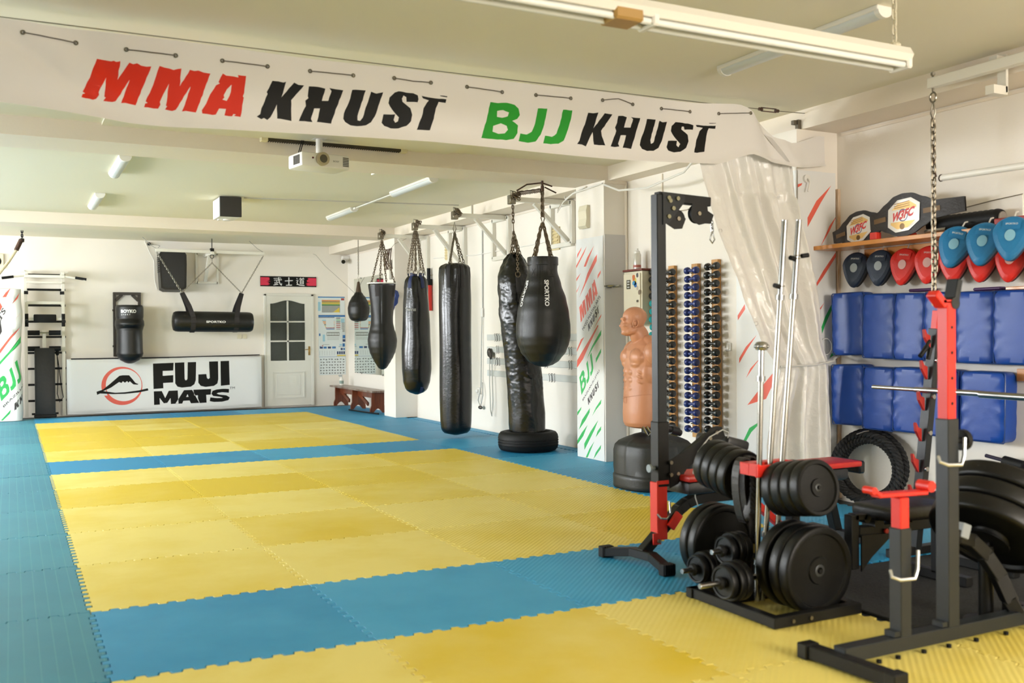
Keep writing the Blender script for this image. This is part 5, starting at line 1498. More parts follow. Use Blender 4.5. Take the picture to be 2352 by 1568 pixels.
mb = MB(); mb.box((5.18, 7.75, 1.53), (.03, .05, .12), bev=.008); mb.build('switch', WHITE, t)
mb = MB(); mb.box((5.185, 7.88, .50), (.03, .09, .09), bev=.006); mb.box((5.16, 7.88, .50), (.03, .05, .05), bev=.01); mb.build('socket', WHITE, t)
mb = MB(); mb.ball((5.15, 7.76, .29), (.025, .05, .025), 8, 6); mb.build('plug', HK, t)
mb = MB(); mb.tube([(5.19, 9.4, 2.36), (5.192, 8.0, 2.30), (5.192, 6.2, 2.30), (5.19, 5.9, 2.32)], .008, 5)
tag(mb.build('wall_cable', WHITE), 'white cable sagging along the wall between the bag brackets', 'cable')
# on pillar with the banner
t = thing('siren_box', 'cream wedge shaped alarm siren on the pillar above the slashed sheet', 'alarm', (4.79, 4.53, 2.4))
mb = MB(); P = [(0, -.11), (.03, -.115), (.05, -.09), (.04, -.02), (.045, .06), (.03, .115), (0, .11)]
mb.prism([P], (4.80, 4.60, 2.40), (-1, 0, 0), (0, 0, 1), -.15 if False else .0001); mb = MB()
mb.prism([[(-a, b_) for a, b_ in P]], (4.80, 4.605, 2.40), (1, 0, 0), (0, 0, 1), .15); mb.build('housing', mat('cream plastic', '#e2dac0', .4), t)
mb = MB(); mb.tube([(4.785, 4.70, 2.68), (4.785, 4.95, 2.60), (4.83, 5.15, 2.52), (4.9, 5.25, 2.58), (4.98, 5.34, 2.63)], .006, 6); mb.tube([(4.785, 4.5, 2.70), (4.785, 4.78, 2.66), (4.84, 5.0, 2.64), (4.95, 5.2, 2.70)], .006, 6); mb.tube([(4.785, 4.2, 2.69), (4.785, 4.76, 2.665)], .008, 6)
tag(mb.build('cable_loop', WHITE), 'loops of white cable drooping at the top of the banner pillar', 'cable')
mb = MB(); mb.tube([(4.79, 4.19, 2.68), (4.78, 3.9, 2.58), (4.75, 3.4, 2.535), (4.62, 2.7, 2.56), (4.4, 2.1, 2.68), (4.25, 1.65, 2.78)], .010, 6)
tag(mb.build('hanging_cable', WHITE), 'white cable swagging from the banner pillar up to the banner', 'cable')
t = thing('towel_ring', 'chrome ring sticking out of the grey side of the banner pillar', 'ring', (4.84, 4.15, 1.69))
mb = MB(); mb.tube([(4.84 + .085 * cos(q * pi / 10), 4.10 + .075 * sin(q * pi / 10), 1.695) for q in range(20)], .010, 8, closed=True); mb.build('ring', CHROME, t)
mb = MB(); mb.box((4.84, 4.18, 1.695), (.05, .02, .03)); mb.build('mount', CHROME, t)
t = thing('hook_strip', 'narrow white strip with chrome hooks at the corner behind the dummy', 'rail', (5.0, 4.15, .7))
mb = MB(); mb.box((5.03, 4.185, .66), (.035, .02, .62)); mb.build('strip', WHITE, t)
for k in range(9):
    mb = MB(); mb.tube([(5.025, 4.175, .40 + .068 * k), (5.0, 4.16, .41 + .068 * k), (4.985, 4.155, .43 + .068 * k), (5.0, 4.155, .45 + .068 * k)], .005, 5); mb.build('hook', CHROME, t)
# meter cabinet
t = thing('meter_cabinet', 'cream electric meter cabinet with stickers and a small window behind the dummy', 'cabinet', (5.0, 4.0, 1.55))
CREAM = mat('cream painted steel', '#ddd5bd', .45)
mb = MB(); mb.box((4.975, 3.846, 1.57), (.168, .30, .50), bev=.004); mb.build('box', CREAM, t)
mb = MB(); mb.box((4.97, 3.846, 1.832), (.18, .32, .02), bev=.004); mb.build('top_board', mat('dark red board', '#6d2f25', .5), t)
mb = MB(); mb.box((4.885, 3.851, 1.57), (.012, .27, .46), bev=.003); cdoor = mb.build('door', CREAM, t)
mb = MB(); mb.box((4.877, 3.90, 1.70), (.006, .06, .085)); mb.build('meter_window', mat('meter window', '#54503f', .15), cdoor)
mb = MB()
for k in range(3): mb.box((4.873, 3.895, 1.675 + .025 * k), (.003, .035, .008))
mb.build('meter_dials', INKW, cdoor)
stk = [('#c9713c', 3.96, 1.76, .05, .07), ('#3f8fc0', 3.95, 1.71, .07, .05), ('#d7c64e', 3.93, 1.73, .03, .05), ('#54504c', 3.90, 1.78, .04, .05), ('#2f6fb3', 3.93, 1.69, .05, .05), ('#7a6a58', 3.87, 1.62, .04, .06), ('#bfae9c', 3.90, 1.66, .035, .05)]
for c, y, z, w_, h_ in stk:
    mb = MB(); q = random.Random(int(y * 1000)); n = 9
    P = [(w_ / 2 * cos(2 * pi * k / n) * q.uniform(.75, 1.1), h_ / 2 * sin(2 * pi * k / n) * q.uniform(.75, 1.1)) for k in range(n)]
    mb.prism([P], (4.8785, y - .145, z), (0, -1, 0), (0, 0, 1), .0015); mb.build('sticker', mat('sticker ' + c, c, .4), cdoor)
mb = MB(); mb.cyl((4.88, 3.75, 1.54), (4.87, 3.75, 1.54), .012, seg=10); mb.build('lock', ZINC, cdoor)
t = thing('spray_can', 'white aerosol can standing on the meter cabinet', 'can', (4.96, 3.875, 1.848))
mb = MB(); mb.lathe([(0, 1.843), (.036, 1.843), (.037, 1.848), (.037, 1.98), (.03, 1.995), (0, 1.995)], (4.96, 3.875, 0), seg=20); mb.build('body', mat('aerosol white', '#dcd8d0', .25, metal=.3), t)
mb = MB(); mb.lathe([(.029, 1.995), (.029, 2.01), (.018, 2.022), (.012, 2.022), (.012, 2.04), (0, 2.04)], (4.96, 3.875, 0), seg=16); mb.build('cap', WHITE, t)
mb = MB(); mb.lathe([(.0376, 1.86), (.0376, 1.885)], (4.96, 3.875, 0), seg=20); mb.build('label_band', mat('reddish label', '#b4675a', .4), t)
# dumbbell columns
def dumbbell_proto(c, label, group):
    t = thing('dumbbell', label, 'dumbbell', (0, 0, 0), group)
    mt = mat('dumbbell ' + c, c, .28, coat=.3)
    mb = MB(); mb.lathe([(.0, -.045), (.014, -.045), (.014, .045), (0, .045)], axis=(0, 1, 0), seg=10); mb.build('handle', mt, t)
    for s_ in (-1, 1):
        mb = MB(); mb.lathe([(.0, .036), (.02, .037), (.031, .047), (.033, .06), (.031, .074), (.02, .084), (.0, .085)], axis=(0, s_, 0), seg=12); mb.build('head', mt, t)
    return t
COLS = [(3.605, '#18191b', 'black', 'the column beside the meter cabinet', 4), (3.605, '#159a9f', 'teal', 'the column beside the meter cabinet', 16), (3.42, '#18191b', 'black', 'the column just past the tower post', 20), (3.08, '#20306f', 'navy', 'the navy column', 20), (2.805, '#18191b', 'black', 'the column next to the curtain', 20)]
k0 = 0
for ci, (y, c, cn, where, n) in enumerate(COLS):
    g = '%s dumbbells in %s' % (cn, where)
    pr_ = None
    for k in range(n):
        idx = k + (4 if (ci == 1) else 0)
        z = (1.805, 1.805, 1.79, 1.785, 1.803)[ci] - .0729 * idx
        lab = '%s vinyl dumbbell, %s from the top of %s' % (cn, ORD[idx + 1], where)
        if pr_ is None:
            pr_ = dumbbell_proto(c, lab, g); o = pr_
        else:
            o = dup(pr_, label=lab, group=g)
        o.location = (4.985, y + .005 * sin(idx * 2.3 + ci) + .008 * (idx / 20), z)
        o.rotation_euler = (.03 * sin(idx * 1.7 + ci), 0, .05 * sin(idx * 3.1 + ci))
for y, lab, zz in ((3.605, 'beside the meter cabinet', 1.805), (3.42, 'just past the tower post', 1.79), (3.08, 'carrying the navy dumbbells', 1.785), (2.805, 'next to the curtain', 1.803)):
    t = thing('dumbbell_rack', 'pine batten with dumbbell pegs fixed to the wall, %s' % lab, 'rack', (5.04, y, 1.1), 'pine battens holding dumbbells')
    mb = MB(); mb.box((5.041, y + .012, zz - .70), (.038, .085, 1.52), bev=.003); mb.build('batten', BATTEN, t)
    for k in range(20):
        mb = MB(); z = zz - .0729 * k - .0225; mb.cyl((5.02, y, z), (4.965, y, z), .005, seg=6); mb.build('peg', ZINC, t)
t = thing('wall_switch', 'small white switch on the wall between the dumbbells and the red slashed sheet', 'switch', (5.055, 2.75, 1.1))
mb = MB(); mb.box((5.055, 2.68, 1.12), (.014, .07, .07), bev=.004); mb.build('plate', WHITE, t)
mb = MB(); mb.box((5.046, 2.68, 1.12), (.008, .035, .045), bev=.003); mb.build('rocker', WHITE, t)

# ================================================================== gathered curtain
t = thing('curtain', 'white tarpaulin curtain gathered and tied against the pillar under the banner end', 'curtain', (4.6, 1.45, 0))
CL = [(z, x) for x, z in TR['CURL'][0]] ; CR = [(z, x) for x, z in TR['CURR'][0]]
def tabz(T, z):
    T = sorted(T)
    if z <= T[0][0]:
        (z0_, x0_), (z1_, x1_) = T[0], T[1]
        return x0_
    for (za, a), (zb, b_) in zip(T, T[1:]):
        if z <= zb: return a + (b_ - a) * (z - za) / (zb - za)
    return T[-1][1]
def cur(u, v):
    z = 2.50 * (1 - v) + .012
    xl, xr = tabz(CL, z) + .008 * sin(z * 9), tabz(CR, z)
    tie = math.exp(-((z - 1.03) / .22) ** 2)
    s = u + .018 * sin(u * 19 + z * 2) 
    x = xl + (xr - xl) * s
    fold = sin(2 * pi * 5.2 * u ** .85 + .6 * sin(z * 1.6)) * .042 + sin(2 * pi * 11 * u + z * 2.2) * .012
    low = max(0, min(1, (1.0 - z) / .5))
    fold += low * sin(2 * pi * 3.4 * u + 1) * .035
    if u < .38: fold *= max(.12, (u / .38) ** 1.4)
    fold *= (1 - .55 * tie)
    cre = .007 * noise.noise(Vector((x * 16, z * 11, 2.0))) + .004 * noise.noise(Vector((x * 38, z * 30, 5.0)))
    kk = max(0, min(1, (2.45 - z) / 1.2)); kk = kk * kk * (3 - 2 * kk)
    yb = 1.61 - .19 * kk
    if z > 2.2: fold *= .55
    return (x, yb + fold - .03 * tie * sin(pi * u) + cre, z)
mb = MB(); mb.grid(cur, 150, 120); mb.build('cloth', mat('pearly tarpaulin', '#e8e5de', .28, bump=(24, .28), spec=.6), t)
mb = MB(); mb.tube([(4.46, 1.40, 1.0), (4.60, 1.355, 1.005), (4.76, 1.345, 1.01), (4.92, 1.37, 1.03), (5.03, 1.47, 1.045), (5.17, 1.56, 1.06)], .008, 6); mb.build('tie_cord', mat('white cord', '#d9d7d0', .6), t)
mb = MB(); mb.tube([(5.03 + .055 * cos(q * pi / 9), 1.55, 1.13 + .06 * sin(q * pi / 9)) for q in range(18)], .004, 5, closed=True); mb.build('tie_loop', mat('white cord', '#d9d7d0', .6), t)
for z in (1.94, 1.3):
    mb = MB(); p = Vector(cur(.035, 1 - (z - .012) / 2.50)); mb.tube([p + Vector((.013 * cos(q * pi / 6), -.004, .013 * sin(q * pi / 6))) for q in range(12)], .004, 5, closed=True); mb.build('eyelet', WHITE, t)
mb = MB(); mb.cyl((4.88, 1.60, 2.36), (4.88, 1.575, 2.36), .03, seg=12); mb.tube([(4.88, 1.57, 2.36), (4.88, 1.55, 2.33), (4.86, 1.55, 2.26)], .006, 5); mb.build('curtain_hook', WHITE, t)

# ================================================================== mitt shelf
t = thing('wall_shelf', 'orange varnished wooden shelf holding the champion belts above the mitts', 'shelf', (5.1, .3, 1.85))
mb = MB(); mb.box((5.075, .25, 1.853), (.25, 2.7, .03), bev=.003); mb.build('board', WOOD, t)
mb = MB(); mb.box((5.188, .20, 1.775), (.022, 2.25, .11), bev=.003); mb.build('rail', WOOD, t)
def mitt_proto(c, dark, lab, group, spot, mark):
    """local frame: y across, z up, x out from the wall (towards -x)"""
    t = thing('focus_mitt', lab, 'mitt', (0, 0, 0), group)
    out = []
    for k in range(40):
        a = 2 * pi * k / 40
        s_, c_ = sin(a), cos(a)
        w = .100 if s_ > 0 else .100 - .034 * (-s_) ** 1.2
        out.append((w * c_, (.098 if s_ > 0 else .160) * s_ + .02))
    col, dk = mat('mitt ' + c, c, .42, bump=(90, .08)), mat('mitt dark ' + dark, dark, .6)
    mb = MB()
    ly = [(0.0, .70, .0), (.006, .93, .0), (.016, 1.0, .0), (.034, 1.0, .0), (.044, .95, .0)]
    n = len(out)
    vs, fs = [], []
    for d, sc, _ in ly:
        vs += [(-.06 + d - .018 * (abs(z) / .125) ** 2 * 0 + .02 * max(0, z / .118) ** 2, y * sc, z * sc) for y, z in out]
    for i in range(len(ly) - 1):
        for k in range(n): fs.append([i * n + k, i * n + (k + 1) % n, (i + 1) * n + (k + 1) % n, (i + 1) * n + k])
    mb.add(vs, fs, 0, True)
    mb.add([(-.0605, 0, 0)] + vs[:n], [[0, 1 + k, 1 + (k + 1) % n] for k in range(n)], 0, True)
    pad = mb.build('pad', col, t)
    mb = MB(); mb.prism([[(y * .93, z * .93) for y, z in out]], (-.016, 0, 0), (0, -1, 0), (0, 0, 1), -.03 if False else .0)
    mb = MB(); mb.prism([[(-y * .93, z * .93) for y, z in out]], (.02, 0, 0), (0, -1, 0), (0, 0, 1), .036); mb.build('back', dk, t)
    mb = MB(); mb.prism([[(.029 * cos(k * pi / 8), .033 * sin(k * pi / 8)) for k in range(16)]], (-.0612, .0, .0), (0, -1, 0), (0, 0, 1), .002); mb.build('target_spot', mat('silver spot ' + spot, spot, .4), pad)
    mb = MB()
    for i, s_ in enumerate(mark):
        L = text_loops(s_, .02); w_ = width(L); h = .066 / w_ if i or len(mark) == 1 else .042 / w_
        h = min(h, .016)
        pts = [[(x * h - w_ * h / 2, y * h + .062 - .02 * i) for x, y in l] for l in L]
        for l in pts: pass
        printed(mb, -.05, .05, .035, .085, [(pts, 1)] if True else [], lambda a, b_: (-.0555 + .02 * max(0, b_ / .125) ** 2 - .004, -a, b_), 2, 2)
        break
    mb.build('lettering', [col, mat('pale logo', '#c9c9c4', .5)], pad)
    mb = MB(); mb.tube([(-.01, 0, .115), (.01, 0, .15), (.05, 0, .165)], .005, 5); mb.build('loop', mat('white cord', '#d9d7d0', .6), t)
    return t
NV, RD, BL = ('#1d2b40', '#12161c'), ('#d1261d', '#3a1512'), ('#1d6f9f', '#12384f')
spots = [(1.345, 1.69, 'navy', 'navy focus mitt hanging first under the shelf, next to the wooden strip'), (1.125, 1.69, 'navy', 'navy focus mitt hanging second under the shelf, touching a red one'),
         (.918, 1.685, 'red', 'red focus mitt beside the navy pair, first red one in the row'), (.716, 1.685, 'red', 'red focus mitt just before the hanging chain, second red one in the row'), (.520, 1.68, 'red', 'red focus mitt just past the hanging chain, third red one in the row'),
         (.325, 1.675, 'red', 'red focus mitt half hidden under the first blue mitt'), (.125, 1.665, 'red', 'red focus mitt mostly hidden under the second blue mitt'), (-.08, 1.665, 'red', 'red focus mitt at the cut-off end of the row under the third blue mitt')]
prm = {}
for y, z, c, lab in spots:
    if c not in prm:
        prm[c] = o = mitt_proto(*((NV if c == 'navy' else RD)), lab, c + ' focus mitts under the shelf', '#9aa3a6' if c == 'navy' else '#d6aaa4', ['SPORTKO'])
    else: o = dup(prm[c], label=lab)
    o.location = (5.13 if c != 'red' or y > .4 else 5.14, y, z); o.rotation_euler = (.08 + .04 * sin(y * 9), .10, .34); o.scale = (1.0, .93, 1.0)
for i, (y, z, lab) in enumerate(((.375, 1.765, 'blue focus mitt hung over the red ones, first blue one after the chain'), (.165, 1.765, 'blue focus mitt hung over the red ones, second blue one after the chain'), (-.03, 1.78, 'blue focus mitt hung over the red ones at the cut-off end of the shelf'))):
    if i == 0: prb = o = mitt_proto(*BL, lab, 'blue focus mitts over the shelf edge', '#7fb0c4', ['SPORTKO'])
    else: o = dup(prb, label=lab)
    o.location = (4.955 - .015 * i, y, z); o.rotation_euler = (.24 - .09 * i, .20, .38); o.scale = (1.0, 1.02, 1.06)
# belts
def belt(y0, z0, tilt, lab, sc):
    t = thing('champion_belt', lab, 'belt', (5.0, y0, z0), 'champion belts on the shelf')
    R_ = Matrix.Rotation(tilt, 3, 'X')
    def P(a, b_, d=0.0):
        # a along -y, b up, bending back at the ends
        q = Vector((-.035 + d + .35 * (a * sc) ** 2, -a * sc, b_ * sc))
        return Vector((5.065 if sc < 1.1 else 5.0, y0, z0)) + R_ @ q
    up = [(-.27, .045), (-.20, .05), (-.13, .085), (-.06, .118), (.0, .125), (.06, .118), (.13, .085), (.20, .05), (.36, .04)]
    lo = [(-.27, -.04), (-.20, -.05), (-.13, -.08), (-.06, -.112), (.0, -.12), (.06, -.112), (.13, -.08), (.20, -.05), (.36, -.04)]
    mb = MB()
    def fn(u, v):
        a = -.27 + (.50 if sc < 1.1 else .63) * u
        return P(a, lerp_tab(lo, a) + (lerp_tab(up, a) - lerp_tab(lo, a)) * v)
    mb.grid(fn, 40, 8)
    mb.grid(lambda u, v: Vector(fn(u, v)) + Vector((.012, 0, 0)), 40, 8); mb.build('strap', mat('black belt leather', '#201a16', .5, bump=(70, .15)), t)
    oct_ = [(-.105, -.05), (-.055, -.088), (.03, -.088), (.095, -.045), (.105, .05), (.055, .088), (-.03, .088), (-.095, .045)]
    mb = MB()
    sh = [([[(x * 1.1, y * 1.03) for x, y in oct_]], 0), ([[(x * .88, y * .84) for x, y in oct_]], 1), ([[(-.09, -.03), (.09, -.04), (.09, .03), (-.09, .04)]], 0)]
    sh += [([[(.034 * cos(k * pi / 10), .036 * sin(k * pi / 10)) for k in range(20)], [(.028 * cos(k * pi / 10), .03 * sin(k * pi / 10)) for k in range(20)]], 3)]
    sh += [([[(-.06 + .0 * k, .045 + .012 * k), (.05, .047 + .012 * k), (.05, .051 + .012 * k), (-.06, .049 + .012 * k)]], 4) for k in range(3)]
    sh += [([[(.018 * cos(k * pi / 8) - .01, -.062 + .018 * sin(k * pi / 8)) for k in range(16)]], 5)]
    sh += [(fit(text_loops('W3FC', .05, .25), (-.08, -.03), (.075, -.012), (-.07, .022)), 2)]
    m_ = MB()
    n8 = [(x * 1.1, y * 1.03) for x, y in oct_]
    printed(m_, -.12, .12, -.1, .1, sh, lambda a, b_: P(a, b_, -.006), 6, 6, base=6)
    keep = [i for i, q in enumerate(m_.m) if q != 6]
    m2 = MB(); m2.v = m_.v; m2.f = [m_.f[i] for i in keep]; m2.m = [m_.m[i] for i in keep]; m2.s = [True] * len(keep)
    m2.build('plate', [mat('belt plate silver', '#dcd6cc', .3, metal=.2), mat('belt plate gold', '#d8b06a', .35, metal=.3), mat('belt red', '#c9302c', .4), mat('belt blue', '#44517e', .4), mat('belt bronze', '#8a5a26', .4), mat('belt dark gold', '#6d532f', .3, metal=.5)], t)
    for s_ in (-1, 1):
        mb = MB(); mb.grid(lambda u, v: P(s_ * (.13 + .10 * u), -.014 + .028 * v, -.004), 4, 1); mb.build('gold_band', mat('dull gold print', '#6b4f28', .5), t)
belt(1.235, 1.965, radians(-9), 'smaller champion belt with an octagonal plate lying at the shelf end', 1.0)
belt(.79, 2.008, radians(-4), 'larger champion belt with an octagonal plate standing in the middle of the shelf', 1.17)
t = thing('foam_roller', 'black ridged foam roller lying on the shelf behind the chain', 'roller', (5.08, .42, 1.93))
mb = MB(); mb.lathe([(.0, -.26), (.05, -.26)] + [(.055 + .004 * (k % 2), -.25 + .5 * k / 26) for k in range(27)] + [(.05, .26), (.0, .26)], (5.118, .44, 1.932), axis=(0, 1, 0), seg=20); mb.build('body', MATTB, t)
mb = MB(); mb.cyl((5.118, .178, 1.932), (5.118, .170, 1.932), .038, seg=16); mb.build('end_disc', mat('grey foam core', '#8a837a', .6), t)
t = thing('red_box', 'small red box on the shelf between the two belts', 'box', (5.0, .985, 1.895))
mb = MB(); mb.box((4.985, 1.045, 1.893), (.05, .06, .05), bev=.004); mb.build('carton', mat('red carton', '#d23325', .45), t)
mb = MB(); mb.box((4.9605, 1.045, 1.893), (.002, .02, .03)); mb.build('flap', mat('red carton', '#d23325', .45), t)
mb = MB(); mb.box((5.09, .87, 1.884), (.06, .12, .03), bev=.006); tag(mb.build('red_case', mat('red carton', '#d23325', .45)), 'flat red case lying under the larger belt', 'case')
mb = MB(); mb.box((5.06, .03, 1.90), (.04, .30, .04), bev=.006); tag(mb.build('rubber_bar', mat('dull red rubber', '#9c2a22', .5)), 'dull red bar lying on the shelf beyond the foam roller', 'bar')
mb = MB(); mb.tube([(5.01, .50, 1.884), (5.02, .60, 1.884), (5.0, .64, 1.884), (4.985, .58, 1.884), (4.99, .48, 1.884)], .014, 8); tag(mb.build('medal_ribbon', CHROME), 'shiny silver chain lying on the shelf below the chain end', 'chain')
# wire frame above the shelf
mb = MB(); mb.tube([(5.19, .62, 2.02), (5.19, .3, 2.055), (5.19, .09, 2.07), (5.19, .09, 1.90)], .003, 4); tag(mb.build('wall_wire', ZINC), 'thin wire outline pinned to the wall above the foam roller', 'wire')

# ================================================================== kick shields
SHM = mat('royal blue vinyl', '#0f3f93', .36, bump=(11, .12), spec=.4)
def shield(y, z, wy, hz, tilt, lab, group, lean=.0, x=5.105, th=.13, side=False, face='#1a4f9e'):
    t = thing('kick_shield', lab, 'pad', (x, y, z), group)
    mb = MB()
    r = random.Random(int(y * 1000) + int(z * 77))
    ph = r.uniform(0, 6)
    R_ = Matrix.Rotation(.13, 3, 'Z') @ Matrix.Rotation(tilt, 3, 'X') @ Matrix.Rotation(lean, 3, 'Y')
    def fn(u, v):
        a = 2 * pi * u
        # rounded rectangle section in y-z, swept through the thickness v
        c_, s_ = cos(a), sin(a)
        e = 9
        k = (abs(c_) ** e + abs(s_) ** e) ** (-1 / e)
        sc = [.0, .2, .4, .6, .78, .93, .985, 1.0, 1.0, .985, .93, .5, .0]
        dd = [-.5, -.5, -.5, -.5, -.5, -.495, -.46, -.38, .38, .46, .495, .5, .5]
        i = int(round(v * 12))
        yy, zz = k * c_ * wy / 2 * sc[i], k * s_ * hz / 2 * sc[i]
        d = dd[i] * th
        if 3 < i < 10: d -= .004 * sin(zz * 60 + ph) * math.exp(-((abs(yy) - wy / 2) / .03) ** 2)
        if i < 6: d -= .006 * (1 - (2 * yy / wy) ** 2)
        return Vector((x, y, z)) + R_ @ Vector((d, yy, zz))
    mb.grid(fn, 96, 12, cu=True); mb.build('cover', SHM, t)
    mb = MB(); mb.tube([Vector((x, y, z)) + R_ @ Vector((-.462 * th, wy / 2 * .99 * k_ * abs(c_) / max(abs(c_), 1e-6), hz / 2 * .99 * j_)) for k_, j_, c_ in ((-1, -.95, 1), (-1, .95, 1), (-.95, .985, 1), (.95, .985, 1), (1, .95, 1), (1, -.95, 1), (.95, -.985, 1), (-.95, -.985, 1))], .004, 5, closed=True)
    mb.build('piping', mat('dark blue piping', '#12356e', .35), t)
    return t
TOPR = 'kick shields, upper row'
LOWR = 'kick shields, lower row'
where = ['first from the wooden strip', 'second from the wooden strip', 'third from the wooden strip', 'fourth from the wooden strip behind the chain', 'fifth, just past the red post top', 'last, at the cut-off end of the row']
for i, (y, w, z, tl) in enumerate(((1.37, .275, 1.295, -.02), (1.087, .262, 1.275, .02), (.828, .232, 1.268, .035), (.582, .238, 1.265, .03), (.327, .252, 1.258, .02), (.04, .295, 1.255, .015))):
    shield(y, z, w, .455, tl, 'blue vinyl kick shield, upper row, ' + where[i], TOPR, x=5.115 if i else 5.12, th=.14)
for i, (y, w, z, tl) in enumerate(((1.37, .275, .785, -.02), (1.092, .250, .77, .03), (.835, .235, .775, .03), (.582, .245, .77, .02), (.275, .285, .765, .015))):
    shield(y, z, w, .44, tl, 'blue vinyl kick shield, lower row, ' + (where[i] if i < 3 else ['fourth, behind the red post', 'last, beside the bare wall'][i - 3]), LOWR, x=5.115, th=.15)
for i, (y, z, lab) in enumerate(((.80, 1.515, 'upper row, showing purple between the third and fourth shields'), (.30, 1.50, 'upper row, showing purple behind the fifth shield'))):
    mb = MB(); mb.box((5.16, y, z), (.06, .2, .02), bev=.008); tag(mb.build('purple_pad', mat('purple vinyl', '#4a2558', .45)), 'thin purple pad tucked behind the %s' % lab, 'pad', 'purple pads behind the shields')
mb = MB(); mb.box((5.15, -.02, 1.494), (.09, .34, .02), bev=.004); tag(mb.build('peg_board', WOOD), 'short orange wooden board above the last upper shield', 'board')
t = thing('peg_board', 'orange wooden board with chrome hooks beside the last lower shield', 'board', (5.19, -.1, .965))
mb = MB(); mb.box((5.188, -.1, .965), (.02, .46, .075), bev=.003); mb.build('board', WOOD, t)
for y in (.03, -.02, -.2):
    mb = MB(); mb.tube([(5.178, y, .97), (5.15, y, .955), (5.14, y, .935), (5.15, y, .93)], .006, 6); mb.build('hook', CHROME, t)

# ================================================================== battle rope
t = thing('battle_rope', 'thick black battle rope coiled in a ring, leaning against the wall under the kick shields', 'rope', (5.12, 1.25, 0))
RP_ = mat('black rope fibre', '#141416', .7, bump=(60, .4))
for c_i, (oy, oz, rz, ry, xo) in enumerate(((0, .28, .245, .315, .0), (.012, .275, .222, .282, -.035), (-.012, .278, .232, .299, -.085), (.01, .268, .195, .246, .02), (-.005, .262, .21, .264, -.07))):
    path = [Vector((5.13 + xo * .6 - .03 * (1 - (sin(q * pi / 24))) + .0, 1.215 + oy + ry * cos(q * pi / 24), oz + rz * sin(q * pi / 24))) for q in range(48)]
    mb = MB()
    nst = 160
    for st in range(3):
        pts = []
        for q in range(nst * 2):
            f_ = q / (nst * 2) * 48
            i0 = int(f_) % 48
            p = path[i0].lerp(path[(i0 + 1) % 48], f_ - int(f_))
            rad = Vector((0, p.y - 1.215 - oy, p.z - oz)).normalized()
            a = 2 * pi * (q / (nst * 2) * 17) + st * 2 * pi / 3
            pts.append(p + rad * .0140 * cos(a) + Vector((1, 0, 0)) * .0140 * sin(a))
        mb.tube(pts, .0135, 6, closed=True)
    mb.build('coil', RP_, t)
mb = MB(); mb.tube([(5.19, 1.30, .50), (5.08, 1.28, .50), (5.04, 1.27, .51), (5.04, 1.20, .535), (5.06, 1.18, .54)], .006, 6); mb.build('wall_hook', CHROME, t)
t = thing('jump_rope', 'black beaded speed rope with a roller grip hanging on the wall by the large plates', 'rope', (5.1, .15, .43))
mb = MB(); mb.cyl((5.12, .30, .455), (5.10, -.1, .405), .012, seg=8); mb.build('handle_bar', mat('dark purple steel', '#2a2038', .4), t)
mb = MB(); mb.cyl((5.11, .165, .438), (5.105, .03, .42), .032, seg=14); mb.ball((5.11, .16, .437), (.03, .02, .03), 10, 6); mb.build('roller_grip', MATTB, t)
mb = MB(); mb.tube([(5.11, .165, .43), (5.11, .165, .30)], .004, 5); mb.build('cord', MATTB, t)

# ================================================================== steel arm, chain and trapeze bar over the shields
t = thing('beam_bracket', 'white square steel arm bolted to the soffit with clamps, holding the long chain', 'bracket', (4.74, 0, 2.72))
mb = MB(); mb.beam((4.72, .375, 2.752), (4.72, -2.2, 2.752), .055, .06); mb.build('arm', WMET, t)
for y in (-.05, -1.6):
    mb = MB(); mb.box((4.78, y, 2.80), (.10, .05, .03)); mb.box((4.815, y, 2.72), (.02, .055, .22)); mb.box((4.76, y, 2.62), (.12, .055, .05)); mb.build('clamp', WMET, t)
mb = MB(); mb.cyl((4.72, .352, 2.70), (4.72, .352, 2.82), .007, seg=8); mb.cyl((4.72, .352, 2.80), (4.72, .352, 2.815), .014, seg=6); mb.build('eye_bolt', ZINC, t)
t = thing('hanging_chain', 'long steel chain hanging from the arm end in front of the mitts', 'chain', (4.72, .352, 1.4))
mb = MB(); mb.tube([(4.72, .352 + .022 * cos(q * pi / 6), 2.665 + .03 * sin(q * pi / 6)) for q in range(12)], .006, 6, closed=True)
mb.tube([(4.72, .352, 2.64), (4.72, .335, 2.57), (4.72, .352, 2.52), (4.72, .369, 2.57), (4.72, .352, 2.64)], .005, 6); mb.build('shackle', ZINC, t)
mb = MB(); mb.chain((4.72, .352, 2.53), (4.72, .352, 1.40), .052, .0055, seg=6, n=12); mb.chain((4.735, .345, 1.75), (4.735, .352, 1.60), .045, .005); mb.build('chain', mat('dull chain steel', '#7d7464', .42, metal=.8), t)
mb = MB(); mb.tube([(4.72, .36, 2.36), (4.72, .338, 2.30), (4.72, .352, 2.26)], .006, 6); mb.tube([(4.72, .352, 2.25), (4.72, .338, 2.20), (4.72, .332, 2.178)], .005, 6); mb.build('snap_hook', RUST, t)
t = thing('trapeze_bar', 'white round bar hung level from the long chain', 'bar', (4.72, -.6, 2.16))
mb = MB(); mb.cyl((4.72, .285, 2.165), (4.72, -1.4, 2.13), .02, seg=14); mb.build('bar', WHITE, t)
mb = MB(); mb.tube([(4.72, .297 + .016 * cos(q * pi / 5), 2.165 + .02 * sin(q * pi / 5)) for q in range(10)], .004, 5, closed=True); mb.build('end_ring', RUST, t)
mb = MB(); mb.chain((4.72, -1.3, 2.15), (4.72, -1.3, 2.71), .05, .0055); mb.build('chain', ZINC, t)
"""soffit joint and clip near the banner end"""
mb = MB(); mb.box((4.835, 1.62, 2.74), (.03, .03, .10)); mb.box((4.82, 1.63, 2.77), (.06, .03, .03)); tag(mb.build('pipe_clip', mat('dull iron', '#6a6254', .5, metal=.6)), 'small iron clamp on the soffit edge by the banner end', 'clamp')
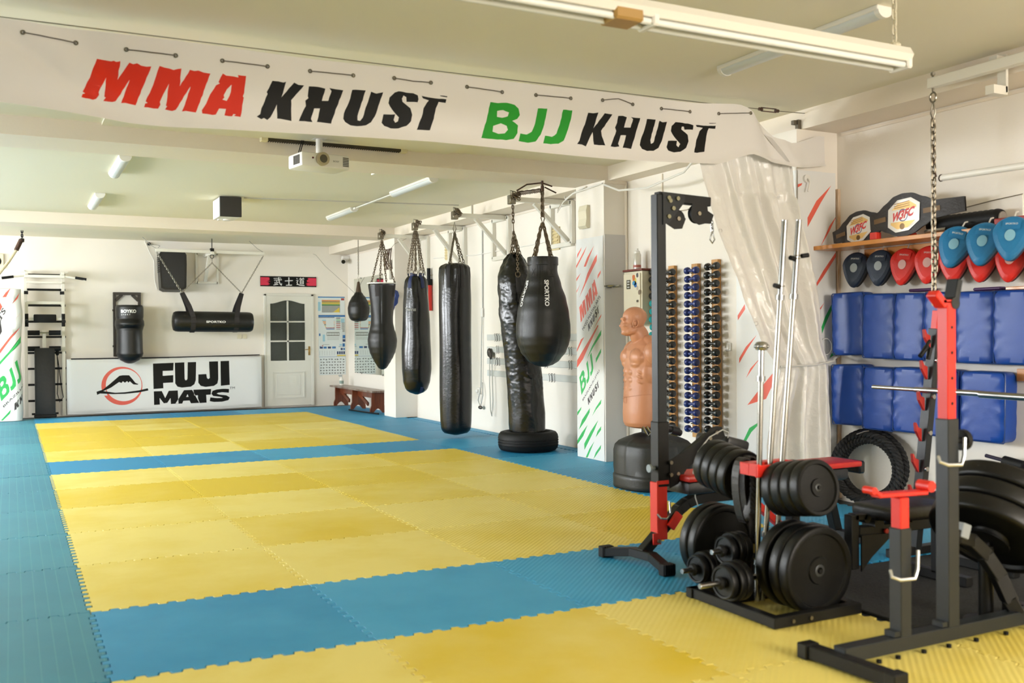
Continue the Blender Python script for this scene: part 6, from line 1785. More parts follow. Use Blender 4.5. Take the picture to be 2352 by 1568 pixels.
# ================================================================== free weights corner
def disc(t, c, ax, r, th, hub=.16, name='disc', lip=True):
    """one weight plate: rim, recessed faces and a hub; c = centre, ax = axis"""
    h = th / 2
    ri = r * .84
    mb = MB()
    P = [(r * .08, -h * .9), (r * .30, -h * .9), (r * .32, -h * .62), (ri * .96, -h * .62), (ri, -h * .95), (r * .95, -h), (r * .985, -h * .85), (r, -h * .6), (r, h * .6), (r * .985, h * .85), (r * .95, h), (ri, h * .95), (ri * .96, h * .62), (r * .32, h * .62), (r * .30, h * .9), (r * .08, h * .9)]
    mb.lathe(P, c, axis=ax, seg=56)
    dd_ = mb.build(name, PLATE, t)
    mb = MB(); mb.lathe([(r * .08, -h * .93), (r * .13, -h * .93), (r * .14, -h * .9), (r * .14, h * .9), (r * .13, h * .93), (r * .08, h * .93), (r * .08, -h * .93)], c, axis=ax, seg=24)
    mb.build('hub_ring', mat('grey hub steel', '#4d4f50', .4, metal=.7), dd_)
def plate(c, ax, r, th, label, group):
    t = thing('weight_plate', label, 'weight plate', c, group)
    disc(t, Vector(c), Vector(ax), r, th)
    return t
T10 = radians(9)
AR, AL = Vector((0, -cos(T10), sin(T10))), Vector((0, cos(T10), sin(T10)))
PX = 2.81
pw_ = ['outermost', 'second from the outside', 'third from the outside', 'innermost']
for k in range(4):
    c = Vector((PX, -.62, .56)) - AR * (.030 + .0605 * k)
    plate(c, AR, .124, .058, 'small black weight plate on the upper front peg, %s of four' % pw_[k], 'plates on the upper front peg')
for k in range(4):
    c = Vector((PX, -.13, .547)) + AL * (.030 + .0605 * k)
    plate(c, AL, .124, .058, 'small black weight plate on the upper rear peg, %s of four' % pw_[3 - k], 'plates on the upper rear peg')
for k, d in enumerate((.030, .093, .178)):
    c = Vector((PX + .005, -.62, .197)) - Vector((0, -1, 0)) * d
    plate(c, (0, -1, 0), .192, .058, 'large black weight plate on the lower front peg, %s of three' % ('outermost', 'middle', 'innermost')[k], 'plates on the lower front peg')
for k, d in enumerate((.03, .095)):
    c = Vector((PX, .01, .197)) + Vector((0, 1, 0)) * d
    plate(c, (0, 1, 0), .192, .058, 'large black weight plate on the lower rear peg, %s of two' % ('inner', 'outer')[k], 'plates on the lower rear peg')
t = thing('plate_tree', 'black steel plate tree loaded with weight plates, standing on the yellow mats', 'plate rack', (2.81, -.3, 0))
mb = MB(); mb.beam((2.985, -.27, .05), (2.985, -.27, .63), .05, .05); mb.build('post', STEELB, t)
mb = MB()
for a, b_ in (((2.50, -.655, .024), (3.0, -.655, .024)), ((2.50, -.10, .022), (3.0, -.10, .022)), ((2.53, -.66, .022), (2.53, -.08, .022)), ((2.985, -.66, .022), (2.985, -.08, .022)), ((2.53, -.27, .024), (2.985, -.27, .024))):
    mb.beam(a, b_, .045, .045)
mb.build('base_frame', STEELB, t)
for x in (2.60, 2.70):
    mb = MB(); mb.cyl((x, -.676, .024), (x, -.684, .024), .009, seg=8); mb.build('bolt', ZINC, t)
for c0, ax, ln in (((PX + .0, -.27, .505), AR, .36), ((PX, -.27, .525), AL, .42), ((PX, -.385, .197), Vector((0, -1, 0)), .24), ((PX, -.005, .197), Vector((0, 1, 0)), .155)):
    mb = MB(); mb.cyl(c0, Vector(c0) + ax * ln, .0085, seg=14); mb.build('peg', STEELB, t)
mb = MB(); mb.box((2.887, -.27, .515), (.17, .05, .05)); mb.build('peg_bracket', STEELB, t)
for y_ in (-.398, .0055):
    mb = MB(); mb.box((2.81, y_, .108), (.05, .01, .21)); mb.build('peg_upright', STEELB, t)
mb = MB(); mb.box((2.94, -.27, .60), (.06, .05, .05)); mb.build('peg_bracket', STEELB, t)
mb = MB(); mb.box((2.805, -.358, .606), (.245, .014, .055), bev=.004); mb.box((2.805, -.28, .612), (.245, .066, .055), bev=.004); mb.box((2.69, -.31, .612), (.012, .12, .055)); mb.box((2.92, -.31, .612), (.012, .12, .055)); mb.build('bar_holder', REDS, t)
# bars standing in the holder
def bar(x0, x1, z1, label, short=False):
    t = thing('barbell', label, 'barbell', (x0, -.285, .0), 'bars standing in the plate tree')
    a, b_ = Vector((x0, -.335, .012)), Vector((x1, -.335, z1))
    d = b_ - a
    L_ = d.length
    d.normalize()
    mb = MB(); mb.cyl(a + d * (.30 if not short else .18), b_ - d * (.36 if not short else .16), .0125, seg=14); mb.build('shaft', mat('worn chrome', '#a7a39a', .25, metal=1), t)
    for lo, hi in (((0, .30), (L_ - .36, L_)) if not short else ((0, .18), (L_ - .16, L_))):
        mb = MB(); pts = []
        n = int((hi - lo) / .006)
        rs = [.0145 if q % 2 else .0128 for q in range(n + 1)]
        mb.tube([a + d * (lo + (hi - lo) * q / n) for q in range(n + 1)], rs, 10); mb.build('threaded_sleeve', CHROME, t)
    for s_ in ((.30, L_ - .36) if not short else (.18, L_ - .16)):
        mb = MB(); mb.cyl(a + d * (s_ - .012), a + d * (s_ + .012), .02, seg=14); mb.build('stop_collar', CHROME, t)
    return t, a, d, L_
t, a, d, L_ = bar(2.705, 2.742, 1.185, 'short worn barbell with a star nut at its top, standing in the plate tree', True)
mb = MB(); p = a + d * (L_ - .012); mb.lathe([(.012, -.02), (.026, -.016), (.03, -.006), (.03, .008), (.024, .018), (.012, .022)], p, axis=d, seg=12)
for k in range(6): mb.ball(p + Vector((.028 * cos(k * pi / 3), .028 * sin(k * pi / 3), 0)), .009, 8, 5)
mb.build('star_nut', CHROME, t)
def clip(t, p, s_):
    mb = MB(); mb.tube([p + Vector((.017 * cos(q * pi / 5), .017 * sin(q * pi / 5), .004 * q / 10)) for q in range(14)], .003, 5); mb.build('spring_clip', ZINC, t)
    mb = MB(); mb.cyl(p + Vector((s_ * .02, -.012, 0)), p + Vector((s_ * .055, -.02, .005)), .011, seg=10); mb.build('clip_grip', MATTB, t)
t, a, d, L_ = bar(2.735, 2.885, 1.755, 'long barbell with one black clip, beside the short barbell in the plate tree')
clip(t, a + d * (L_ - .31), -1)
t, a, d, L_ = bar(2.80, 2.972, 1.76, 'long barbell with a black clip near its top, tallest in the plate tree')
clip(t, a + d * (L_ - .17), 1); clip(t, a + d * (L_ - .185), -1)
# straps hanging on the tree
t = thing('dip_belt', 'black lifting strap and short twisted rope looped over the plate tree post', 'strap', (2.76, -.21, .6))
for y, x in ((-.212, 2.735), (-.178, 2.80)):
    mb = MB()
    pts = [(x + .045 * cos(q * pi / 14) * (1 + .3 * sin(q * pi / 14)), y, .50 + .15 * sin(q * pi / 14)) for q in range(29)]
    for p, q in zip(pts, pts[1:]): mb.beam(p, q, .05, .007, bev=0, up=((p[0] + q[0]) / 2 - x, .001, (p[2] + q[2]) / 2 - .50))
    mb.build('belt_loop', mat('black belt leather', '#201a16', .5), t)
mb = MB()
for st in range(3):
    mb.tube([(2.765 + .012 * cos(q * .55 + st * 2.1), -.255 + .012 * sin(q * .55 + st * 2.1), .575 - .0058 * q) for q in range(56)], .011, 5)
mb.build('twisted_rope', RP_, t)
mb = MB(); mb.box((2.765, -.25, .235), (.035, .01, .05), rot=(0, .2, 0)); mb.build('yellow_tag', mat('tag yellow', '#cdbb66', .5), t)
mb = MB(); mb.beam((2.735, -.262, .40), (2.745, -.262, .06), .02, .006); mb.build('strap_end', mat('black webbing', '#242021', .7), t)
# dumbbells with screw threads
def spinlock(c, ln, rb, rs, lab, rear=1.0):
    t = thing('spinlock_dumbbell', lab, 'dumbbell', c, 'screw-thread dumbbells by the plate tree')
    c = Vector(c); ax = Vector((-1, -.04, 0)).normalized()
    for s_ in (-1, 1):
        if s_ < 0 and not rear: continue
        mb = MB(); n = 40; p0 = c + ax * s_ * ln * .22
        mb.tube([p0 + ax * s_ * (ln * (.58 if s_ > 0 else .36) * q / n) for q in range(n + 1)], [.013 if q % 2 else .0115 for q in range(n + 1)], 10); mb.build('threaded_end', CHROME, t)
        for q, (d, r, th) in enumerate(((.14, rb, .036), (.178, rb, .036), (.215, rs, .034))):
            if s_ < 0 and not rear: continue
            if s_ < 0: r *= rear
            disc(t, c + ax * s_ * d, ax, r, th, name='plate')
        if s_ < 0 and not rear: continue
        mb = MB(); mb.lathe([(.013, .0), (.028, .002), (.030, .012), (.022, .022), (.013, .024)], c + ax * s_ * .236, axis=ax * s_, seg=12); mb.build('star_nut', MATTB, t)
    mb = MB(); mb.cyl(c - ax * .12, c + ax * .125, .014, seg=12); mb.build('handle', CHROME, t)
    return t
spinlock((2.775, -.086, .126), .39, .079, .066, 'black dumbbell with a chrome screw end, lying on the plate tree rail')
spinlock((2.70, -.372, .136), .45, .088, .074, 'black dumbbell with the longest chrome screw end, lying at the front of the plate tree', 0)
spinlock((2.83, -.225, .235), .38, .079, .066, 'black dumbbell lying on top of the other two inside the plate tree', 0)

# ================================================================== multi bench with pulley tower
t = thing('pulley_bench', 'black and red weight bench with a tall pulley tower and splayed foot', 'weight bench', (2.82, .55, 0))
mb = MB(); mb.beam((2.81, .55, .43), (2.81, .55, 1.985), .06, .06, bev=.004); mb.build('tower_post', GREYS, t)
mb = MB(); mb.beam((2.81, .55, .41), (2.81, .55, .76), .072, .072, bev=.003); mb.build('sleeve', STEELB, t)
mb = MB(); mb.beam((2.80, .55, .125), (2.80, .55, .435), .068, .068, bev=.003); mb.box((2.80, .512, .435), (.078, .004, .02)); mb.build('red_upright', REDS, t)
mb = MB(); mb.beam((2.615, .79, .03), (2.685, .62, .055), .055, .045); mb.beam((2.68, .635, .055), (2.70, .46, .055), .055, .045); mb.beam((2.70, .475, .055), (2.665, .30, .03), .055, .045); mb.build('splayed_foot', STEELB, t)
for p in ((2.622, .80, .03), (2.662, .29, .03)):
    mb = MB(); mb.box(p, (.075, .05, .06), bev=.004)
    for k in range(5): mb.box((p[0] - .03 + .015 * k, p[1] - .027, p[2] + .005), (.004, .006, .05))
    mb.build('rubber_foot', MATTB, t)
pts = [(2.69, .55, .06), (2.83, .55, .185), (2.93, .55, .272), (2.98, .55, .302), (3.03, .55, .318), (3.10, .55, .325), (3.5, .55, .322), (4.02, .55, .322)]
mb = MB()
for p, q in zip(pts, pts[1:]): mb.beam(p, Vector(q) + (Vector(q) - Vector(p)).normalized() * .008, .055, .055)
mb.build('main_frame', STEELB, t)
mb = MB(); mb.beam((4.02, .55, .322), (4.10, .55, .04), .055, .055); mb.beam((4.10, .33, .03), (4.10, .77, .03), .055, .05); mb.build('rear_leg', STEELB, t)
mb = MB(); mb.box((2.76, .513, .135), (.05, .008, .06)); mb.beam((2.84, .50, .19), (2.90, .50, .26), .02, .05); mb.build('gusset', REDS, t)
for x, z in ((2.765, .125), (2.86, .21), (2.845, .475), (2.845, .54)):
    mb = MB(); mb.cyl((x, .505, z), (x, .492, z), .011, seg=8); mb.build('bolt', ZINC, t)
mb = MB(); mb.cyl((2.775, .55, .51), (2.745, .55, .51), .011, seg=10); mb.cyl((2.748, .55, .51), (2.735, .55, .51), .022, seg=16); mb.build('lock_knob', mat('grey knob', '#8d979c', .35), t)
mb = MB(); mb.tube([(2.835, .50, .33), (2.83, .485, .27), (2.80, .48, .245), (2.765, .48, .25), (2.755, .50, .27)], .006, 8); mb.build('pull_pin', CHROME, t)
# top: arm with two pulleys
mb = MB(); mb.beam((2.80, .55, 1.975), (3.15, .55, 1.962), .05, .05); mb.build('top_arm', STEELB, t)
mb = MB(); mb.prism([[(2.815, 1.995), (2.96, 1.985), (2.96, 1.95), (2.89, 1.87), (2.855, 1.83), (2.815, 1.82)]], (0, .518, 0), (1, 0, 0), (0, 0, 1), .005); mb.build('gusset_plate', GREYS, t)
for x, z in ((2.85, 1.965), (2.86, 1.95), (2.91, 1.965), (2.85, 1.865), (2.88, 1.91)):
    mb = MB(); mb.cyl((x, .514, z), (x, .503, z), .012, seg=8); mb.build('bolt', mat('dull olive bolt', '#86836a', .4, metal=.6), t)
for x, z, r in ((2.925, 1.858, .05), (3.065, 1.893, .052)):
    mb = MB(); mb.lathe([(.0, -.013), (r, -.013), (r * .86, -.004), (r * .86, .004), (r, .013), (.0, .013)], (x, .545, z), axis=(0, 1, 0), seg=32); mb.build('pulley_wheel', MATTB, t)
    mb = MB(); mb.cyl((x, .53, z), (x, .518, z), .012, seg=8); mb.build('axle_bolt', ZINC, t)
mb = MB(); mb.prism([[(2.85, 1.88), (2.93, 1.90), (2.975, 1.86), (2.95, 1.805), (2.90, 1.80), (2.84, 1.83)]], (0, .529, 0), (1, 0, 0), (0, 0, 1), .004); mb.prism([[(3.02, 1.945), (3.12, 1.945), (3.125, 1.91), (3.165, 1.89), (3.155, 1.865), (3.145, 1.84), (3.105, 1.84), (3.065, 1.83), (3.02, 1.85), (3.01, 1.89)]], (0, .527, 0), (1, 0, 0), (0, 0, 1), .004); mb.build('pulley_cheek', STEELB, t)
mb = MB(); mb.tube([(2.93, .545, 1.90), (3.0, .545, 1.912), (3.06, .545, 1.94)], .003, 5); mb.build('cable', ZINC, t)
mb = MB(); mb.chain((3.168, .545, 1.86), (3.172, .545, 1.80), .03, .003); mb.tube([(3.172, .545, 1.80), (3.155, .545, 1.755), (3.172, .545, 1.735), (3.188, .545, 1.755), (3.172, .545, 1.80)], .004, 6); mb.build('snap_hook', CHROME, t)
# arm with curl bracket
mb = MB(); mb.prism([[(2.845, .40), (2.845, .55), (3.05, .645), (3.13, .715), (3.20, .715), (3.225, .66), (3.10, .585), (2.96, .50), (2.90, .42)]], (0, .515, 0), (1, 0, 0), (0, 0, 1), .006); mb.beam((2.84, .55, .47), (3.15, .55, .66), .055, .055); mb.build('curl_arm', STEELB, t)
for x, z in ((3.08, .625), (3.12, .655), (3.165, .685), (2.90, .475)):
    mb = MB(); mb.cyl((x, .513, z), (x, .505, z), .011, seg=8); mb.build('bolt', ZINC, t)
mb = MB(); mb.box((3.30, .63, .615), (.16, .30, .06), rot=(0, .25, 0), bev=.02, seg=2); mb.build('curl_pad', mat('black vinyl pad', '#1c1d20', .45), t)
mb = MB(); mb.tube([(3.05, .49, .20), (3.0, .49, .34), (2.985, .49, .48), (3.02, .49, .59), (3.10, .49, .665), (3.19, .49, .70), (3.23, .49, .685), (3.235, .50, .64)], .0035, 6); mb.build('steel_cable', mat('grey cable', '#b9bab6', .5), t)
mb = MB(); mb.cyl((2.93, .78, .73), (3.12, .78, .66), .02, seg=12); mb.cyl((3.05, .78, .685), (3.10, .78, .67), .028, seg=12); mb.build('roller_bar', GREYS, t)
# bench pad
mb = MB(); mb.box((3.55, .55, .452), (1.28, .25, .035), bev=.012, seg=2); mb.build('pad_top', mat('red bench vinyl', '#c2281c', .4), t)
mb = MB(); mb.box((3.50, .55, .40), (1.18, .235, .07), bev=.02, seg=2); mb.box((4.195, .55, .43), (.05, .24, .075), bev=.01); mb.build('pad_underside', mat('black vinyl pad', '#1c1d20', .45), t)
mb = MB(); mb.beam((3.3, .55, .33), (3.3, .55, .38), .05, .05); mb.beam((3.85, .55, .33), (3.85, .55, .38), .05, .05); mb.beam((3.35, .49, .33), (3.62, .49, .12), .04, .04, m=0); mb.build('pad_support', REDS, t)

# ================================================================== squat stand close to the camera
t = thing('squat_stand', 'dark grey squat stand with red telescopic posts, closest to the camera', 'squat stand', (2.95, -1.13, 0))
DG = mat('charcoal coated steel', '#171c1e', .45)
mb = MB(); mb.beam((2.40, -1.13, .045), (3.60, -1.13, .045), .06, .055); mb.build('base_tube', DG, t)
mb = MB(); mb.beam((2.375, -1.02, .03), (2.40, -1.38, .03), .055, .05); mb.box((2.372, -1.0, .03), (.07, .05, .058), bev=.004); mb.box((2.40, -1.39, .03), (.07, .05, .058), bev=.004); mb.build('cross_foot', STEELB, t)
mb = MB(); mb.beam((3.58, -.95, .03), (3.58, -1.32, .03), .055, .05); mb.build('cross_foot', STEELB, t)
for x in (2.56, 2.66, 2.80, 2.94, 3.10, 3.28, 3.42):
    mb = MB(); mb.cyl((x, -1.17, .012), (x, -1.17, .0), .010, seg=8); mb.build('bolt', MATTB, t)
mb = MB(); mb.beam((2.72, -1.13, .07), (2.72, -1.13, .484), .058, .058); mb.box((2.685, -1.13, .085), (.05, .05, .02)); mb.build('short_post', DG, t)
mb = MB(); mb.beam((2.72, -1.13, .47), (2.72, -1.13, .60), .048, .048); mb.build('short_post_red', REDS, t)
mb = MB(); mb.beam((2.60, -1.12, .615), (2.84, -1.14, .612), .05, .016); mb.beam((2.61, -1.12, .615), (2.575, -1.118, .64), .05, .016); mb.cyl((2.85, -1.17, .635), (2.85, -1.11, .635), .022, seg=14); mb.cyl((2.565, -1.15, .638), (2.565, -1.10, .638), .014, seg=12); mb.build('cradle', REDS, t)
mb = MB(); mb.beam((2.985, -1.13, .07), (2.985, -1.13, .89), .062, .062); mb.box((2.95, -1.13, .085), (.05, .05, .02)); mb.build('tall_post', DG, t)
mb = MB(); mb.beam((2.985, -1.13, .88), (2.985, -1.13, 1.355), .05, .05, bev=.003)
for z in (.95, 1.05, 1.15, 1.25): mb.cyl((2.985, -1.1545, z), (2.985, -1.156, z), .007, seg=10, m=1)
mb.build('tall_post_red', [REDS, MATTB], t)
mb = MB(); mb.beam((2.96, -1.13, 1.335), (2.905, -1.13, 1.385), .05, .03); mb.box((2.965, -1.13, 1.352), (.05, .05, .012)); mb.build('hook_front', REDS, t)
mb = MB(); mb.beam((3.01, -1.13, 1.34), (3.035, -1.13, 1.44), .055, .03); mb.cyl((3.005, -1.158, 1.345), (3.005, -1.10, 1.345), .024, seg=14); mb.build('hook_rear', GREYS, t)
mb = MB(); mb.cyl((3.02, -1.13, .80), (3.07, -1.13, .80), .012, seg=10); mb.cyl((3.06, -1.13, .80), (3.085, -1.13, .80), .042, seg=16); mb.build('clamp_knob', MATTB, t)
for x, z0 in ((2.985, .715), (2.72, .30)):
    mb = MB(); mb.tube([(x + .045, -1.175, z0 + .10), (x + .035, -1.18, z0 + .03), (x + .02, -1.18, z0 - .005), (x - .06, -1.18, z0 - .0), (x - .09, -1.17, z0 + .012), (x - .075, -1.15, z0 + .03)], .0075, 8); mb.build('safety_pin', mat('bright steel pin', '#d4d6d6', .25, metal=.8), t)
arch = [(3.02, -1.10, .40), (3.10, -1.07, .405), (3.20, -1.06, .375), (3.28, -1.07, .31), (3.34, -1.09, .22), (3.38, -1.11, .12), (3.40, -1.13, .07)]
mb = MB()
for p, q in zip(arch, arch[1:]): mb.beam(p, Vector(q) + (Vector(q) - Vector(p)).normalized() * .01, .06, .055)
mb.build('arched_brace', STEELB, t)
mb = MB(); mb.box((3.125, -1.085, .425), (.05, .05, .06), rot=(0, .35, 0), bev=.004); mb.build('end_block', mat('light grey block', '#8a9094', .4), t)
# stack of large plates propped on the brace
ca = Vector((_f.x, _f.y, 0)).normalized()
ray = Vector((.80, .60, 0))
up = Vector((0, 0, 1)); rt = Vector((.60, -.80, 0))
nrm = (up * .88 + rt * .36).normalized() * .80 + ray * .62
nrm.normalize()
c0 = Vector((3.46, -1.0, .435))
for k in range(3):
    c = c0 + nrm * (.084 * (k - 1))
    plate(c, nrm, .25, .078, 'big thick black bumper plate tilted behind the squat stand, %s of three' % ('lowest', 'middle', 'topmost')[k], 'bumper plates behind the squat stand')
t = thing('plate_peg', 'black slanted peg carrying the three bumper plates behind the squat stand', 'peg', c0)
mb = MB(); mb.cyl(c0 - nrm * .16, c0 + nrm * .14, .0155, seg=16); mb.build('peg_rod', STEELB, t)
mb = MB(); mb.cyl(c0 - nrm * .138, c0 - nrm * .127, .09, seg=20); pb = c0 - nrm * .15; mb.cyl(pb, (pb.x, pb.y, .0), .03, seg=12); mb.cyl((pb.x, pb.y, 0), (pb.x, pb.y, .012), .09, seg=20); mb.build('stand_foot', STEELB, t)

# ================================================================== bench with uprights beyond it, bar across
t = thing('press_bench', 'low black bench with leg hook standing on the rubber mat', 'weight bench', (3.5, -.42, 0))
mb = MB(); mb.box((3.55, -.42, .372), (.42, .27, .07), bev=.025, seg=3); mb.build('seat_pad', mat('black vinyl pad', '#1c1d20', .45), t)
mb = MB(); mb.box((4.02, -.42, .385), (.50, .27, .07), rot=(0, -.06, 0), bev=.025, seg=3); mb.build('back_pad', mat('black vinyl pad', '#1c1d20', .45), t)
mb = MB(); mb.beam((3.24, -.42, .29), (4.25, -.42, .29), .05, .05)
for x in (3.35, 3.6, 3.9): mb.box((x, -.42, .325), (.06, .08, .03))
mb.build('spine', STEELB, t)
mb = MB(); mb.beam((3.21, -.42, .12), (3.21, -.42, .375), .05, .05); mb.beam((3.21, -.42, .365), (3.29, -.42, .36), .05, .03); mb.cyl((3.29, -.445, .35), (3.29, -.395, .35), .022, seg=12); mb.build('leg_hook', STEELB, t)
mb = MB(); mb.prism([[(3.235, .28), (3.45, .27), (3.30, .17), (3.235, .11)]], (0, -.45, 0), (1, 0, 0), (0, 0, 1), .008); mb.build('gusset', STEELB, t)
mb = MB(); mb.cyl((3.40, -.452, .285), (3.40, -.46, .285), .012, seg=10); mb.build('red_cap', REDS, t)
for x in (3.80, 4.15):
    mb = MB(); mb.beam((x, -.42, .27), (x, -.42, .03), .05, .05); mb.beam((x, -.60, .022), (x, -.24, .022), .05, .045); mb.build('leg', STEELB, t)
t = thing('bar_rack', 'slim dark upright with a ladder of red hooks holding the barbell beyond the bench', 'bar rack', (4.2, 0, 0))
Ub, Ut = Vector((4.15, .02, .03)), Vector((4.235, -.055, 1.25))
mb = MB(); mb.beam(Ub, Ut, .045, .06); mb.build('upright', GREYS, t)
mb = MB(); mb.beam(Ut - (Ut - Ub).normalized() * .02, Ut + (Ut - Ub).normalized() * .10, .035, .04); mb.build('red_top', REDS, t)
dU = (Ut - Ub).normalized()
for k in range(6):
    p = Ub + dU * (.297 + .172 * k) + Vector((-.035, .0, 0))
    mb = MB(); mb.prism([[(0, -.04), (0, .03), (-.025, .04), (-.040, .066), (-.048, .062), (-.042, .02), (-.02, -.012)]], p + Vector((0, .012, 0)), (1, 0, 0), (0, 0, 1), .016); mb.build('bar_hook', mat('dark red hook', '#a8231c', .4), t)
for k in range(5):
    p = Ub + dU * (.25 + .2 * k) + Vector((-.01, -.034, 0)); mb = MB(); mb.cyl(p, p + Vector((0, -.01, 0)), .013, seg=10); mb.build('bolt', CHROME, t)
mb = MB(); mb.beam((3.95, .02, .022), (4.5, .02, .022), .05, .045); mb.build('foot', STEELB, t)
mb = MB(); p = Ub + dU * 1.16 + Vector((-.06, -.02, 0)); mb.cyl(p, p + Vector((-.05, 0, -.05)), .009, seg=8); mb.cyl(p + Vector((-.03, -.01, -.03)), p + Vector((-.09, -.01, -.085)), .012, seg=8); mb.cyl(p + Vector((-.02, -.02, -.04)), p + Vector((-.04, -.02, -.10)), .012, seg=8); mb.build('spring_clip', MATTB, t)
t = thing('barbell', 'chrome barbell lying level across the hooks beyond the red post', 'barbell', (4.10, -.3, .9))
mb = MB(); n = 50; mb.tube([(4.145, .305 - .30 * q / n, .916 - .002 * q / n) for q in range(n + 1)], [.0125 if q % 2 else .0115 for q in range(n + 1)], 10); mb.build('threaded_sleeve', CHROME, t)
mb = MB(); mb.cyl((4.145, .005, .914), (4.145, -.40, .912), .0155, seg=14); mb.build('sleeve', CHROME, t)
mb = MB(); mb.cyl((4.145, -.40, .908), (4.145, -1.7, .896), .0185, seg=14); mb.build('shaft', CHROME, t)
# ================================================================== boxing dummy
SKIN = mat('tan rubber skin', '#bd8565', .42, bump=(60, .04), vary=(4, '#b37a59'))
t = thing('boxing_dummy', 'tan rubber torso boxing dummy on a black water-filled base', 'boxing dummy', (4.28, 2.74, 0))
mb = MB()
def sup(a, rx, ry, e):
    c_, s_ = cos(a), sin(a)
    k = (abs(c_) ** e + abs(s_) ** e) ** (-1 / e)
    return rx * k * c_, ry * k * s_
PB = [(0, .292, 2.6), (.012, .30, 2.6), (.10, .302, 2.6), (.112, .296, 2.6), (.118, .288, 2.8), (.30, .283, 3.0), (.345, .272, 3.0), (.375, .248, 2.8), (.40, .205, 2.5), (.425, .15, 2.2), (.438, .10, 2), (.44, .02, 2)]
def fb(u, v):
    f_ = v * (len(PB) - 1); i = min(int(f_), len(PB) - 2); q = f_ - i
    z, r, e = [PB[i][k] + (PB[i + 1][k] - PB[i][k]) * q for k in range(3)]
    a = 2 * pi * u
    g = 0
    if .14 < z < .40:
        for k in range(8):
            d_ = (u - (k + .5) / 8 - .03 + .5) % 1 - .5
            g += .006 * math.exp(-(d_ / .010) ** 2)
    x, y = sup(a + .35, r + g, r + g, e)
    return (4.30 + x, 2.71 + y, z)
mb.grid(fb, 128, 44, cu=True); mb.build('water_base', mat('black moulded plastic', '#1b1e1f', .45, bump=(180, .1)), t)
mb = MB(); mb.cyl((4.28, 2.72, .43), (4.28, 2.72, .50), .07, seg=20); mb.build('neck_tube', STEELB, t)
mb = MB(); mb.tube([(4.14, 2.62, .50), (4.17, 2.61, .44), (4.18, 2.60, .425), (4.20, 2.60, .45), (4.17, 2.61, .50)], .008, 6); mb.build('pull_pin', CHROME, t)
# the figure: overlapping muscles merged into one skin
body = MB()
FW = Vector((-.985, .176, 0)).normalized()   # facing
SD = Vector((0, 0, 1)).cross(FW)             # its left
O = Vector((4.25, 2.764, 0))
def W_(x, y, z): return O + FW * x + SD * y + Vector((0, 0, z))
def ell(c, r, rot=None, seg=22, rings=16):
    R_ = Euler(rot).to_matrix() if rot else Matrix.Identity(3)
    def fn(u, v):
        a, p = 2 * pi * u, pi * (v - .5)
        q = R_ @ Vector((r[0] * cos(p) * cos(a), r[1] * cos(p) * sin(a), r[2] * sin(p)))
        return W_(c[0] + q.x, c[1] + q.y, c[2] + q.z)
    body.grid(fn, seg, rings, cu=True, cap=True)
TP_ = [(.475, .02, .02, 0), (.478, .10, .12, 0), (.49, .135, .155, .0), (.52, .150, .172, .0), (.60, .152, .180, .0), (.70, .146, .182, .0), (.80, .140, .184, .0), (.88, .136, .188, .0), (.96, .140, .200, -.005), (1.04, .145, .215, -.01), (1.10, .138, .215, -.015), (1.145, .115, .19, -.02), (1.175, .09, .14, -.02), (1.20, .07, .085, -.015), (1.215, .03, .03, -.01)]
def ft(u, v):
    f_ = v * (len(TP_) - 1); i = min(int(f_), len(TP_) - 2); q = f_ - i
    z, rx, ry, ox = [TP_[i][k] + (TP_[i + 1][k] - TP_[i][k]) * q for k in range(4)]
    x, y = sup(2 * pi * u, rx * 1.05, ry * 1.05, 2.3)
    return W_(x + ox, y, z)
body.grid(ft, 48, 42, cu=True, cap=True)
for s_ in (-1, 1):
    ell((.088, s_ * .092, 1.045), (.066, .098, .078), (0, .12, 0))              # chest
    ell((.105, s_ * .085, .995), (.04, .075, .035))
    ell((-.005, s_ * .208, 1.085), (.088, .070, .098), (s_ * .2, 0, 0))        # shoulder stump
    ell((-.02, s_ * .12, 1.165), (.065, .11, .045), (s_ * -.42, 0, 0))          # trapezius
    ell((-.075, s_ * .10, 1.04), (.07, .10, .12))                               # shoulder blade
    ell((.005, s_ * .172, .93), (.085, .04, .11))                               # flank
    for k in range(3): ell((.09, s_ * .135, .94 - .038 * k), (.030, .042, .014), (s_ * -.5, 0, 0), 14, 10)   # ribs
    for k in range(3): ell((.125, s_ * .044, .93 - .065 * k), (.026, .040, .032), None, 14, 10)   # belly
    ell((.035, s_ * .035, 1.215), (.022, .02, .075), (s_ * .35, .15, 0), 14, 10)  # neck cords
ell((.075, 0, .75), (.078, .14, .09))
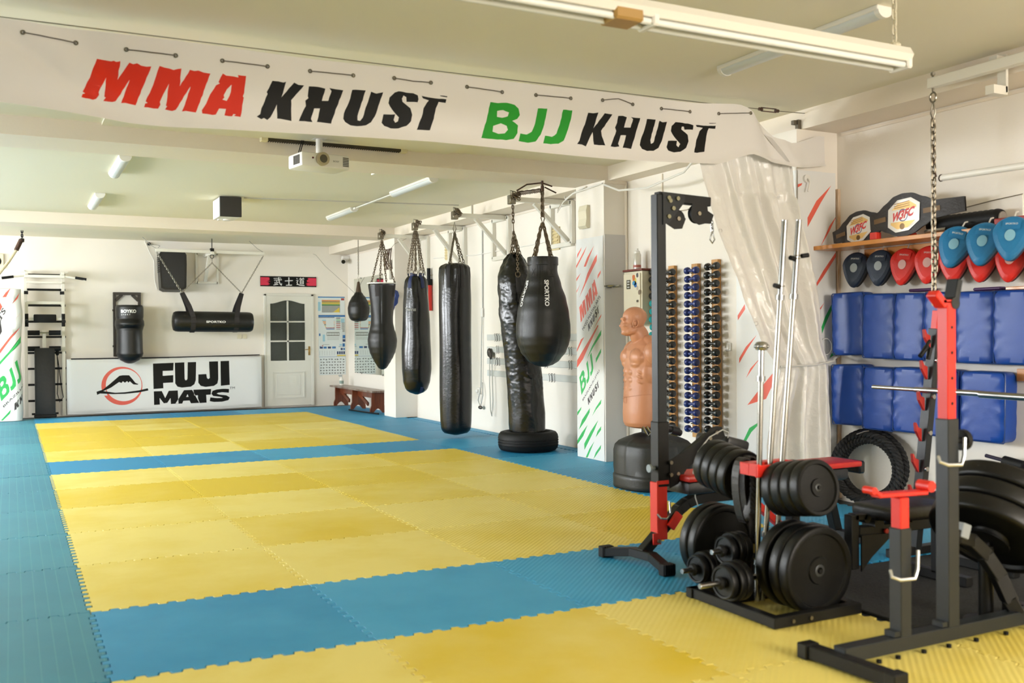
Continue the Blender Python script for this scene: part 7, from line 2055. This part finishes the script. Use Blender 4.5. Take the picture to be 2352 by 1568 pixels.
# neck and head
HC = Matrix.Rotation(radians(-14), 3, 'Z')
def ellh(c, r, rot=None, seg=22, rings=16):
    R_ = Euler(rot).to_matrix() if rot else Matrix.Identity(3)
    def fn(u, v):
        a, p = 2 * pi * u, pi * (v - .5)
        q = HC @ (Vector(c) + R_ @ Vector((r[0] * cos(p) * cos(a), r[1] * cos(p) * sin(a), r[2] * sin(p))))
        return W_(.095 + q.x, q.y, q.z)
    body.grid(fn, seg, rings, cu=True, cap=True)
ell((.035, 0, 1.22), (.078, .068, .11), (0, .42, 0))
ellh((-.02, 0, 1.372), (.100, .077, .082))
ellh((-.012, 0, 1.35), (.094, .074, .085))
ellh((.03, 0, 1.30), (.068, .060, .078))          # face
ellh((.045, 0, 1.253), (.045, .045, .036))         # jaw and chin
ellh((.074, 0, 1.243), (.020, .024, .018))
for s_ in (-1, 1):
    ellh((.012, s_ * .045, 1.262), (.045, .018, .030), (0, .3, 0))            # jaw angle
    ellh((.066, s_ * .034, 1.305), (.026, .026, .022))                          # cheek bone
    ellh((.078, s_ * .030, 1.357), (.016, .030, .011), (s_ * -.15, 0, 0))     # brow
    ellh((.083, s_ * .009, 1.295), (.012, .011, .009), None, 12, 8)           # nostril wing
    ellh((.072, s_ * .030, 1.338), (.012, .014, .009), None, 12, 8)           # eye
ellh((.088, 0, 1.318), (.011, .010, .030), (0, -.28, 0), 12, 10)              # nose ridge
ellh((.098, 0, 1.300), (.013, .012, .011), None, 12, 8)
ellh((.080, 0, 1.272), (.012, .026, .007), None, 14, 8)                        # lips
ellh((.078, 0, 1.261), (.012, .023, .007), None, 14, 8)
o = body.build('torso_and_head', SKIN, t)
m_ = o.modifiers.new('merge', 'REMESH'); m_.mode = 'VOXEL'; m_.voxel_size = .0048; m_.use_smooth_shade = True
m_ = o.modifiers.new('soften', 'SMOOTH'); m_.factor = .5; m_.iterations = 5
for s_ in (-1, 1):
    mb = MB()
    def ear(k, rr, off):
        a = 2 * pi * k / 16
        return HC @ Vector((-.012 + .021 * rr * cos(a) - .004 * sin(a), s_ * (.072 + off), 1.318 + .033 * rr * sin(a) * (1 if sin(a) > 0 else .9)))
    pts = [W_(.095 + q.x, q.y, q.z) for q in (ear(k, 1, .006 - .004 * cos(2 * pi * k / 16)) for k in range(16))]
    mb.tube(pts, .0055, 6, closed=True)
    q0 = HC @ Vector((-.008, s_ * .070, 1.318)); mb.ball(W_(.095 + q0.x, q0.y, q0.z), (.014, .010, .024), 10, 8)
    q1 = HC @ Vector((.004, s_ * .075, 1.292)); mb.ball(W_(.095 + q1.x, q1.y, q1.z), .0075, 8, 6)
    mb.build('ear', SKIN, t)
mb = MB(); mb.grid(lambda u, v: W_(.125 + .028 * cos((u - .5) * 1.3) , -.05 + .10 * u + .0, .70 + .055 * v), 8, 4); 
for a in (0,):
    P = [W_(.1625, y, z) for y, z in ((-.03, .73), (.03, .73), (.03, .69), (.02, .68), (-.02, .68), (-.03, .69))]
mb = MB(); mb.tube(P, .0018, 5, closed=True); mb.build('badge_outline', mat('darker tan rubber', '#a9704d', .45), t)
mb = MB(); n = 40; mb.tube([W_(*(lambda a: (sup(a, .1560, .1935, 2.3)[0], sup(a, .1560, .1935, 2.3)[1], .725 + .03 * sin(a * 1.0)))(2 * pi * k / n)) for k in range(n)], .0018, 5, closed=True); mb.build('waist_seam', mat('darker tan rubber', '#a9704d', .45), t)
